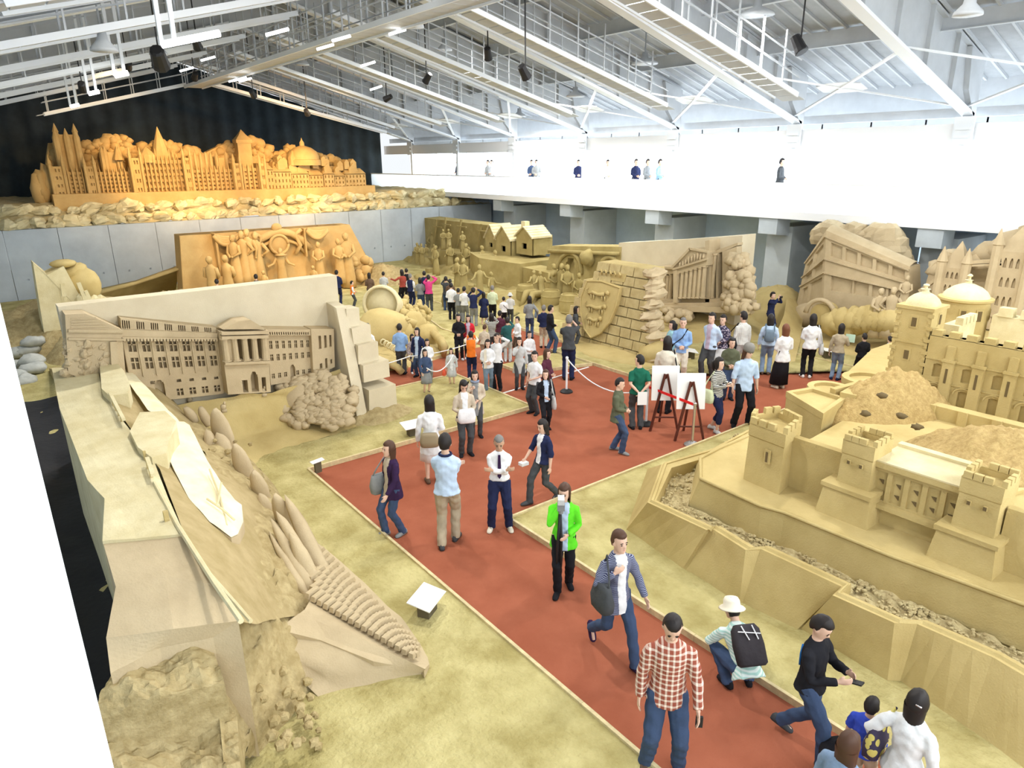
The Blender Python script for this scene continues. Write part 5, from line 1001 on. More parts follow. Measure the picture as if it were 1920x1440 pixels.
def merlons(pts, z, h, w, th, parent, m=SAND, closed=True, gap=.55):
    n = len(pts)
    for i in range(n if closed else n-1):
        a, b_ = Vector((*pts[i], 0)), Vector((*pts[(i+1) % n], 0)); L_ = (b_-a).length; k = max(2, int(round(L_/(w*(1+gap))))+1); d = (b_-a)/L_; rz = atan2(d.y, d.x)
        for j in range(k):
            if closed and j == k-1: continue
            c = a+d*(w/2+(L_-w)*j/(k-1)); q = MB(); q.obox((c.x, c.y, z+h/2), w, th, h, rz, taper=.94); q.build('merlon', m, parent)
def towerc(pts, z0, z1, mh=.1, mw=.12, th=.07, name='tower', batter=.03, slits=(), collar=.04):
    """polygonal tower with battered sides, hollow crenellated top"""
    n = len(pts); cx = sum(p[0] for p in pts)/n; cy = sum(p[1] for p in pts)/n
    sc2 = lambda f, z: [Vector((cx+(p[0]-cx)*f, cy+(p[1]-cy)*f, z)) for p in pts]
    q = MB(); f0 = 1+batter*2; q.rings([sc2(f0, z0), sc2(1, z1-.22), sc2(1+collar, z1-.2), sc2(1+collar, z1-.0), sc2(1-.12, z1), sc2(1-.12, z1-.09)]); o = q.build(name, SAND, t)
    pp = [(p.x, p.y) for p in sc2(1-.03, 0)]; merlons(pp, z1-.005, mh, mw, th, o)
    for (ei, u, zz, w_, h_) in slits:
        a, b_ = Vector((*pts[ei], 0)), Vector((*pts[(ei+1) % n], 0)); d = (b_-a).normalized(); c = a.lerp(b_, u); nrm = Vector((d.y, -d.x, 0)); rz = atan2(d.y, d.x)
        if (c+nrm-Vector((cx, cy, 0))).length < (c-Vector((cx, cy, 0))).length: nrm = -nrm
        f_ = 1+batter*(1-(zz-z0)/(z1-z0))*2; c = c+nrm*(.035)
        m_ = MB(); m_.obox((c.x, c.y, zz), w_+(.06 if h_ > .1 else .01), .03, h_+(.06 if h_ > .1 else .01), rz); m_.build('slit_frame', SAND, o)
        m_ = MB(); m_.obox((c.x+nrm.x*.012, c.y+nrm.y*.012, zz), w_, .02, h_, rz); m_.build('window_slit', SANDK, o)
    return o
SANDK = mat('recess_shade_sand', (.14, .10, .045), 1.0)  # dark colour standing in for shade inside slits and hollows
# corner tower (five sided)
A, B, D_, E_ = W(1396, 897, 1.2), W(1459, 925, 1.2), W(1504, 884, 1.2), W(1410, 830, 1.2)
towerc([(A.x, A.y), (B.x, B.y), (B.x+.62, B.y+.12), (A.x+.75, A.y-.02), (A.x+.35, A.y+.15)], 1.15, 2.15, slits=[(0, .62, 1.72, .035, .16)], name='corner_tower')
# curtain wall
yw = A.y
def wallrun(x, y0, y1, z0, z1, th=.14, mer=True, name='curtain_wall', mh=.05, mw=.2):
    q = MB(); q.box(x, y1, z0, x+th, y0, z1); o = q.build(name, SAND, t)
    if mer: merlons([(x+th/2, y0), (x+th/2, y1)], z1-.003, mh, mw, th*.9, o, closed=False, gap=.25)
    return o
X2 = 8.98
wallrun(X2+.15, 4.95, 4.0, 1.1, 1.95); 
# second tower on plinth
def plinth(x0, x1, y0, y1, z0, z1):
    q = MB(); f = .05; q.rings([[(x0-f, y0+f, z0), (x0-f, y1-f, z0), (x1, y1-f, z0), (x1, y0+f, z0)], [(x0, y0, z1-.07), (x0, y1, z1-.07), (x1, y1, z1-.07), (x1, y0, z1-.07)], [(x0-.03, y0+.03, z1-.06), (x0-.03, y1-.03, z1-.06), (x1, y1-.03, z1-.06), (x1, y0+.03, z1-.06)], [(x0-.03, y0+.03, z1), (x0-.03, y1-.03, z1), (x1, y1-.03, z1), (x1, y0+.03, z1)]]); q.build('plinth', SAND, t)
plinth(8.80, 9.5, 4.22, 3.58, 1.15, 1.66)
towerc([(8.95, 4.10), (8.95, 3.68), (9.45, 3.68), (9.45, 4.10)], 1.64, 2.30, mh=.08, mw=.1, th=.06, slits=[(0, .3, 2.0, .035, .045), (0, .7, 1.99, .035, .045)])
plinth(8.78, 9.5, 2.73, 2.09, 1.15, 1.64)
towerc([(8.93, 2.62), (8.93, 2.18), (9.43, 2.18), (9.43, 2.62)], 1.62, 2.30, mh=.08, mw=.1, th=.06, slits=[(0, .3, 2.0, .035, .045), (0, .7, 1.99, .035, .045)])
# panelled hall wall between the towers
q = MB(); y0, y1 = 3.70, 2.60
facade(q, lambda u, w_, d: (9.10+d, y0+(y1-y0)*u, 1.15+(2.05-1.15)*w_), 0, 1, 0, 1, [(.02+.2*i, .16+.2*i, .42, .88) for i in range(5)], .035); q.box(9.14, y1, 1.15, 9.7, y0, 2.04); q.box(9.05, y1, 2.0, 9.75, y0, 2.08); o = q.build('hall_wall', SAND, t)
for i in range(5):
    for j in (0, 1):
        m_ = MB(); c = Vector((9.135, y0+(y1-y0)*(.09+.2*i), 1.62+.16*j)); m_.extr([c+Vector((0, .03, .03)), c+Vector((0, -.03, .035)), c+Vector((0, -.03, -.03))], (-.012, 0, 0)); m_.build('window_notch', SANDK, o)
q = MB(); q.box(9.0, y1, 1.44, 9.12, y0, 1.5); q.build('string_course', SAND, o)
q = MB(); q.extr([(9.05, y0, 2.08), (9.05, y1, 2.08), (9.8, y1, 2.1), (9.8, y0, 2.1)], (0, 0, .02)); q.box(9.7, y1+.1, 2.08, 9.82, y0, 2.16); q.build('hall_roof', SANDD, o)
wallrun(X2+.12, 2.15, .6, 1.1, 1.95); wallrun(X2+.12, .6, -1.5, 1.1, 1.95)
q = MB(); q.lathe([(.5, 0), (.5, .45), (.42, .45), (.42, .40), (0, .40)], (10.3, 2.0, 1.25), 18); q.build('round_bastion', SAND, t, autos=True)
# western wing of pens
def tray(pts, z0, z1, w_=.1, name='open_court'):
    q = MB(); n = len(pts); cx = sum(p[0] for p in pts)/n; cy = sum(p[1] for p in pts)/n
    f = lambda k, z: [Vector((cx+(p[0]-cx)*k, cy+(p[1]-cy)*k, z)) for p in pts]
    L_ = max((Vector(p)-Vector((cx, cy))).length for p in pts); k = 1-w_/L_*1.3
    q.rings([f(1, z0), f(1, z1-.14), f(1.03, z1-.13), f(1.03, z1), f(k, z1), f(k, z1-.07)]); return q.build(name, SAND, t)
P1 = [W(*p, 1.45)[:2] for p in ((1475, 738), (1543, 779), (1585, 750), (1522, 730))]
tray(P1, .07, 1.5, .13)
c_ = W(1555, 727, 1.4); tray([(c_.x+.42*cos(a), c_.y+.42*sin(a)) for a in [2*pi*i/18 for i in range(18)]], .07, 1.42, .09)
c_ = W(1628, 708, 1.5); tray([(c_.x+.5*cos(a), c_.y+.5*sin(a)) for a in [2*pi*i/20 for i in range(20)]], .07, 1.5, .1)
c_ = W(1632, 713, 1.75); tray([(c_.x+.26*cos(a), c_.y+.26*sin(a)) for a in [2*pi*i/16 for i in range(16)]], .9, 1.65, .07, 'round_turret')
P2 = [W(*p, 1.35)[:2] for p in ((1545, 745), (1585, 758), (1640, 740), (1600, 722))]; tray(P2, .07, 1.38, .12)
q = MB(); q.beam(W(1560, 742, 1.45), W(1625, 725, 1.5), .12, .3); q.beam(W(1588, 752, 1.45), W(1605, 742, 1.45), .3, .3); q.build('ledge', SAND, t)
# earth mounds
q = MB(); mound(q, 13.7, 5.55, 1.7, .95, 1.1, .85, n=70, amp=.13, sc_=2.4, seed=4, rot=-.5); q.build('earth_mound', mat('coarse_earth', (.52, .38, .16), .98, col2=(.38, .26, .10), scale=14, bump=1, bscale=40), t, smooth=True)
q = MB(); mound(q, 12.2, 3.0, 1.9, 1.7, .75, 1.1, n=60, amp=.12, sc_=2.4, seed=14); q.build('earth_mound', MATS['coarse_earth'], t, smooth=True)
for px, py, z in ((1655, 742, 1.95), (1622, 775, 1.7), (1690, 780, 1.8), (1655, 820, 1.5), (1830, 850, 1.6), (1720, 800, 1.6)):
    q = MB(); q.ball(W(px, py, z), .09, .09, .05, 8, 5, amp=.6, seed=px); q.build('hollow_shade', SANDK, t, smooth=True)  # raised dark lumps, painted shade of hollows in the mounds
# keep
KX = 14.9
q = MB(); hs = []; ky0, ky1 = 5.45, 1.2; nb = 8; st = (ky0-ky1)/nb
hts = []
for i in range(nb):
    u0 = (i+.30)/nb; u1 = (i+.62)/nb; hs.append((u0+.0, u1, .42, .62, 'arch', 1.0)); hs.append((u0, u1, .06, .30, 'arch', 1.0))
kz0, kz1 = 1.1, 2.55
kf = lambda u, w_, d: Vector((KX+d, ky0+(ky1-ky0)*u, kz0+(kz1-kz0)*w_))
facade(q, kf, 0, 1, 0, 1, hs, .07); q.box(KX+.08, ky1, kz0, KX+.25, ky0, kz1); q.box(KX, ky1, kz1-.01, KX+.25, ky0, kz1)
keep = q.build('keep_wall', SAND, t)
merlons([(KX+.09, ky0-.02), (KX+.09, ky1)], kz1-.004, .12, .19, .17, keep, closed=False, gap=.75)
for i in range(1, nb):
    u = i/nb-.02; a = kf(u, 0, 0); m_ = MB(); m_.box(KX-.09, a.y-.1, kz0, KX+.02, a.y+.1, kz0+1.0); m_.box(KX-.07, a.y-.07, kz0+1.0, KX+.02, a.y+.07, kz0+1.3); m_.box(KX-.11, a.y-.12, kz0+.98, KX+.02, a.y+.12, kz0+1.03); o = m_.build('buttress', SAND, t)
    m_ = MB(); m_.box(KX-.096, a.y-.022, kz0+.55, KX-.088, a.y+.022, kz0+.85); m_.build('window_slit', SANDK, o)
m_ = MB(); m_.beam(kf(0, .68, -.015), kf(1, .68, -.015), .03); m_.beam(kf(0, .36, -.015), kf(1, .36, -.015), .02); m_.build('string_course', SAND, keep)
for i in range(nb):
    for (c, rr, ww) in ((.155, .55, .5), ):
        uc = (i+.46)/nb; m_ = MB(); ctr = kf(uc, .24, -.01); m_.tube([ctr+Vector((0, .17*cos(x), .15*sin(x))) for x in [pi*k/8 for k in range(9)]], .022, 5); m_.build('arch_ring', SAND, keep)
q = MB(); q.box(KX-1.0, .8, 1.0, KX-.75, 5.1, 1.45); o = q.build('low_wall', SAND, t); 
for k in range(8):
    q = MB(); q.box(KX-1.06, .9+k*.55, 1.0, KX-1.0, 1.05+k*.55, 1.47); q.build('pilaster', SAND, o)
def dometower(cx, cy, r, z0, z1, rd, zt, sq=False, name='domed_tower', n=20):
    q = MB()
    if sq: 
        q.box(cx-r, cy-r, z0, cx+r, cy+r, z1)
        for s in (-1, 1): q.box(cx-r-.02, cy+s*r-.02*(s > 0)-.03*(s < 0)*0, z0, cx-r+.02, cy+s*r+.02, z1) if False else None
        q.box(cx-r-.03, cy-r-.03, z1, cx+r+.03, cy+r+.03, z1+.07)
    else: q.lathe([(r*1.02, z0), (r, z1), (r+.06, z1+.03), (r+.06, z1+.08), (r-.02, z1+.1)], (cx, cy, 0), 24)
    o = q.build(name, SAND, t, autos=not sq)
    h = zt-z1-.1; q = MB(); q.lathe([(rd, 0), (rd*.97, h*.2), (rd*.85, h*.45), (rd*.6, h*.72), (rd*.3, h*.9), (.07, h*.97), (.06, h*1.15), (.09, h*1.17), (.03, h*1.2), (.03, h*1.35), (.06, h*1.42), (.05, h*1.5), (.01, h*1.56)], (cx, cy, z1+.06), 24); q.build('dome', SANDD, o, autos=True)
    return o
o = dometower(15.26, 5.82, .34, 1.1, 3.0, .33, 3.38, True)
def winp(par, c, nrm, w_, h_):
    rz = atan2(nrm[1], nrm[0])+pi/2; m_ = MB(); m_.obox(c, w_+.07, .03, h_+.07, rz); m_.build('window_frame', SAND, par); m_ = MB(); m_.obox(Vector(c)+Vector(nrm)*.015, w_, .02, h_, rz); m_.build('window_slit', SANDK, par)
winp(o, (14.925, 5.80, 2.75), (-1, 0, 0), .09, .18); winp(o, (14.925, 5.84, 2.05), (-1, 0, 0), .09, .18); winp(o, (15.3, 5.485, 2.8), (0, -1, 0), .08, .2)
m_ = MB(); m_.box(14.9, 5.47, 2.3, 14.93, 6.17, 2.34); m_.build('string_course', SAND, o)
for s in (5.50, 6.13):
    for k in range(14): m_ = MB(); m_.box(14.895, s-.03*(1+k % 2), 1.25+k*.125, 14.925, s+.03*(1+k % 2), 1.32+k*.125); m_.build('quoin', SAND, o)
o = dometower(18.5, 6.15, .52, 1.2, 2.68, .50, 3.15, False, 'round_domed_tower')
for a in (pi+.35, pi+1.0, pi-.5, -1.2): winp(o, (18.5+.52*cos(a), 6.15+.52*sin(a), 2.40), (cos(a), sin(a), 0), .10, .24)
q = MB(); q.box(15.9, 5.3, 1.2, 16.8, 5.6, 2.6); o = q.build('rear_wall', SANDD, t); merlons([(16.0, 5.35), (16.75, 5.35)], 2.595, .16, .16, .15, o, SANDD, False, .6)
q = MB(); q.box(18.4, 1.5, 1.2, 18.8, 5.5, 2.45); o = q.build('rear_wall', SANDD, t); merlons([(18.5, 5.4), (18.5, 1.6)], 2.445, .2, .3, .25, o, SANDD, False, .6)
# ================================================================ FURNITURE OF THE PATHS
def signboard(px, py, label, wx=.5, wy=.35, z=.35, tilt=.5, rz=.9):
    p = W(px, py, .3); t = thing('sign_board', (p.x, p.y, .08), label, 'sign')
    q = MB(); q.obox((p.x, p.y, .32), wx, wy, .015, rz, rx=tilt*.4); q.build('board', PAPER, t)
    q = MB(); q.obox((p.x, p.y, .19), wx*.5, wy*.5, .24, rz); q.build('stand', mat('dark_stand', (.12, .10, .06), .9), t)
    if wx > .4:
        q = MB()
        for k in range(5): 
            c = Vector((p.x, p.y, .331))+Matrix.Rotation(rz, 3, 'Z') @ Vector((0, -.1+k*.05, 0)); q.obox(c, wx*.7, .008, .002, rz)
    return t
signboard(800, 1122, 'white sign board beside the left walkway, nearest the camera', rz=.55); signboard(774, 797, 'white sign board on the sand by the palace relief', rz=-.1); signboard(595, 866, 'thin white card on the timber edge at the walkway corner', .28, .1, rz=.2)
signboard(1296, 658, 'white sign board before the shield wall behind the blue shirt man', rz=.9); signboard(1551, 657, 'white sign board before the bus carving', rz=.9)
def easel(px, py, label, rz=2.45):
    p = W(px, py, 0); t = thing('easel', (p.x, p.y, 0), label, 'easel', 'easels by the red rope'); M = Matrix.Rotation(rz, 3, 'Z'); f = lambda x, y, z: p+M @ Vector((x, y, z))
    EW = mat('dark_red_wood', (.10, .025, .015), .5)
    for x, y in ((-.32, .12), (.32, .12)): q = MB(); q.beam(f(x, y, .0), f(x*.08, -.02, 1.35), .045); q.build('leg', EW, t)
    q = MB(); q.beam(f(0, -.5, 0), f(0, -.06, 1.3), .045); q.build('leg', EW, t)
    q = MB(); q.beam(f(-.26, .1, .35), f(.26, .1, .35), .03); q.build('cross_bar', EW, t)
    q = MB(); b0 = len(q.v); q.obox((0, 0, 0), .62, .02, .8, 0, rx=.16); q.v = [f(v.x, v.y-.06, v.z+1.12) for v in q.v]; q.build('board', PAPER, t)
    return t
easel(1243, 806, 'dark wooden easel with white board behind red rope, left one'); easel(1290, 824, 'dark wooden easel with white board behind red rope, right one')
def stanchion(px, py, label, mp, mb_, h=.95):
    p = W(px, py, 0); t = thing('stanchion', (p.x, p.y, 0), label, 'stanchion')
    q = MB(); q.lathe([(.17, .0), (.17, .03), (.12, .07), (.03, .09)], (p.x, p.y, .012), 18); q.build('base', mb_, t, autos=True)
    q = MB(); q.lathe([(.028, .07), (.028, h), (.04, h), (.04, h+.04), (.01, h+.06)], (p.x, p.y, 0), 12); q.build('pole', mp, t, autos=True); return p
def rope(a, b_, sag, r, m, label, flat=1., cat='rope'):
    a, b_ = Vector(a), Vector(b_); q = MB(); q.tube([a.lerp(b_, k/14)-Vector((0, 0, sag*4*(k/14)*(1-k/14))) for k in range(15)], r, 6, flat); o = q.build('barrier_rope', m, smooth=True); tag(o, label, cat); return o
RED = mat('red_belt', (.75, .02, .02), .6)
p1 = stanchion(1062, 736, 'white barrier post with black base in the middle of the walkway', WHITE, BLACKM); p2 = stanchion(1211, 797, 'white barrier post with black base beside the green shirt attendant', WHITE, BLACKM)
p3 = stanchion(1297, 836, 'brushed steel barrier post holding the red belt', CHROME, CHROME)
rope(p1+Vector((0, 0, .95)), p2+Vector((0, 0, .9)), .42, .016, WHITE, 'white rope sagging between the two white barrier posts')
q = MB(); q.beam(p2+Vector((0, 0, .95)), p3+Vector((0, 0, .95)), .01, .06); o = q.build('barrier_belt', RED); tag(o, 'red retractable belt across the two easels', 'barrier belt')
for i, (a, c, s) in enumerate((((640, 700, .7), (768, 668, .7), .05), ((768, 668, .7), (890, 640, .8), .08), ((800, 690, .9), (850, 665, .9), .25))):
    rope(W(*a), W(*c), s, .014, WHITE, ('thin white rope in front of the giant head, left stretch', 'thin white rope in front of the giant head, right stretch', 'short sagging white rope near the grey cardigan woman')[i])
# ================================================================ PEOPLE
SKIN = mat('skin', (.70, .46, .34), .6); SKIN2 = mat('tanned_skin', (.52, .32, .21), .6)
HB = mat('black_hair', (.018, .014, .013), .55); HBR = mat('brown_hair', (.075, .035, .02), .55); HR = mat('auburn_hair', (.16, .06, .03), .55); HG = mat('grey_hair', (.18, .17, .16), .6); EYE = mat('dark_eye', (.02, .015, .012), .3); LIP = mat('lips', (.5, .2, .17), .5)
def cl(name, c): return mat('cloth_'+name, c, .9, var=.12, scale=6, bump=.25, bscale=25, spec=.1)
K = {'white': cl('white', (.80, .81, .82)), 'black': cl('black', (.018, .018, .022)), 'navy': cl('navy', (.022, .028, .075)), 'denim': cl('denim', (.055, .085, .16)), 'ldenim': cl('light_denim', (.22, .31, .45)), 'grey': cl('grey', (.25, .26, .26)), 'dgrey': cl('dark_grey', (.07, .075, .08)),
     'lblue': cl('pale_blue', (.50, .63, .80)), 'blue': cl('blue', (.26, .42, .70)), 'beige': cl('beige', (.55, .47, .36)), 'khaki': cl('khaki', (.45, .38, .27)), 'cream': cl('cream', (.72, .66, .54)), 'green': cl('dark_green', (.015, .12, .075)), 'neon': cl('neon_green', (.13, .72, .03)), 'olive': cl('olive', (.11, .12, .075)),
     'teal': cl('teal', (.03, .11, .11)), 'red': cl('red', (.62, .03, .05)), 'pink': cl('magenta', (.62, .06, .22)), 'orange': cl('orange', (.90, .22, .03)), 'lgrey': cl('pale_grey', (.55, .56, .55)), 'purple': cl('dark_purple', (.04, .02, .06)), 'maroon': cl('maroon', (.10, .03, .05)), 'cyan': cl('pale_cyan', (.38, .66, .74)),
     'brown': cl('brown', (.14, .09, .06)), 'lgreen': cl('pale_green', (.62, .68, .45)), 'bluep': cl('royal_blue', (.05, .09, .55)), 'rust': cl('rust', (.35, .07, .05)), 'lilac': cl('lilac', (.55, .45, .55)), 'gdenim': cl('grey_denim', (.16, .22, .28))}
K['plaid'] = two('red_plaid_shirt', (.30, .075, .045), (.85, .72, .60), 'plaid', 6.2, split=.72); K['bplaid'] = two('blue_plaid_shirt', (.05, .08, .25), (.65, .72, .8), 'plaid', 9)
K['stripe'] = two('navy_pinstripe', (.035, .04, .10), (.35, .38, .48), 'stripe', 22, split=.72); K['bwstripe'] = two('black_white_stripe', (.02, .02, .02), (.75, .74, .66), 'stripe', 10, split=.6); K['mint'] = two('mint_stripe', (.42, .66, .60), (.74, .84, .80), 'stripe', 9)
K['floral'] = two('dark_floral', (.04, .035, .07), (.42, .36, .42), 'floral', 22); K['lfloral'] = two('light_floral', (.62, .55, .55), (.3, .22, .26), 'floral', 24); K['gplaid'] = two('grey_check', (.45, .45, .43), (.70, .70, .66), 'plaid', 9)
def ik(a, c, l1, l2, pole):
    a, c = Vector(a), Vector(c); d = c-a; L_ = min(d.length, (l1+l2)*.995); dn = d.normalized(); c = a+dn*L_
    x = (l1*l1-l2*l2+L_*L_)/(2*L_); h = math.sqrt(max(0, l1*l1-x*x)); p = Vector(pole); p = (p-dn*p.dot(dn)); p = p.normalized() if p.length > 1e-4 else Vector((0, 0, 1)); return a+dn*x+p*h, c
ARMS = {'down': ((.25, .04, .80), (.6, -.5, 0)), 'front': ((.05, .19, 1.0), (.7, -.6, -.2)), 'cam': ((.06, .27, 1.52), (.7, .1, -.8)), 'cross': ((-.12, .19, 1.17), (.6, -.1, -.8)), 'back': ((.03, -.17, .92), (.9, -.2, 0)), 'phone': ((.10, .30, 1.15), (.5, -.5, -.6)),
        'strap': ((.13, .14, 1.27), (.7, -.2, -.7)), 'swf': ((.24, .24, .90), (.4, -.8, 0)), 'swb': ((.27, -.22, .86), (.5, -.6, 0)), 'hip': ((.17, .02, .97), (1, -.4, 0)), 'point': ((.50, .30, 1.30), (.3, -.5, -.7)), 'chin': ((.06, .17, 1.40), (.7, .1, -.9)), 'low': ((.14, .42, .30), (.8, -.2, .2)), 'head': ((.16, .10, 1.62), (.9, -.1, .1)), 'bag': ((.30, .06, .92), (.6, -.7, 0))}
TS = bpy.data.scenes.new('workbench')
def remesh(mb, vox, mats, name, parent, smooth=True, fn=None, extra=None):
    """fuse the lofted pieces of a body or garment into one closed surface"""
    me = bpy.data.meshes.new(name); me.from_pydata([tuple(p) for p in mb.v], [], mb.f)
    bm = bmesh.new(); bm.from_mesh(me); bmesh.ops.recalc_face_normals(bm, faces=bm.faces); bm.to_mesh(me); bm.free()
    o = bpy.data.objects.new(name, me); TS.collection.objects.link(o); m_ = o.modifiers.new('r', 'REMESH'); m_.mode = 'VOXEL'; m_.voxel_size = vox; s_ = o.modifiers.new('s', 'SMOOTH'); s_.factor = .5; s_.iterations = 2
    with bpy.context.temp_override(scene=TS, view_layer=TS.view_layers[0]):
        dg = bpy.context.evaluated_depsgraph_get(); me2 = bpy.data.meshes.new_from_object(o.evaluated_get(dg), depsgraph=dg)
    o.modifiers.clear(); o.data = me2; TS.collection.objects.unlink(o); C.objects.link(o); bpy.data.meshes.remove(me)
    me2.name = name
    if name != 'body':                      # cloth folds
        n_ = len(me2.vertices); co = np.empty(n_*3, 'f'); me2.vertices.foreach_get('co', co); co = co.reshape(-1, 3); no = np.empty(n_*3, 'f'); me2.vertices.foreach_get('normal', no); no = no.reshape(-1, 3)
        x, y, z = co.T; w = np.sin(x*31+z*17+npers)*np.sin(y*29-z*13+npers*2)+.7*np.sin(z*46+np.sin(x*23+npers)*2.2+y*11)
        co += no*(.0045*w)[:, None]; me2.vertices.foreach_set('co', co.ravel()); me2.update()
    if extra is not None and extra.v:
        bm = bmesh.new(); bm.from_mesh(me2); vs = [bm.verts.new(p) for p in extra.v]
        for f in extra.f:
            try: bm.faces.new([vs[i] for i in f])
            except ValueError: pass
        bm.to_mesh(me2); bm.free()
    me2.materials.clear()
    for x in (mats if isinstance(mats, (list, tuple)) else [mats]): me2.materials.append(x)
    np_ = len(me2.polygons)
    if fn:
        ce = np.empty(np_*3, 'f'); me2.polygons.foreach_get('center', ce); me2.polygons.foreach_set('material_index', fn(ce.reshape(-1, 3)).astype(int).tolist())
    else: me2.polygons.foreach_set('material_index', [0]*np_)
    me2.polygons.foreach_set('use_smooth', [True]*np_); o.parent = parent; return o
def ell(c, rx, ry, n=12, sq=0.): return [Vector((c[0]+rx*cos(2*pi*i/n), c[1]+ry*sin(2*pi*i/n), c[2])) for i in range(n)]
npers = 0
def person(px, pyf, pyh, face, label, top, bot='denim', hair=HB, hs='short', arms=('down', 'down'), top2=None, hem=.86, sl='long', legs='stand', btype='pants', shoe='black', fem=False, nod=0., lean=0., skin=None, turn=0., z=0.012, hmax=1.95, group=None, hat=None, fixh=None, pos=None, hi=False, vest=None, loc=None):
    """px, pyf: photo point of the feet; pyh: photo height of the head top; face: 0 towards the camera, 90 to the right of the picture"""
    global npers; npers += 1
    g = Vector(loc) if loc else W(px, pyf, z)
    lo, hi_ = .5, 3.
    for _ in range(30):
        m_ = (lo+hi_)/2
        if proj((g.x, g.y, g.z+m_))[1] > pyh: lo = m_
        else: hi_ = m_
    h = fixh or min(hmax, max(.95, lo)); 
    tocam = atan2(-g.y, -g.x); ang = tocam+R_(face)-pi/2             # body +y looks along the facing direction
    root = thing('person', g, label, 'person', group, rz=ang); S = h/1.70; root.scale = (S, S, S)
    sk = skin or SKIN; vox = .0125 if hi else .024
    big = h*0+ (1 if hi else 0)
    crouch = legs == 'crouch'
    hipz = .36 if crouch else .90; hipy = -.12 if crouch else 0
    if crouch: lean = .75
    fs = .93 if fem else 1.; hw = 1.06 if fem else 1.
    T = Matrix.Translation((0, hipy, hipz)) @ Matrix.Rotation(-lean, 4, 'X') @ Matrix.Translation((0, 0, -.90))
    tr = lambda p: T @ Vector(p)
    def TM(mb, b0): 
        for i in range(b0, len(mb.v)): mb.v[i] = tr(mb.v[i])
    # joints
    sh = {s: tr((s*.162*fs, -.005, 1.345)) for s in (-1, 1)}; el = {}; hd = {}
    for s, a in ((-1, arms[0]), (1, arms[1])):
        tg, pole = ARMS[a]; tgv = Vector((s*tg[0], tg[1], tg[2])); 
        if not crouch: tgv = tr(tgv)
        el[s], hd[s] = ik(sh[s], tgv, .28, .25, (s*pole[0], pole[1], pole[2]))
    an = {s: Vector((s*.09, 0, .08)) for s in (-1, 1)}; kp = Vector((0, 1, 0)); toe = {s: Vector((s*.25, 1, 0)).normalized() for s in (-1, 1)}; lift = {-1: 0, 1: 0}
    if legs == 'walk': an[1] = Vector((.08, .27, .09)); an[-1] = Vector((-.08, -.30, .16)); lift[-1] = .35
    if legs == 'stride': an[-1] = Vector((-.08, .34, .09)); an[1] = Vector((.08, -.38, .20)); lift[1] = .6
    if legs == 'wide': an = {s: Vector((s*.15, 0, .08)) for s in (-1, 1)}
    if legs == 'step': an[1] = Vector((.08, .14, .08)); an[-1] = Vector((-.09, -.10, .08))
    if crouch: an = {s: Vector((s*.13, .02, .09)) for s in (-1, 1)}
    hp = {s: Vector((s*.085, hipy, hipz-.02)) for s in (-1, 1)}; kn = {}
    for s in (-1, 1): kn[s], an[s] = ik(hp[s], an[s], .43, .43, (s*.35 if crouch else s*.05, 1, .3 if crouch else 0))
    hc = tr((0, .02, 1.58)); HM = T.to_3x3() @ Matrix.Rotation(R_(turn), 3, 'Z') @ Matrix.Rotation(-R_(nod), 3, 'X')
    if crouch: HM = Matrix.Rotation(R_(turn), 3, 'Z') @ Matrix.Rotation(-.35, 3, 'X')
    hp_ = lambda v: hc+HM @ (Vector(v)*1.06)
    # ---- body: one fused surface
    b = MB(); b0 = 0
    b.rings([ell((0, 0, zz), rx*fs, ry) for zz, rx, ry in ((.84, .10, .08), (.92, .145*hw, .10), (1.05, .12, .09), (1.22, .135, .095), (1.34, .125, .075), (1.41, .065, .055), (1.46, .052, .055), (1.52, .05, .055))]); TM(b, 0)
    hb = len(b.v); 
    for zz, rx, ry, yy in (): pass
    rs = []
    for zz, rx, ry, yy in ((-.115, .022, .03, .05), (-.10, .045, .055, .035), (-.05, .063, .082, .012), (0, .073, .093, .002), (.05, .074, .093, -.004), (.085, .058, .075, -.005), (.11, .028, .038, -.005)): rs.append([hp_((rx*cos(2*pi*i/12), yy+ry*sin(2*pi*i/12), zz)) for i in range(12)])
    b.rings(rs); b.ball(hp_((0, .098, -.022)), .013, .018, .022, 6, 5, M=HM)
    for s in (-1, 1): b.ball(hp_((s*.076, -.005, -.015)), .012, .02, .03, 6, 5, M=HM)
    fing = MB()
    for s in (-1, 1):
        d1 = (hd[s]-el[s]).normalized(); b.tube([sh[s]-Vector((s*.03, 0, .02)), sh[s].lerp(el[s], .5), el[s], el[s].lerp(hd[s], .35), hd[s]], [.034, .044, .036, .036, .024], 8)
        pd = d1 if arms[0 if s < 0 else 1] not in ('cam', 'phone', 'chin') else (d1+Vector((0, .3, .2))).normalized()
        side = Vector((0, 1, 0)) if abs(d1.z) > .7 else Vector((0, 0, 1)); side = (side-pd*side.dot(pd)).normalized(); nrm = pd.cross(side)
        pc = hd[s]+pd*.045; rs = []
        for k, (w_, th) in enumerate(((.022, .018), (.036, .016), (.04, .014), (.034, .012))): q0 = hd[s]+pd*(.0+.03*k); rs.append([q0+side*w_*cos(2*pi*i/8)+nrm*th*sin(2*pi*i/8) for i in range(8)])
        b.rings(rs); cur_ = nrm*(-s)
        tgt = b if hi else fing
        for k, (o_, ln) in enumerate(((-.028, .058), (-.010, .072), (.009, .078), (.027, .068))):
            q0 = hd[s]+pd*.075+side*o_; q1 = q0+pd*ln*.5+cur_*.008; q2 = q0+pd*ln*.85+cur_*.03; tgt.tube([q0, q1, q2], [.0092, .0088, .0065], 6)
        q0 = hd[s]+pd*.02+side*.03; tgt.tube([q0, q0+side*.022+pd*.025, q0+side*.026+pd*.055+cur_*.01], [.011, .010, .0075], 6)
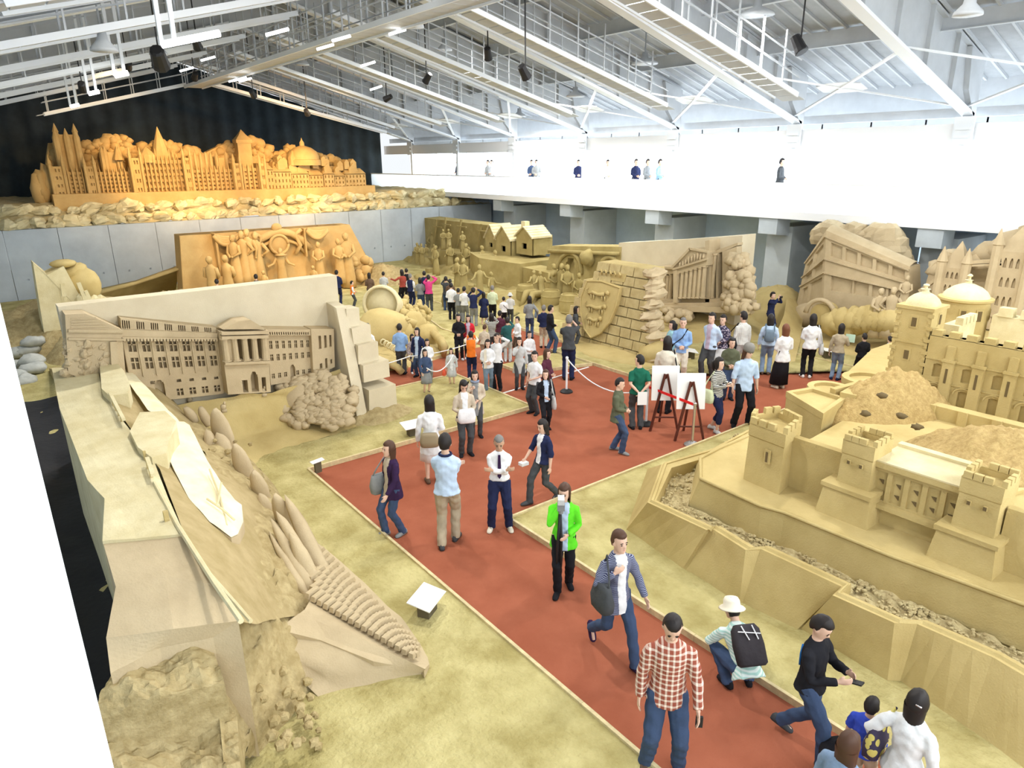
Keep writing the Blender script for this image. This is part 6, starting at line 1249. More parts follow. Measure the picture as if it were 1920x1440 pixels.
        b.tube([hp[s]+Vector((0, 0, .03)), hp[s].lerp(kn[s], .5), kn[s], kn[s].lerp(an[s], .35), an[s]], [.085, .068, .05, .052, .034], 8)
        fd = toe[s]; fd = Vector((fd.x, fd.y*cos(lift[s]), -sin(lift[s]))); b.tube([an[s]+Vector((0, 0, -.02)), an[s]+fd*.06-Vector((0, 0, .045)), an[s]+fd*.14-Vector((0, 0, .055))], [.034, .034, .022], 7)
    body = remesh(b, .0105 if hi else .022, sk, 'body', root, extra=fing)
    # ---- face
    if True:
        for s in (-1, 1):
            m_ = MB(); m_.ball((0, 0, 0), .013, .006, .0075, 6, 4, M=HM); m_.v = [v+hp_((s*.029, .086, .0)) for v in m_.v]; m_.obox(hp_((s*.03, .087, .022)), .03, .008, .006, 0); o = m_.build('eye', EYE, None); o.parent = root
        m_ = MB(); m_.ball((0, 0, 0), .02, .007, .006, 6, 4, M=HM); m_.v = [v+hp_((0, .087, -.062)) for v in m_.v]; o = m_.build('mouth', LIP, None); o.parent = root
    # ---- top
    tc = K[top]; q = MB(); fl = 1.0+(.9-hem)*.5
    prof = [(hem, (.165 if hem > .89 else .195)*hw*fl, (.13 if hem > .89 else .152)*fl), (max(hem+.02, .92), .172*hw, .135), (1.05, .145 if not fem else .132, .115), (1.22, .168, .125), (1.31, .172, .115), (1.365, .155, .10), (1.405, .105, .082), (1.435, .068, .068)]
    q.rings([ell((0, 0, zz), rx*fs, ry, 14) for zz, rx, ry in prof]); TM(q, 0)
    if crouch: pass
    for s in (-1, 1):
        e_, h_ = el[s], hd[s]
        if sl == 'long': P_ = [sh[s]-Vector((s*.03, 0, 0)), sh[s].lerp(e_, .12), sh[s].lerp(e_, .5), e_, e_.lerp(h_, .5), e_.lerp(h_, .96)]; rr = [.045, .062, .062, .054, .05, .043]
        elif sl == 'half': P_ = [sh[s]-Vector((s*.03, 0, 0)), sh[s].lerp(e_, .12), sh[s].lerp(e_, .5), e_, e_.lerp(h_, .25)]; rr = [.045, .062, .062, .058, .056]
        elif sl == 'none': P_ = [sh[s]-Vector((s*.03, 0, 0)), sh[s].lerp(e_, .12)]; rr = [.07, .065]
        else: P_ = [sh[s]-Vector((s*.03, 0, 0)), sh[s].lerp(e_, .12), sh[s].lerp(e_, .45), sh[s].lerp(e_, .8)]; rr = [.045, .063, .066, .068]
        q.tube(P_, rr, 9)
    mats = [tc]; fnn = None
    Ti = np.array(T.inverted()); TiN = lambda c: c @ Ti[:3, :3].T+Ti[:3, 3]
    if top2: 
        mats = [tc, K[top2]]
        if vest:
            fnn = lambda c: np.abs(TiN(c)[:, 0]) >= .155*fs      # sleeves in the second cloth
        else: fnn = lambda c: (np.abs(TiN(c)[:, 0]) < np.where(TiN(c)[:, 2] < 1.3, .055, .075)) & (TiN(c)[:, 1] > .03)
    o = remesh(q, vox, mats, {'cardigan': 'cardigan'}.get(top, 'jacket' if top2 else 'shirt'), root, fn=fnn)
    # ---- bottom
    q = MB()
    bc = K[bot]
    if btype in ('pants', 'shorts', 'crop'):
        q.rings([ell((0, 0, zz), rx*fs*hw, ry) for zz, rx, ry in ((.80, .12, .10), (.86, .155, .12), (.95, .15, .115), (1.03, .135, .105))]); TM(q, 0)
        fr = {'pants': 1., 'crop': .62, 'shorts': .2}[btype]
        for s in (-1, 1):
            P_ = [hp[s]+Vector((0, 0, .02)), hp[s].lerp(kn[s], .5), kn[s]]; rr = [.105*fs, .092*fs, .078*fs]
            if fr > .3: P_ += [kn[s].lerp(an[s], .5), kn[s].lerp(an[s], min(1, fr+(.0 if fr < 1 else 0)))+Vector((0, 0, .0 if fr < 1 else -.035))]; rr += [.072*fs, .070*fs]
            q.tube(P_, rr, 9)
        remesh(q, vox, bc, 'trousers' if btype == 'pants' else 'shorts', root)
    else:
        zb = .12 if btype == 'long' else .45; rb = .24 if btype == 'long' else .22
        mid = (kn[1]+kn[-1])/2
        q.rings([[Vector((rx*cos(a)*(1+.06*sin(6*a)), ry*sin(a)*(1+.06*sin(6*a))+yo, zz)) for a in [2*pi*i/24 for i in range(24)]] for zz, rx, ry, yo in ((zb, rb, rb*.85, mid.y*.5), (.6, .205, .17, mid.y*.3), (.86, .165, .125, 0), (1.03, .13, .105, 0))])
        o = q.build('skirt', bc, None, smooth=True); o.parent = root
    # ---- shoes
    for s in (-1, 1):
        fd = toe[s]; fl_ = Vector((fd.x, fd.y*cos(lift[s]), -sin(lift[s]))); a_ = an[s]; m_ = MB(); up = Vector((0, 0, 1)); sd = fl_.cross(up).normalized(); upn = sd.cross(fl_); base = a_-upn*.07
        rs = []
        for t_, w_, hh in ((-.075, .022, .05), (-.055, .036, .085), (0, .040, .095), (.06, .043, .07), (.12, .045, .05), (.165, .036, .036), (.185, .015, .02)):
            c = base+fl_*t_; rs.append([c+sd*w_*x+upn*hh*y for x, y in ((-1, 0), (-1, .45), (-.6, .95), (.6, .95), (1, .45), (1, 0))])
        m_.rings(rs); o = m_.build('shoe', K[shoe] if shoe in K else shoe, None, smooth=True); o.parent = root
    # ---- hair / hat
    m_ = MB(); nu, nv = 20, 12
    long_ = hs in ('long', 'bob', 'pony')
    def hf(u, v):
        a = 2*pi*u; t_ = -pi*.42+(pi*.92)*v; d = Vector((cos(t_)*cos(a), cos(t_)*sin(a), sin(t_)))
        k = 1.0
        facez = .045 if hs != 'bald' else .075
        front = d.y > (.15 if not long_ else .35) and d.z < facez/.1
        kk = 1.13 if not front else .8
        if hs in ('short', 'crop') and d.z < -.25 and d.y > -.3: kk = .8
        if hs in ('short', 'crop') and d.z < -.62: kk = .8
        if hs == 'crop': kk = min(kk, 1.06)
        nse = .05*noise.noise(d*4+Vector((npers, 0, 0)))+.035*noise.noise(Vector((d.x*9, d.y*9, d.z*2)))
        return hp_((d.x*.078*(kk+nse), -.004+d.y*.097*(kk+nse), .004+d.z*.115*(kk+nse)+(.008 if kk > 1 else 0)))
    m_.grid(hf, nu, nv); o = m_.build('hair', hair, None, smooth=True); o.parent = root
    if long_:
        m_ = MB(); L_ = {'bob': .12, 'long': .30, 'pony': .06}[hs]; rs = []
        for k in range(6):
            t_ = k/5; zz = .02-L_*t_-.05*t_; ww = .088*(1-.25*t_*(L_ > .2)); rs.append([hp_((ww*cos(a)*(1+.07*sin(a*17+npers)), -.022+(.085)*sin(a)*(1 if t_ < .4 else 1-.35*t_)*(1+.07*sin(a*17+npers)), zz-.03+(.02*sin(a*11+npers) if k == 5 else 0))) for a in [pi*.88+(pi*1.24)*i/11 for i in range(12)]])
        m_.rings(rs+[[p+HM @ Vector((0, .02, 0)) for p in r] for r in rs[::-1]], cap=False, close=False); o2 = m_.build('hair_length', hair, None, smooth=True); o2.parent = root
        if hs == 'pony': m_ = MB(); m_.tube([hp_((0, -.1, .03)), hp_((0, -.14, .0)), hp_((0, -.13, -.12)), hp_((0, -.11, -.2))], [.025, .04, .035, .01], 8); o2 = m_.build('ponytail', hair, None, smooth=True); o2.parent = root
    if hat:
        kind, hm = hat; m_ = MB()
        if kind == 'bucket': prof = [(.155, -.0), (.145, .012), (.1, .035), (.095, .09), (.075, .125), (.0, .13)]
        elif kind == 'cap': prof = [(.097, .02), (.098, .07), (.08, .12), (.0, .135)]
        else: prof = [(.098, .0), (.101, .04), (.098, .1), (.07, .14), (.0, .155)]
        m_.lathe(prof, (0, 0, 0), 18); m_.v = [hp_((v.x*.95, v.y*1.08-.005, v.z+.012)) for v in m_.v]
        if kind == 'cap': m_.grid(lambda u, v: hp_(((u-.5)*.14, .08+.09*v*(1-(2*u-1)**2*.6), .035-.01*v)), 6, 3)
        o = m_.build('hat' if kind != 'beanie' else 'beanie', hm, None, smooth=True); o.parent = root
    root['_h'] = h
    return root, g, ang, S
def child_mb(P, m_, name, m, smooth=True): o = m_.build(name, m, None, smooth=smooth); o.parent = P[0]; return o
def bag(P, label, m, side=1, z=.85, w=.32, h=.28, d=.12, y=.02, x=.26, kind='tote', strap=True, sz=1.38, cross=False, name='shoulder_bag'):
    """bag carried by person P, in body axes; a thing of its own"""
    root, g, ang, S = P; M = Matrix.Translation(g) @ Matrix.Rotation(ang, 4, 'Z') @ Matrix.Diagonal((S, S, S, 1)); c = Vector((side*x, y, z)); wc = M @ c
    t = thing(name, wc, label, 'bag'); q = MB(); rs = []
    for zz, k in ((-.5, .80), (-.44, .96), (-.1, 1.04), (.3, .92), (.5, .78)):
        r = []
        for i in range(12):
            a = 2*pi*i/12; ca, sa = cos(a), sin(a); r.append(Vector((c.x+d*.5*k*math.copysign(abs(ca)**.6, ca)*(1.1 if zz < 0 else .7), c.y+w*.5*k*math.copysign(abs(sa)**.6, sa), c.z+zz*h)))
        rs.append(r)
    if kind == 'pack': rs = [[Vector((c.x+(p.y-c.y), c.y+(p.x-c.x), p.z)) for p in r] for r in rs]
    q.rings(rs); q.v = [M @ v for v in q.v]; q.build('bag_body', m, t, smooth=True)
    if strap:
        q = MB()
        if kind == 'pack':
            for s in (-1, 1): q.tube([Vector((s*.11, y, z+h*.4)), Vector((s*.11, 0, 1.44)), Vector((s*.13, .13, 1.3)), Vector((s*.14, .12, 1.05)), Vector((s*.12, y*.6, z-h*.3))], .018, 6)
        elif cross: q.tube([c+Vector((0, 0, h*.4)), Vector((side*.19, .12, 1.05)), Vector((0, .14, 1.22)), Vector((-side*.12, .06, 1.43)), Vector((0, -.13, 1.25)), Vector((side*.2, -.1, 1.05)), c+Vector((0, -.06, h*.4))], .014, 6)
        else: q.tube([c+Vector((0, w*.35, h*.45)), c+Vector((-side*.04, w*.2, (sz-z)*.6)), Vector((side*.15, .0, sz+.05)), c+Vector((-side*.04, -w*.2, (sz-z)*.6)), c+Vector((0, -w*.35, h*.45))], .013, 6)
        q.v = [M @ v for v in q.v]; q.build('strap', m, t, smooth=True)
    return t
def held(P, label, name, cat, m, loc, size, tilt=0.):
    root, g, ang, S = P; M = Matrix.Translation(g) @ Matrix.Rotation(ang, 4, 'Z') @ Matrix.Diagonal((S, S, S, 1)); q = MB(); q.obox((0, 0, 0), *size, 0, rx=tilt); q.v = [M @ (v+Vector(loc)) for v in q.v]
    o = q.build(name, m, origin=M @ Vector(loc)); return tag(o, label, cat)
# ---------- near people
P = person(1240, 1437, 1150, 8, 'man in red and white plaid shirt and dark jeans standing on the walkway looking down', 'plaid', 'denim', hs='crop', arms=('swf', 'down'), hem=.80, nod=32, skin=SKIN, hi=True, legs='wide', shoe='brown', hmax=1.9)
held(P, 'black phone in the hand of the plaid shirt man', 'phone', 'phone', BLACKM, (-.25, .27, .82), (.06, .02, .11))
P = person(1150, 1229, 996, 35, 'woman striding in navy striped jacket and blue jeans with dark handbag', 'stripe', 'denim', hair=HBR, hs='short', arms=('swf', 'strap'), top2='white', hem=.70, legs='stride', fem=True, shoe='purple', hi=True)
bag(P, 'black handbag carried by the striding woman in striped jacket', K['dgrey'], 1, 1.0, .34, .34, .16, y=.12, x=.27)
P = person(1055, 1103, 907, 2, 'young woman in neon green happi jacket holding a camera tripod', 'neon', 'black', hair=HBR, hs='long', arms=('front', 'chin'), top2='lblue', hem=.72, legs='step', fem=True, hi=True, nod=10, turn=-15)
q = MB(); root, g, ang, S = P; M = Matrix.Translation(g) @ Matrix.Rotation(ang, 4, 'Z') @ Matrix.Diagonal((S, S, S, 1))
t = thing('tripod', M @ Vector((.07, .24, .5)), 'folded black camera tripod held by the woman in neon green', 'tripod')
for dx, dy in ((0, 0), (.03, .02), (-.03, .02)): q = MB(); q.tube([Vector((.07+dx, .22+dy, .42)), Vector((.06+dx*.8, .22+dy, .95)), Vector((.06, .22+dy*.5, 1.35))], [.014, .02, .024], 7); q.v = [M @ v for v in q.v]; q.build('leg', BLACKM, t, smooth=True)
q = MB(); q.obox((.05, .22, 1.47), .10, .12, .10); q.tube([(.05, .22, 1.36), (.05, .22, 1.44)], .035, 8); q.v = [M @ v for v in q.v]; q.build('tripod_head', K['grey'], t)
q = MB(); q.obox((.05, .22, 1.56), .09, .16, .08); q.v = [M @ v for v in q.v]; q.build('camera', K['lgrey'], t)
P = person(938, 991, 816, 0, 'man in white shirt and dark tie with folded arms', 'white', 'navy', hair=HG, hs='crop', arms=('cross', 'cross'), hem=.93, legs='wide', shoe='cream', nod=22, skin=SKIN2, hi=True)
m_ = MB(); m_.extr([(-.02, .125, 1.41), (.02, .125, 1.41), (.032, .145, 1.05), (0, .145, 1.0), (-.032, .145, 1.05)], (0, .02, 0)); child_mb(P, m_, 'tie', K['purple'], False)
P = person(842, 1022, 816, 172, 'man seen from behind in pale blue polo shirt and khaki trousers', 'lblue', 'khaki', hair=HB, hs='short', arms=('cross', 'cross'), hem=.85, sl='short', legs='step', shoe='dgrey', hi=True)
m_ = MB(); m_.tube([Vector((.082*cos(a), .078*sin(a)-.0, 1.425)) for a in [2*pi*i/12 for i in range(13)]], .018, 6); child_mb(P, m_, 'collar', K['navy'])
P = person(742, 1001, 828, -62, 'woman in dark purple cardigan and jeans with grey shoulder bag and grey boots', 'purple', 'denim', hair=HBR, hs='long', arms=('swf', 'down'), top2='beige', hem=.72, fem=True, shoe='grey', legs='step', hi=True)
bag(P, 'slouchy grey shoulder bag of the woman in dark purple cardigan', K['grey'], 1, .90, .36, .34, .16, y=.10, x=.24)
P = person(1018, 941, 787, -50, 'woman in navy cardigan over white top with flared grey trousers walking left', 'navy', 'dgrey', hair=HB, hs='bob', arms=('down', 'swf'), top2='white', hem=.86, legs='walk', fem=True, hi=True, nod=15, shoe='dgrey', sl='half')
held(P, 'crumpled white cap held by the woman in navy cardigan', 'folded_cap', 'cap', K['white'], (.22, .30, .82), (.12, .16, .06))
P = person(812, 905, 743, 178, 'woman seen from behind in long white tunic with brown handbag', 'white', 'white', hair=HB, hs='bob', arms=('down', 'front'), hem=.62, btype='skirt', fem=True, hi=True, shoe='brown')
bag(P, 'brown leather handbag hanging behind the white tunic woman', mat('bag_leather', (.28, .22, .13), .5), -1, .93, .34, .26, .13, y=-.17, x=.02, kind='pack', strap=False)
P = person(873, 852, 712, 12, 'woman in beige jacket looking into her white tote bag', 'beige', 'dgrey', hair=HB, hs='long', arms=('front', 'front'), top2='white', hem=.80, fem=True, nod=35, hi=True)
bag(P, 'white tote bag of the woman in beige jacket', K['white'], 0, .98, .38, .30, .14, y=.24, x=0, kind='pack', strap=False)
P = person(893, 818, 695, 5, 'woman with blue grey scarf and taupe coat behind the beige jacket woman', 'beige', 'dgrey', hair=HB, hs='bob', arms=('front', 'strap'), hem=.60, fem=True, top2='grey')
m_ = MB(); m_.tube([Vector((.085*cos(a), .085*sin(a), 1.44)) for a in [2*pi*i/12 for i in range(13)]], .032, 7); child_mb(P, m_, 'scarf', cl('scarf', (.25, .30, .40)))
bag(P, 'black shoulder bag hanging behind the taupe coat woman', K['black'], 1, 1.05, .28, .42, .14, y=-.08, x=.26)
P = person(1022, 806, 694, 15, 'woman in black jacket with white tote bag and long brown hair', 'black', 'black', hair=HBR, hs='long', arms=('down', 'front'), top2='lblue', hem=.86, fem=True, nod=-8, turn=-25, hi=True, legs='step')
bag(P, 'pale grey tote bag of the woman in black jacket', K['lgrey'], -1, .82, .32, .34, .10, y=.12, x=.20)
P = person(1003, 775, 659, -40, 'man in plain white t-shirt beside the black jacket woman', 'white', 'dgrey', arms=('front', 'down'), sl='short', hem=.82, turn=30)
P = person(1155, 847, 709, 78, 'man in olive jacket and blue jeans walking right past the green shirt attendant', 'olive', 'denim', hs='crop', arms=('front', 'front'), hem=.74, legs='step', shoe='grey', hi=True, nod=10)
P = person(1193, 804, 667, 192, 'attendant in dark green t-shirt holding papers behind his back', 'green', 'dgrey', arms=('back', 'back'), sl='short', hem=.84, hi=True, turn=40, skin=SKIN)
held(P, 'sheet of white paper held behind the green shirt attendant', 'paper_sheet', 'paper', PAPER, (.05, -.23, .80), (.21, .006, .30))
P = person(1243, 774, 632, 170, 'woman seen from behind in cream knitted cardigan with black shoulder bag', 'cream', 'black', hs='bob', arms=('front', 'down'), hem=.66, fem=True)
bag(P, 'black shoulder bag of the cream cardigan woman', K['black'], 1, .98, .24, .26, .12, y=-.02, x=.25)
P = person(1273, 717, 596, 2, 'older man in bright blue shirt with diagonal black bag strap', 'blue', 'cream', hair=HG, hs='crop', arms=('front', 'front'), hem=.82, shoe='cream', hi=True)
bag(P, 'small black cross-body bag of the blue shirt man', K['black'], 1, .80, .2, .22, .08, y=.0, x=.25, cross=True)
P = person(1255, 706, 602, -55, 'woman in pale cyan top partly behind the blue shirt man', 'cyan', 'cream', hs='pony', arms=('phone', 'down'), fem=True)
P = person(1326, 711, 587, -32, 'young man in pale grey shirt with pink scarf and hands behind him', 'lblue', 'dgrey', arms=('back', 'back'), legs='step', hem=.80, top2='lilac')
P = person(1347, 705, 591, -25, 'woman in dark floral blouse and white skirt beside the pink scarf man', 'floral', 'white', hs='short', arms=('front', 'front'), btype='skirt', fem=True, hem=.80)
P = person(1384, 705, 585, -140, 'man in grey checked shirt carrying a large black bag', 'gplaid', 'lgrey', arms=('down', 'down'), legs='step')
bag(P, 'large black messenger bag of the grey checked shirt man', K['black'], -1, .90, .38, .3, .14, y=.1, x=.25)
P = person(1362, 748, 634, 12, 'boy in dark green hooded top beside the beanie man', 'olive', 'denim', arms=('front', 'front'), hair=HB, turn=20)
P = person(1388, 798, 643, 22, 'young man in grey beanie and pale blue hooded shirt', 'lblue', 'black', hair=HBR, hs='long', arms=('down', 'down'), sl='half', hem=.78, legs='wide', hat=('beanie', cl('beanie', (.22, .21, .19))), hi=True, nod=15, turn=25)
m_ = MB(); m_.tube([Vector((.09*cos(a), .085*sin(a)+.02, 1.40-.12*max(0, sin(a)))) for a in [2*pi*i/16 for i in range(17)]], .008, 5); child_mb(P, m_, 'necklace', K['dgrey'])
P = person(1336, 808, 671, 60, 'woman in black and cream striped top with cropped trousers and canvas bag', 'bwstripe', 'navy', hs='pony', arms=('phone', 'phone'), btype='crop', fem=True, shoe='lgrey', hem=.82, legs='step')
bag(P, 'pale canvas bag of the striped top woman', K['lgreen'], 1, .88, .30, .30, .12, y=-.05, x=.26)
P = person(1440, 630, 548, 60, 'young man in navy shirt photographing from the sand ramp', 'navy', 'navy', arms=('cam', 'cam'), z=.25)
held(P, 'small dark camera held by the navy shirt man on the ramp', 'camera', 'camera', BLACKM, (0, .36, 1.56), (.12, .05, .08))
P = person(1434, 702, 590, 185, 'long haired woman in pale blue shirt with small blue backpack and jeans', 'lblue', 'ldenim', hs='long', arms=('down', 'down'), fem=True, shoe='brown')
bag(P, 'small blue grey backpack of the long haired woman', K['gdenim'], 0, 1.15, .26, .32, .14, y=-.18, x=0, kind='pack', name='backpack')
P = person(1461, 728, 609, -150, 'auburn haired woman in loose white blouse and long black skirt', 'white', 'black', hair=HR, hs='long', arms=('front', 'front'), btype='long', hem=.74, fem=True, shoe='cream')
P = person(1511, 708, 590, -172, 'slim woman in white blouse and long narrow black skirt', 'white', 'black', hs='long', arms=('front', 'down'), fem=True, hem=.80, shoe='white')
bag(P, 'pale plastic bag carried by the slim woman in white blouse', K['lgrey'], 1, .82, .26, .3, .1, y=-.02, x=.28)
P = person(1564, 712, 608, 170, 'woman in olive grey top and light blue jeans near the right signboard', 'khaki', 'ldenim', hs='long', arms=('down', 'phone'), fem=True, shoe='navy')
held(P, 'pale green leaflet held out by the olive top woman', 'leaflet', 'leaflet', mat('mint_paper', (.55, .75, .62), .7), (.20, .42, 1.22), (.26, .01, .24))
P = person(1609, 712, 626, -155, 'boy in black t-shirt behind the castle courts', 'black', 'black', arms=('front', 'front'), sl='half')
P = person(1660, 705, 632, -140, 'small boy in blue and white plaid shirt beside the square castle tower', 'bplaid', 'navy', arms=('phone', 'phone'), lean=.12)
P = person(1065, 712, 592, 176, 'grey haired man seen from behind in dark grey vest with jacket over his shoulder', 'dgrey', 'navy', hair=HG, hs='short', arms=('chin', 'cam'), sl='half', top2='lblue', hem=.84)
P = person(1078, 650, 575, 100, 'dark haired woman in black before the shield wall', 'dgrey', 'dgrey', hs='long', arms=('front', 'front'), fem=True)
P = person(1019, 652, 573, 178, 'man in navy jacket and beige trousers seen from behind', 'navy', 'beige', hair=HG, arms=('front', 'front'), hat=None)
P = person(1031, 663, 573, 110, 'man in black jacket and dark jeans looking right', 'black', 'denim', hair=HB, arms=('down', 'front'), legs='step')
P = person(993, 635, 556, 178, 'woman in grey sweater and jeans seen from behind alone before the tavern', 'grey', 'denim', hs='bob', arms=('front', 'bag'), fem=True)
bag(P, 'grey blue handbag of the woman in grey sweater', K['gdenim'], 1, .98, .24, .24, .1, x=.24)
P = person(974, 729, 633, 6, 'woman in long pale grey coat with her hand at her chin', 'lgrey', 'dgrey', hs='bob', arms=('down', 'chin'), hem=.55, fem=True, hi=False)
P = person(992, 704, 621, 30, 'short haired person in white behind the pale grey coat woman', 'white', 'dgrey', arms=('down', 'front'))
P = person(1024, 762, 655, 60, 'woman with wavy brown hair in taupe top behind the white t-shirt man', 'maroon', 'dgrey', hair=HBR, hs='long', arms=('front', 'front'), fem=True)
P = person(916, 732, 637, 4, 'woman in white shirt with long cream scarf and grey jeans', 'white', 'gdenim', hs='bob', arms=('front', 'front'), fem=True, hem=.78, legs='step')
m_ = MB(); m_.extr([(.05, .13, 1.42), (.13, .13, 1.40), (.15, .17, .80), (.05, .17, .80)], (0, .02, 0)); child_mb(P, m_, 'scarf', K['cream'], False)
P = person(933, 730, 626, -20, 'person in white with raised hand behind the cream scarf woman', 'white', 'black', arms=('head', 'down'))
P = person(885, 711, 622, 176, 'attendant in bright orange vest taking a photograph', 'orange', 'navy', arms=('cam', 'cam'), top2='cream', vest=True, hem=.82, shoe='cream')
P = person(862, 674, 589, -2, 'girl in black jacket and black tights facing the camera', 'black', 'black', hs='long', arms=('front', 'front'), hem=.80, fem=True, shoe='white')
P = person(880, 672, 591, -8, 'girl in bright red cardigan leaning on her friend', 'red', 'black', hs='long', arms=('front', 'down'), fem=True, top2='lilac', hem=.76, shoe='white')
P = person(754, 702, 608, 176, 'man in blue shirt and dark trousers seen from behind by the rope', 'blue', 'dgrey', arms=('front', 'front'), sl='half', hem=.82)
P = person(776, 699, 627, 25, 'girl in pale floral jacket and jeans beside the rope', 'lfloral', 'denim', hs='long', arms=('down', 'down'), fem=True, shoe='white')
P = person(787, 706, 615, -30, 'woman with glasses in long navy cardigan and jeans', 'navy', 'denim', hs='long', arms=('down', 'down'), fem=True, top2='lblue', hem=.68)
P = person(804, 716, 636, 10, 'woman in white blouse behind the denim jacket woman', 'white', 'grey', hs='bob', arms=('front', 'down'), fem=True)
P = person(800, 738, 655, 20, 'woman in blue denim jacket and grey skirt near the sand corner', 'denim', 'grey', hs='bob', arms=('front', 'swf'), btype='skirt', fem=True, hem=.82)
P = person(848, 722, 653, -5, 'woman in grey cardigan looking down with red bag beside her', 'lgrey', 'lgrey', hs='bob', arms=('down', 'down'), btype='skirt', fem=True, hem=.70, top2='white')
bag(P, 'orange red bag beside the grey cardigan woman', cl('redbag', (.75, .12, .06)), 1, .60, .26, .26, .16, x=.34, strap=False)
P = person(694, 706, 608, 160, 'man in white shirt and dark cap beside the relief end wall', 'white', 'navy', arms=('front', 'front'), sl='half', hat=('cap', K['dgrey']), hem=.86)
P = person(952, 678, 596, 178, 'person in teal jacket and grey trousers seen from behind', 'teal', 'lgrey', arms=('front', 'cam'), hem=.80, shoe='white')
P = person(971, 668, 594, -60, 'woman in white jacket with brown bag near the teal jacket', 'white', 'brown', arms=('front', 'front'), fem=True)
P = person(938, 660, 583, 172, 'person in dark maroon shirt seen from behind', 'maroon', 'grey', arms=('front', 'front'))
P = person(923, 672, 588, 178, 'woman in black and white striped top seen from behind', 'bwstripe', 'dgrey', hs='bob', arms=('cam', 'cam'), fem=True, legs='step')
P = person(908, 682, 610, 160, 'person in beige top bending beside the striped top woman', 'beige', 'khaki', arms=('front', 'front'), hair=HBR, lean=.2)
P = person(945, 613, 557, 178, 'man in white shirt with diagonal black strap before the tavern', 'white', 'black', arms=('front', 'front'))
bag(P, 'tiny black cross-body bag of the white shirt man before the tavern', K['black'], 1, .82, .2, .2, .08, cross=True)
P = person(957, 608, 550, 178, 'person in grey camouflage jacket and pale bucket hat', 'gplaid', 'dgrey', arms=('front', 'front'), hat=('bucket', K['lgrey']))
P = person(924, 604, 536, 178, 'grey haired man in pale yellow green vest seen from behind', 'lgreen', 'black', hair=HG, arms=('front', 'front'))
P = person(908, 612, 548, 178, 'woman in long navy blue dress seen from behind', 'bluep' if False else 'navy', 'navy', hs='long', arms=('front', 'front'), btype='skirt', fem=True)
P = person(889, 614, 540, 178, 'tall man in navy shirt raising a camera, grey trousers', 'navy', 'grey', arms=('cam', 'head'))
held(P, 'camera raised by the tall navy shirt man', 'camera', 'camera', BLACKM, (-.05, .36, 1.58), (.12, .05, .08))
P = person(872, 606, 538, 165, 'person in white top beside the tall navy shirt man', 'white', 'grey', arms=('front', 'front'))
P = person(861, 604, 541, 178, 'man in grey t-shirt and grey trousers in the crowd by the village', 'grey', 'grey', arms=('front', 'front'), sl='short')
P = person(848, 601, 531, 176, 'woman in white blouse and black trousers in the crowd by the village', 'white', 'black', arms=('front', 'front'), fem=True, hair=HB)
P = person(846, 586, 524, 170, 'dark haired person in brown jacket at the front of the crowd', 'brown', 'dgrey', arms=('front', 'front'))
P = person(838, 584, 519, 178, 'man in slate grey shirt and dark jeans taking a picture', 'dgrey', 'denim', arms=('cam', 'cam'))
P = person(806, 585, 516, 178, 'person in magenta pink shirt raising a camera', 'pink', 'dgrey', arms=('cam', 'head'))
P = person(790, 583, 521, 178, 'long haired woman in grey top and jeans left of the magenta shirt', 'grey', 'denim', hs='long', arms=('front', 'front'), fem=True, shoe='brown')
P = person(798, 572, 509, 178, 'dark figure in navy behind the magenta shirt', 'navy', 'navy', arms=('front', 'front'))
P = person(772, 578, 514, 150, 'man in navy vest over white shirt with grey hair', 'navy', 'navy', hair=HG, arms=('front', 'front'), top2='white', vest=True)
P = person(757, 570, 506, -140, 'person in red jacket pointing to the left', 'rust', 'black', arms=('point', 'front'), hs='long')
P = person(765, 563, 504, 170, 'dark haired person in black behind the red jacket', 'black', 'black', arms=('front', 'front'))
P = person(722, 566, 510, 175, 'man in grey and white top behind the giant head', 'lgrey', 'navy', arms=('front', 'front'))
P = person(696, 572, 512, 178, 'long haired woman in dark brown behind the giant head', 'brown', 'dgrey', hs='long', arms=('front', 'front'), fem=True)
P = person(663, 577, 527, 100, 'attendant in orange vest beside the amber relief', 'orange', 'dgrey', arms=('front', 'front'), top2='white', vest=True)
P = person(636, 572, 538, 170, 'person in navy at the edge of the amber relief', 'navy', 'navy', arms=('front', 'front'), fixh=1.5)
P = person(378, 600, 540, 178, 'dark haired visitor hidden behind the palace relief wall', 'dgrey', 'navy', arms=('front', 'front'), fixh=1.5, loc=(7.3, 28.4, .07))
P = person(450, 600, 534, 178, 'second dark haired visitor behind the palace relief wall', 'dgrey', 'navy', arms=('front', 'front'), fixh=1.5, loc=(8.9, 28.6, .07))
# crouching visitor
P = person(1385, 1288, 1143, -150, 'crouching person in mint striped shirt, cream bucket hat and dark backpack', 'mint', 'denim', hair=HB, hs='short', arms=('low', 'low'), legs='crouch', hat=('bucket', mat('hat_cotton', (.80, .74, .60), .9)), hi=True, hem=.80, fixh=1.68)
root, g, ang, S = P; M = Matrix.Translation(g) @ Matrix.Rotation(ang, 4, 'Z') @ Matrix.Diagonal((S, S, S, 1)); TT = M @ Matrix.Translation((0, -.12, .36)) @ Matrix.Rotation(-.75, 4, 'X') @ Matrix.Translation((0, 0, -.90))
t = thing('backpack', TT @ Vector((0, -.2, 1.15)), 'dark grey backpack with white cross straps on the crouching person', 'bag')
q = MB(); q.rings([[Vector((.17*k*math.copysign(abs(cos(a))**.5, cos(a)), -.21+.09*k*math.copysign(abs(sin(a))**.5, sin(a)), zz)) for a in [2*pi*i/14 for i in range(14)]] for zz, k in ((.92, .8), (.95, 1.0), (1.15, 1.05), (1.32, .95), (1.38, .7))]); q.v = [TT @ v for v in q.v]; q.build('bag_body', cl('pack', (.045, .04, .045)), t, smooth=True)
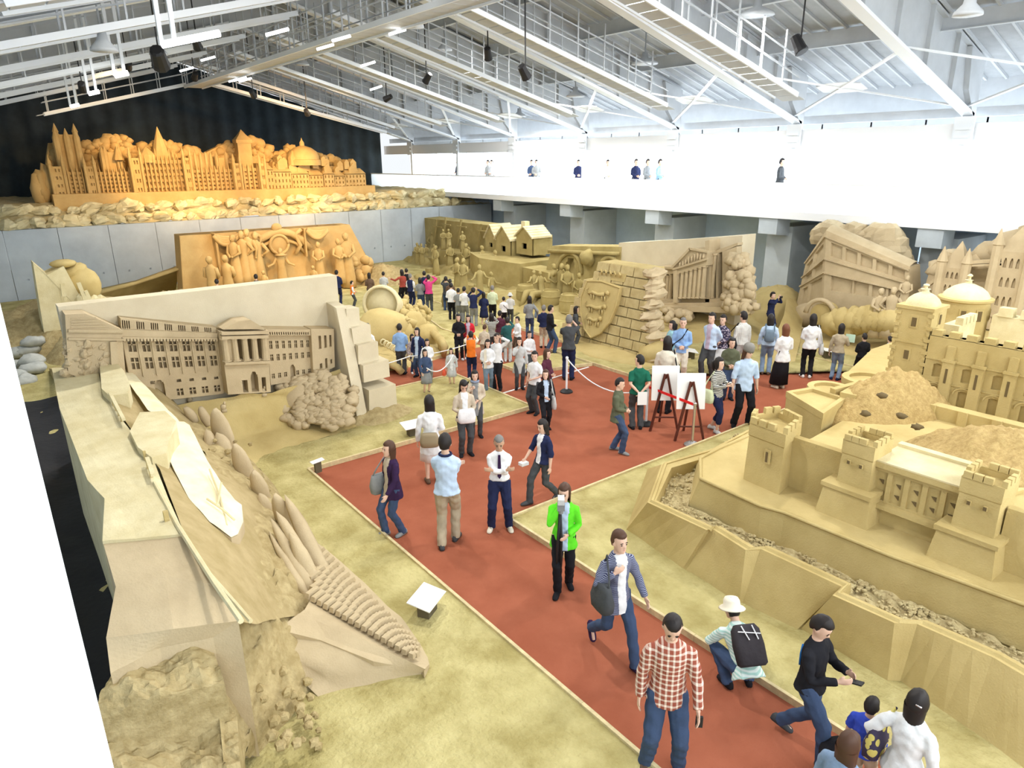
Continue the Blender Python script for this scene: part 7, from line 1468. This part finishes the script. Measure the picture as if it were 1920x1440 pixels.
for a, c in (((-.13, 1.30), (.13, 1.26)), ((-.08, 1.36), (-.02, 1.2)), ((.05, 1.36), (.09, 1.2))): q = MB(); q.beam((a[0], -.31, a[1]), (c[0], -.315, c[1]), .02, .01); q.v = [TT @ v for v in q.v]; q.build('strap', K['white'], t)
# foreground right group
P = person(1500, 1405, 1176, 68, 'boy in black track top with blue stripes holding a phone, jeans', 'black', 'denim', hair=HB, hs='short', arms=('phone', 'phone'), legs='walk', hi=True, hem=.84, nod=28, fixh=1.68, shoe='dgrey')
for s in (-1, 1): m_ = MB(); m_.tube([Vector((s*.09, -.094, 1.35)), Vector((s*.115, -.092, 1.25)), Vector((s*.12, -.086, 1.12))], .010, 5); child_mb(P, m_, 'shoulder_stripe', cl('stripeblue', (.03, .16, .45)))
held(P, 'dark phone held by the boy in black track top', 'phone', 'phone', BLACKM, (0, .42, 1.17), (.07, .14, .015), .3)
P = person(1665, 1565, 1262, 165, 'woman in white sweater with shoulder length hair and patterned bag', 'white', 'beige', hair=HB, hs='long', arms=('bag', 'down'), fem=True, hi=True, hem=.80, fixh=1.62)
bag(P, 'dark bag with yellow pattern carried by the white sweater woman', two('yellow_print', (.05, .04, .08), (.65, .55, .15), 'floral', 9), -1, .98, .34, .36, .14, y=.02, x=.27)
m_ = MB(); m_.obox((.05, -.115, 1.66), .05, .012, .012); child_mb(P, m_, 'hair_clip', CHROME)
P = person(1545, 1640, 1335, 150, 'child with bushy dark hair in light denim jacket at the bottom edge', 'ldenim', 'dgrey', hair=HBR, hs='bob', arms=('down', 'down'), hi=True, fixh=1.55, hem=.80)
P = person(1600, 1500, 1292, 160, 'small child in royal blue t-shirt beside the white sweater woman', 'bluep', 'beige', hair=HB, hs='short', arms=('down', 'down'), sl='short', hi=True, fixh=1.22)
p = W(1503, 1440, .0); t = thing('rucksack', p+Vector((.05, -.05, .1)), 'black rucksack at the bottom edge beside the denim jacket child', 'bag'); q = MB(); q.ball(p+Vector((.12, -.25, .30)), .17, .15, .2, 12, 9, amp=.15); q.build('bag_body', K['black'], t, smooth=True)
# gallery visitors behind the glare
for i, (px, pyh, c_) in enumerate(((858, 292, 'navy'), (915, 292, 'lgrey'), (922, 296, 'white'), (997, 298, 'denim'), (1006, 296, 'grey'), (1085, 300, 'navy'), (1140, 300, 'lgrey'), (1193, 298, 'navy'), (1215, 298, 'grey'), (1238, 299, 'blue'), (1467, 293, 'dgrey'))):
    g = onX(px, pyh, 26.7); person(px, 0, 0, -60+i*13, ('visitor on the upper gallery, %s from the far end' % ('first', 'second', 'third', 'fourth', 'fifth', 'sixth', 'seventh', 'eighth', 'ninth', 'tenth', 'last and nearest')[i]), c_, 'dgrey', arms=('front', 'front'), fixh=max(1.4, min(1.9, g.z-4.0)), loc=(26.7, g.y, 4.0))

bpy.data.scenes.remove(TS)
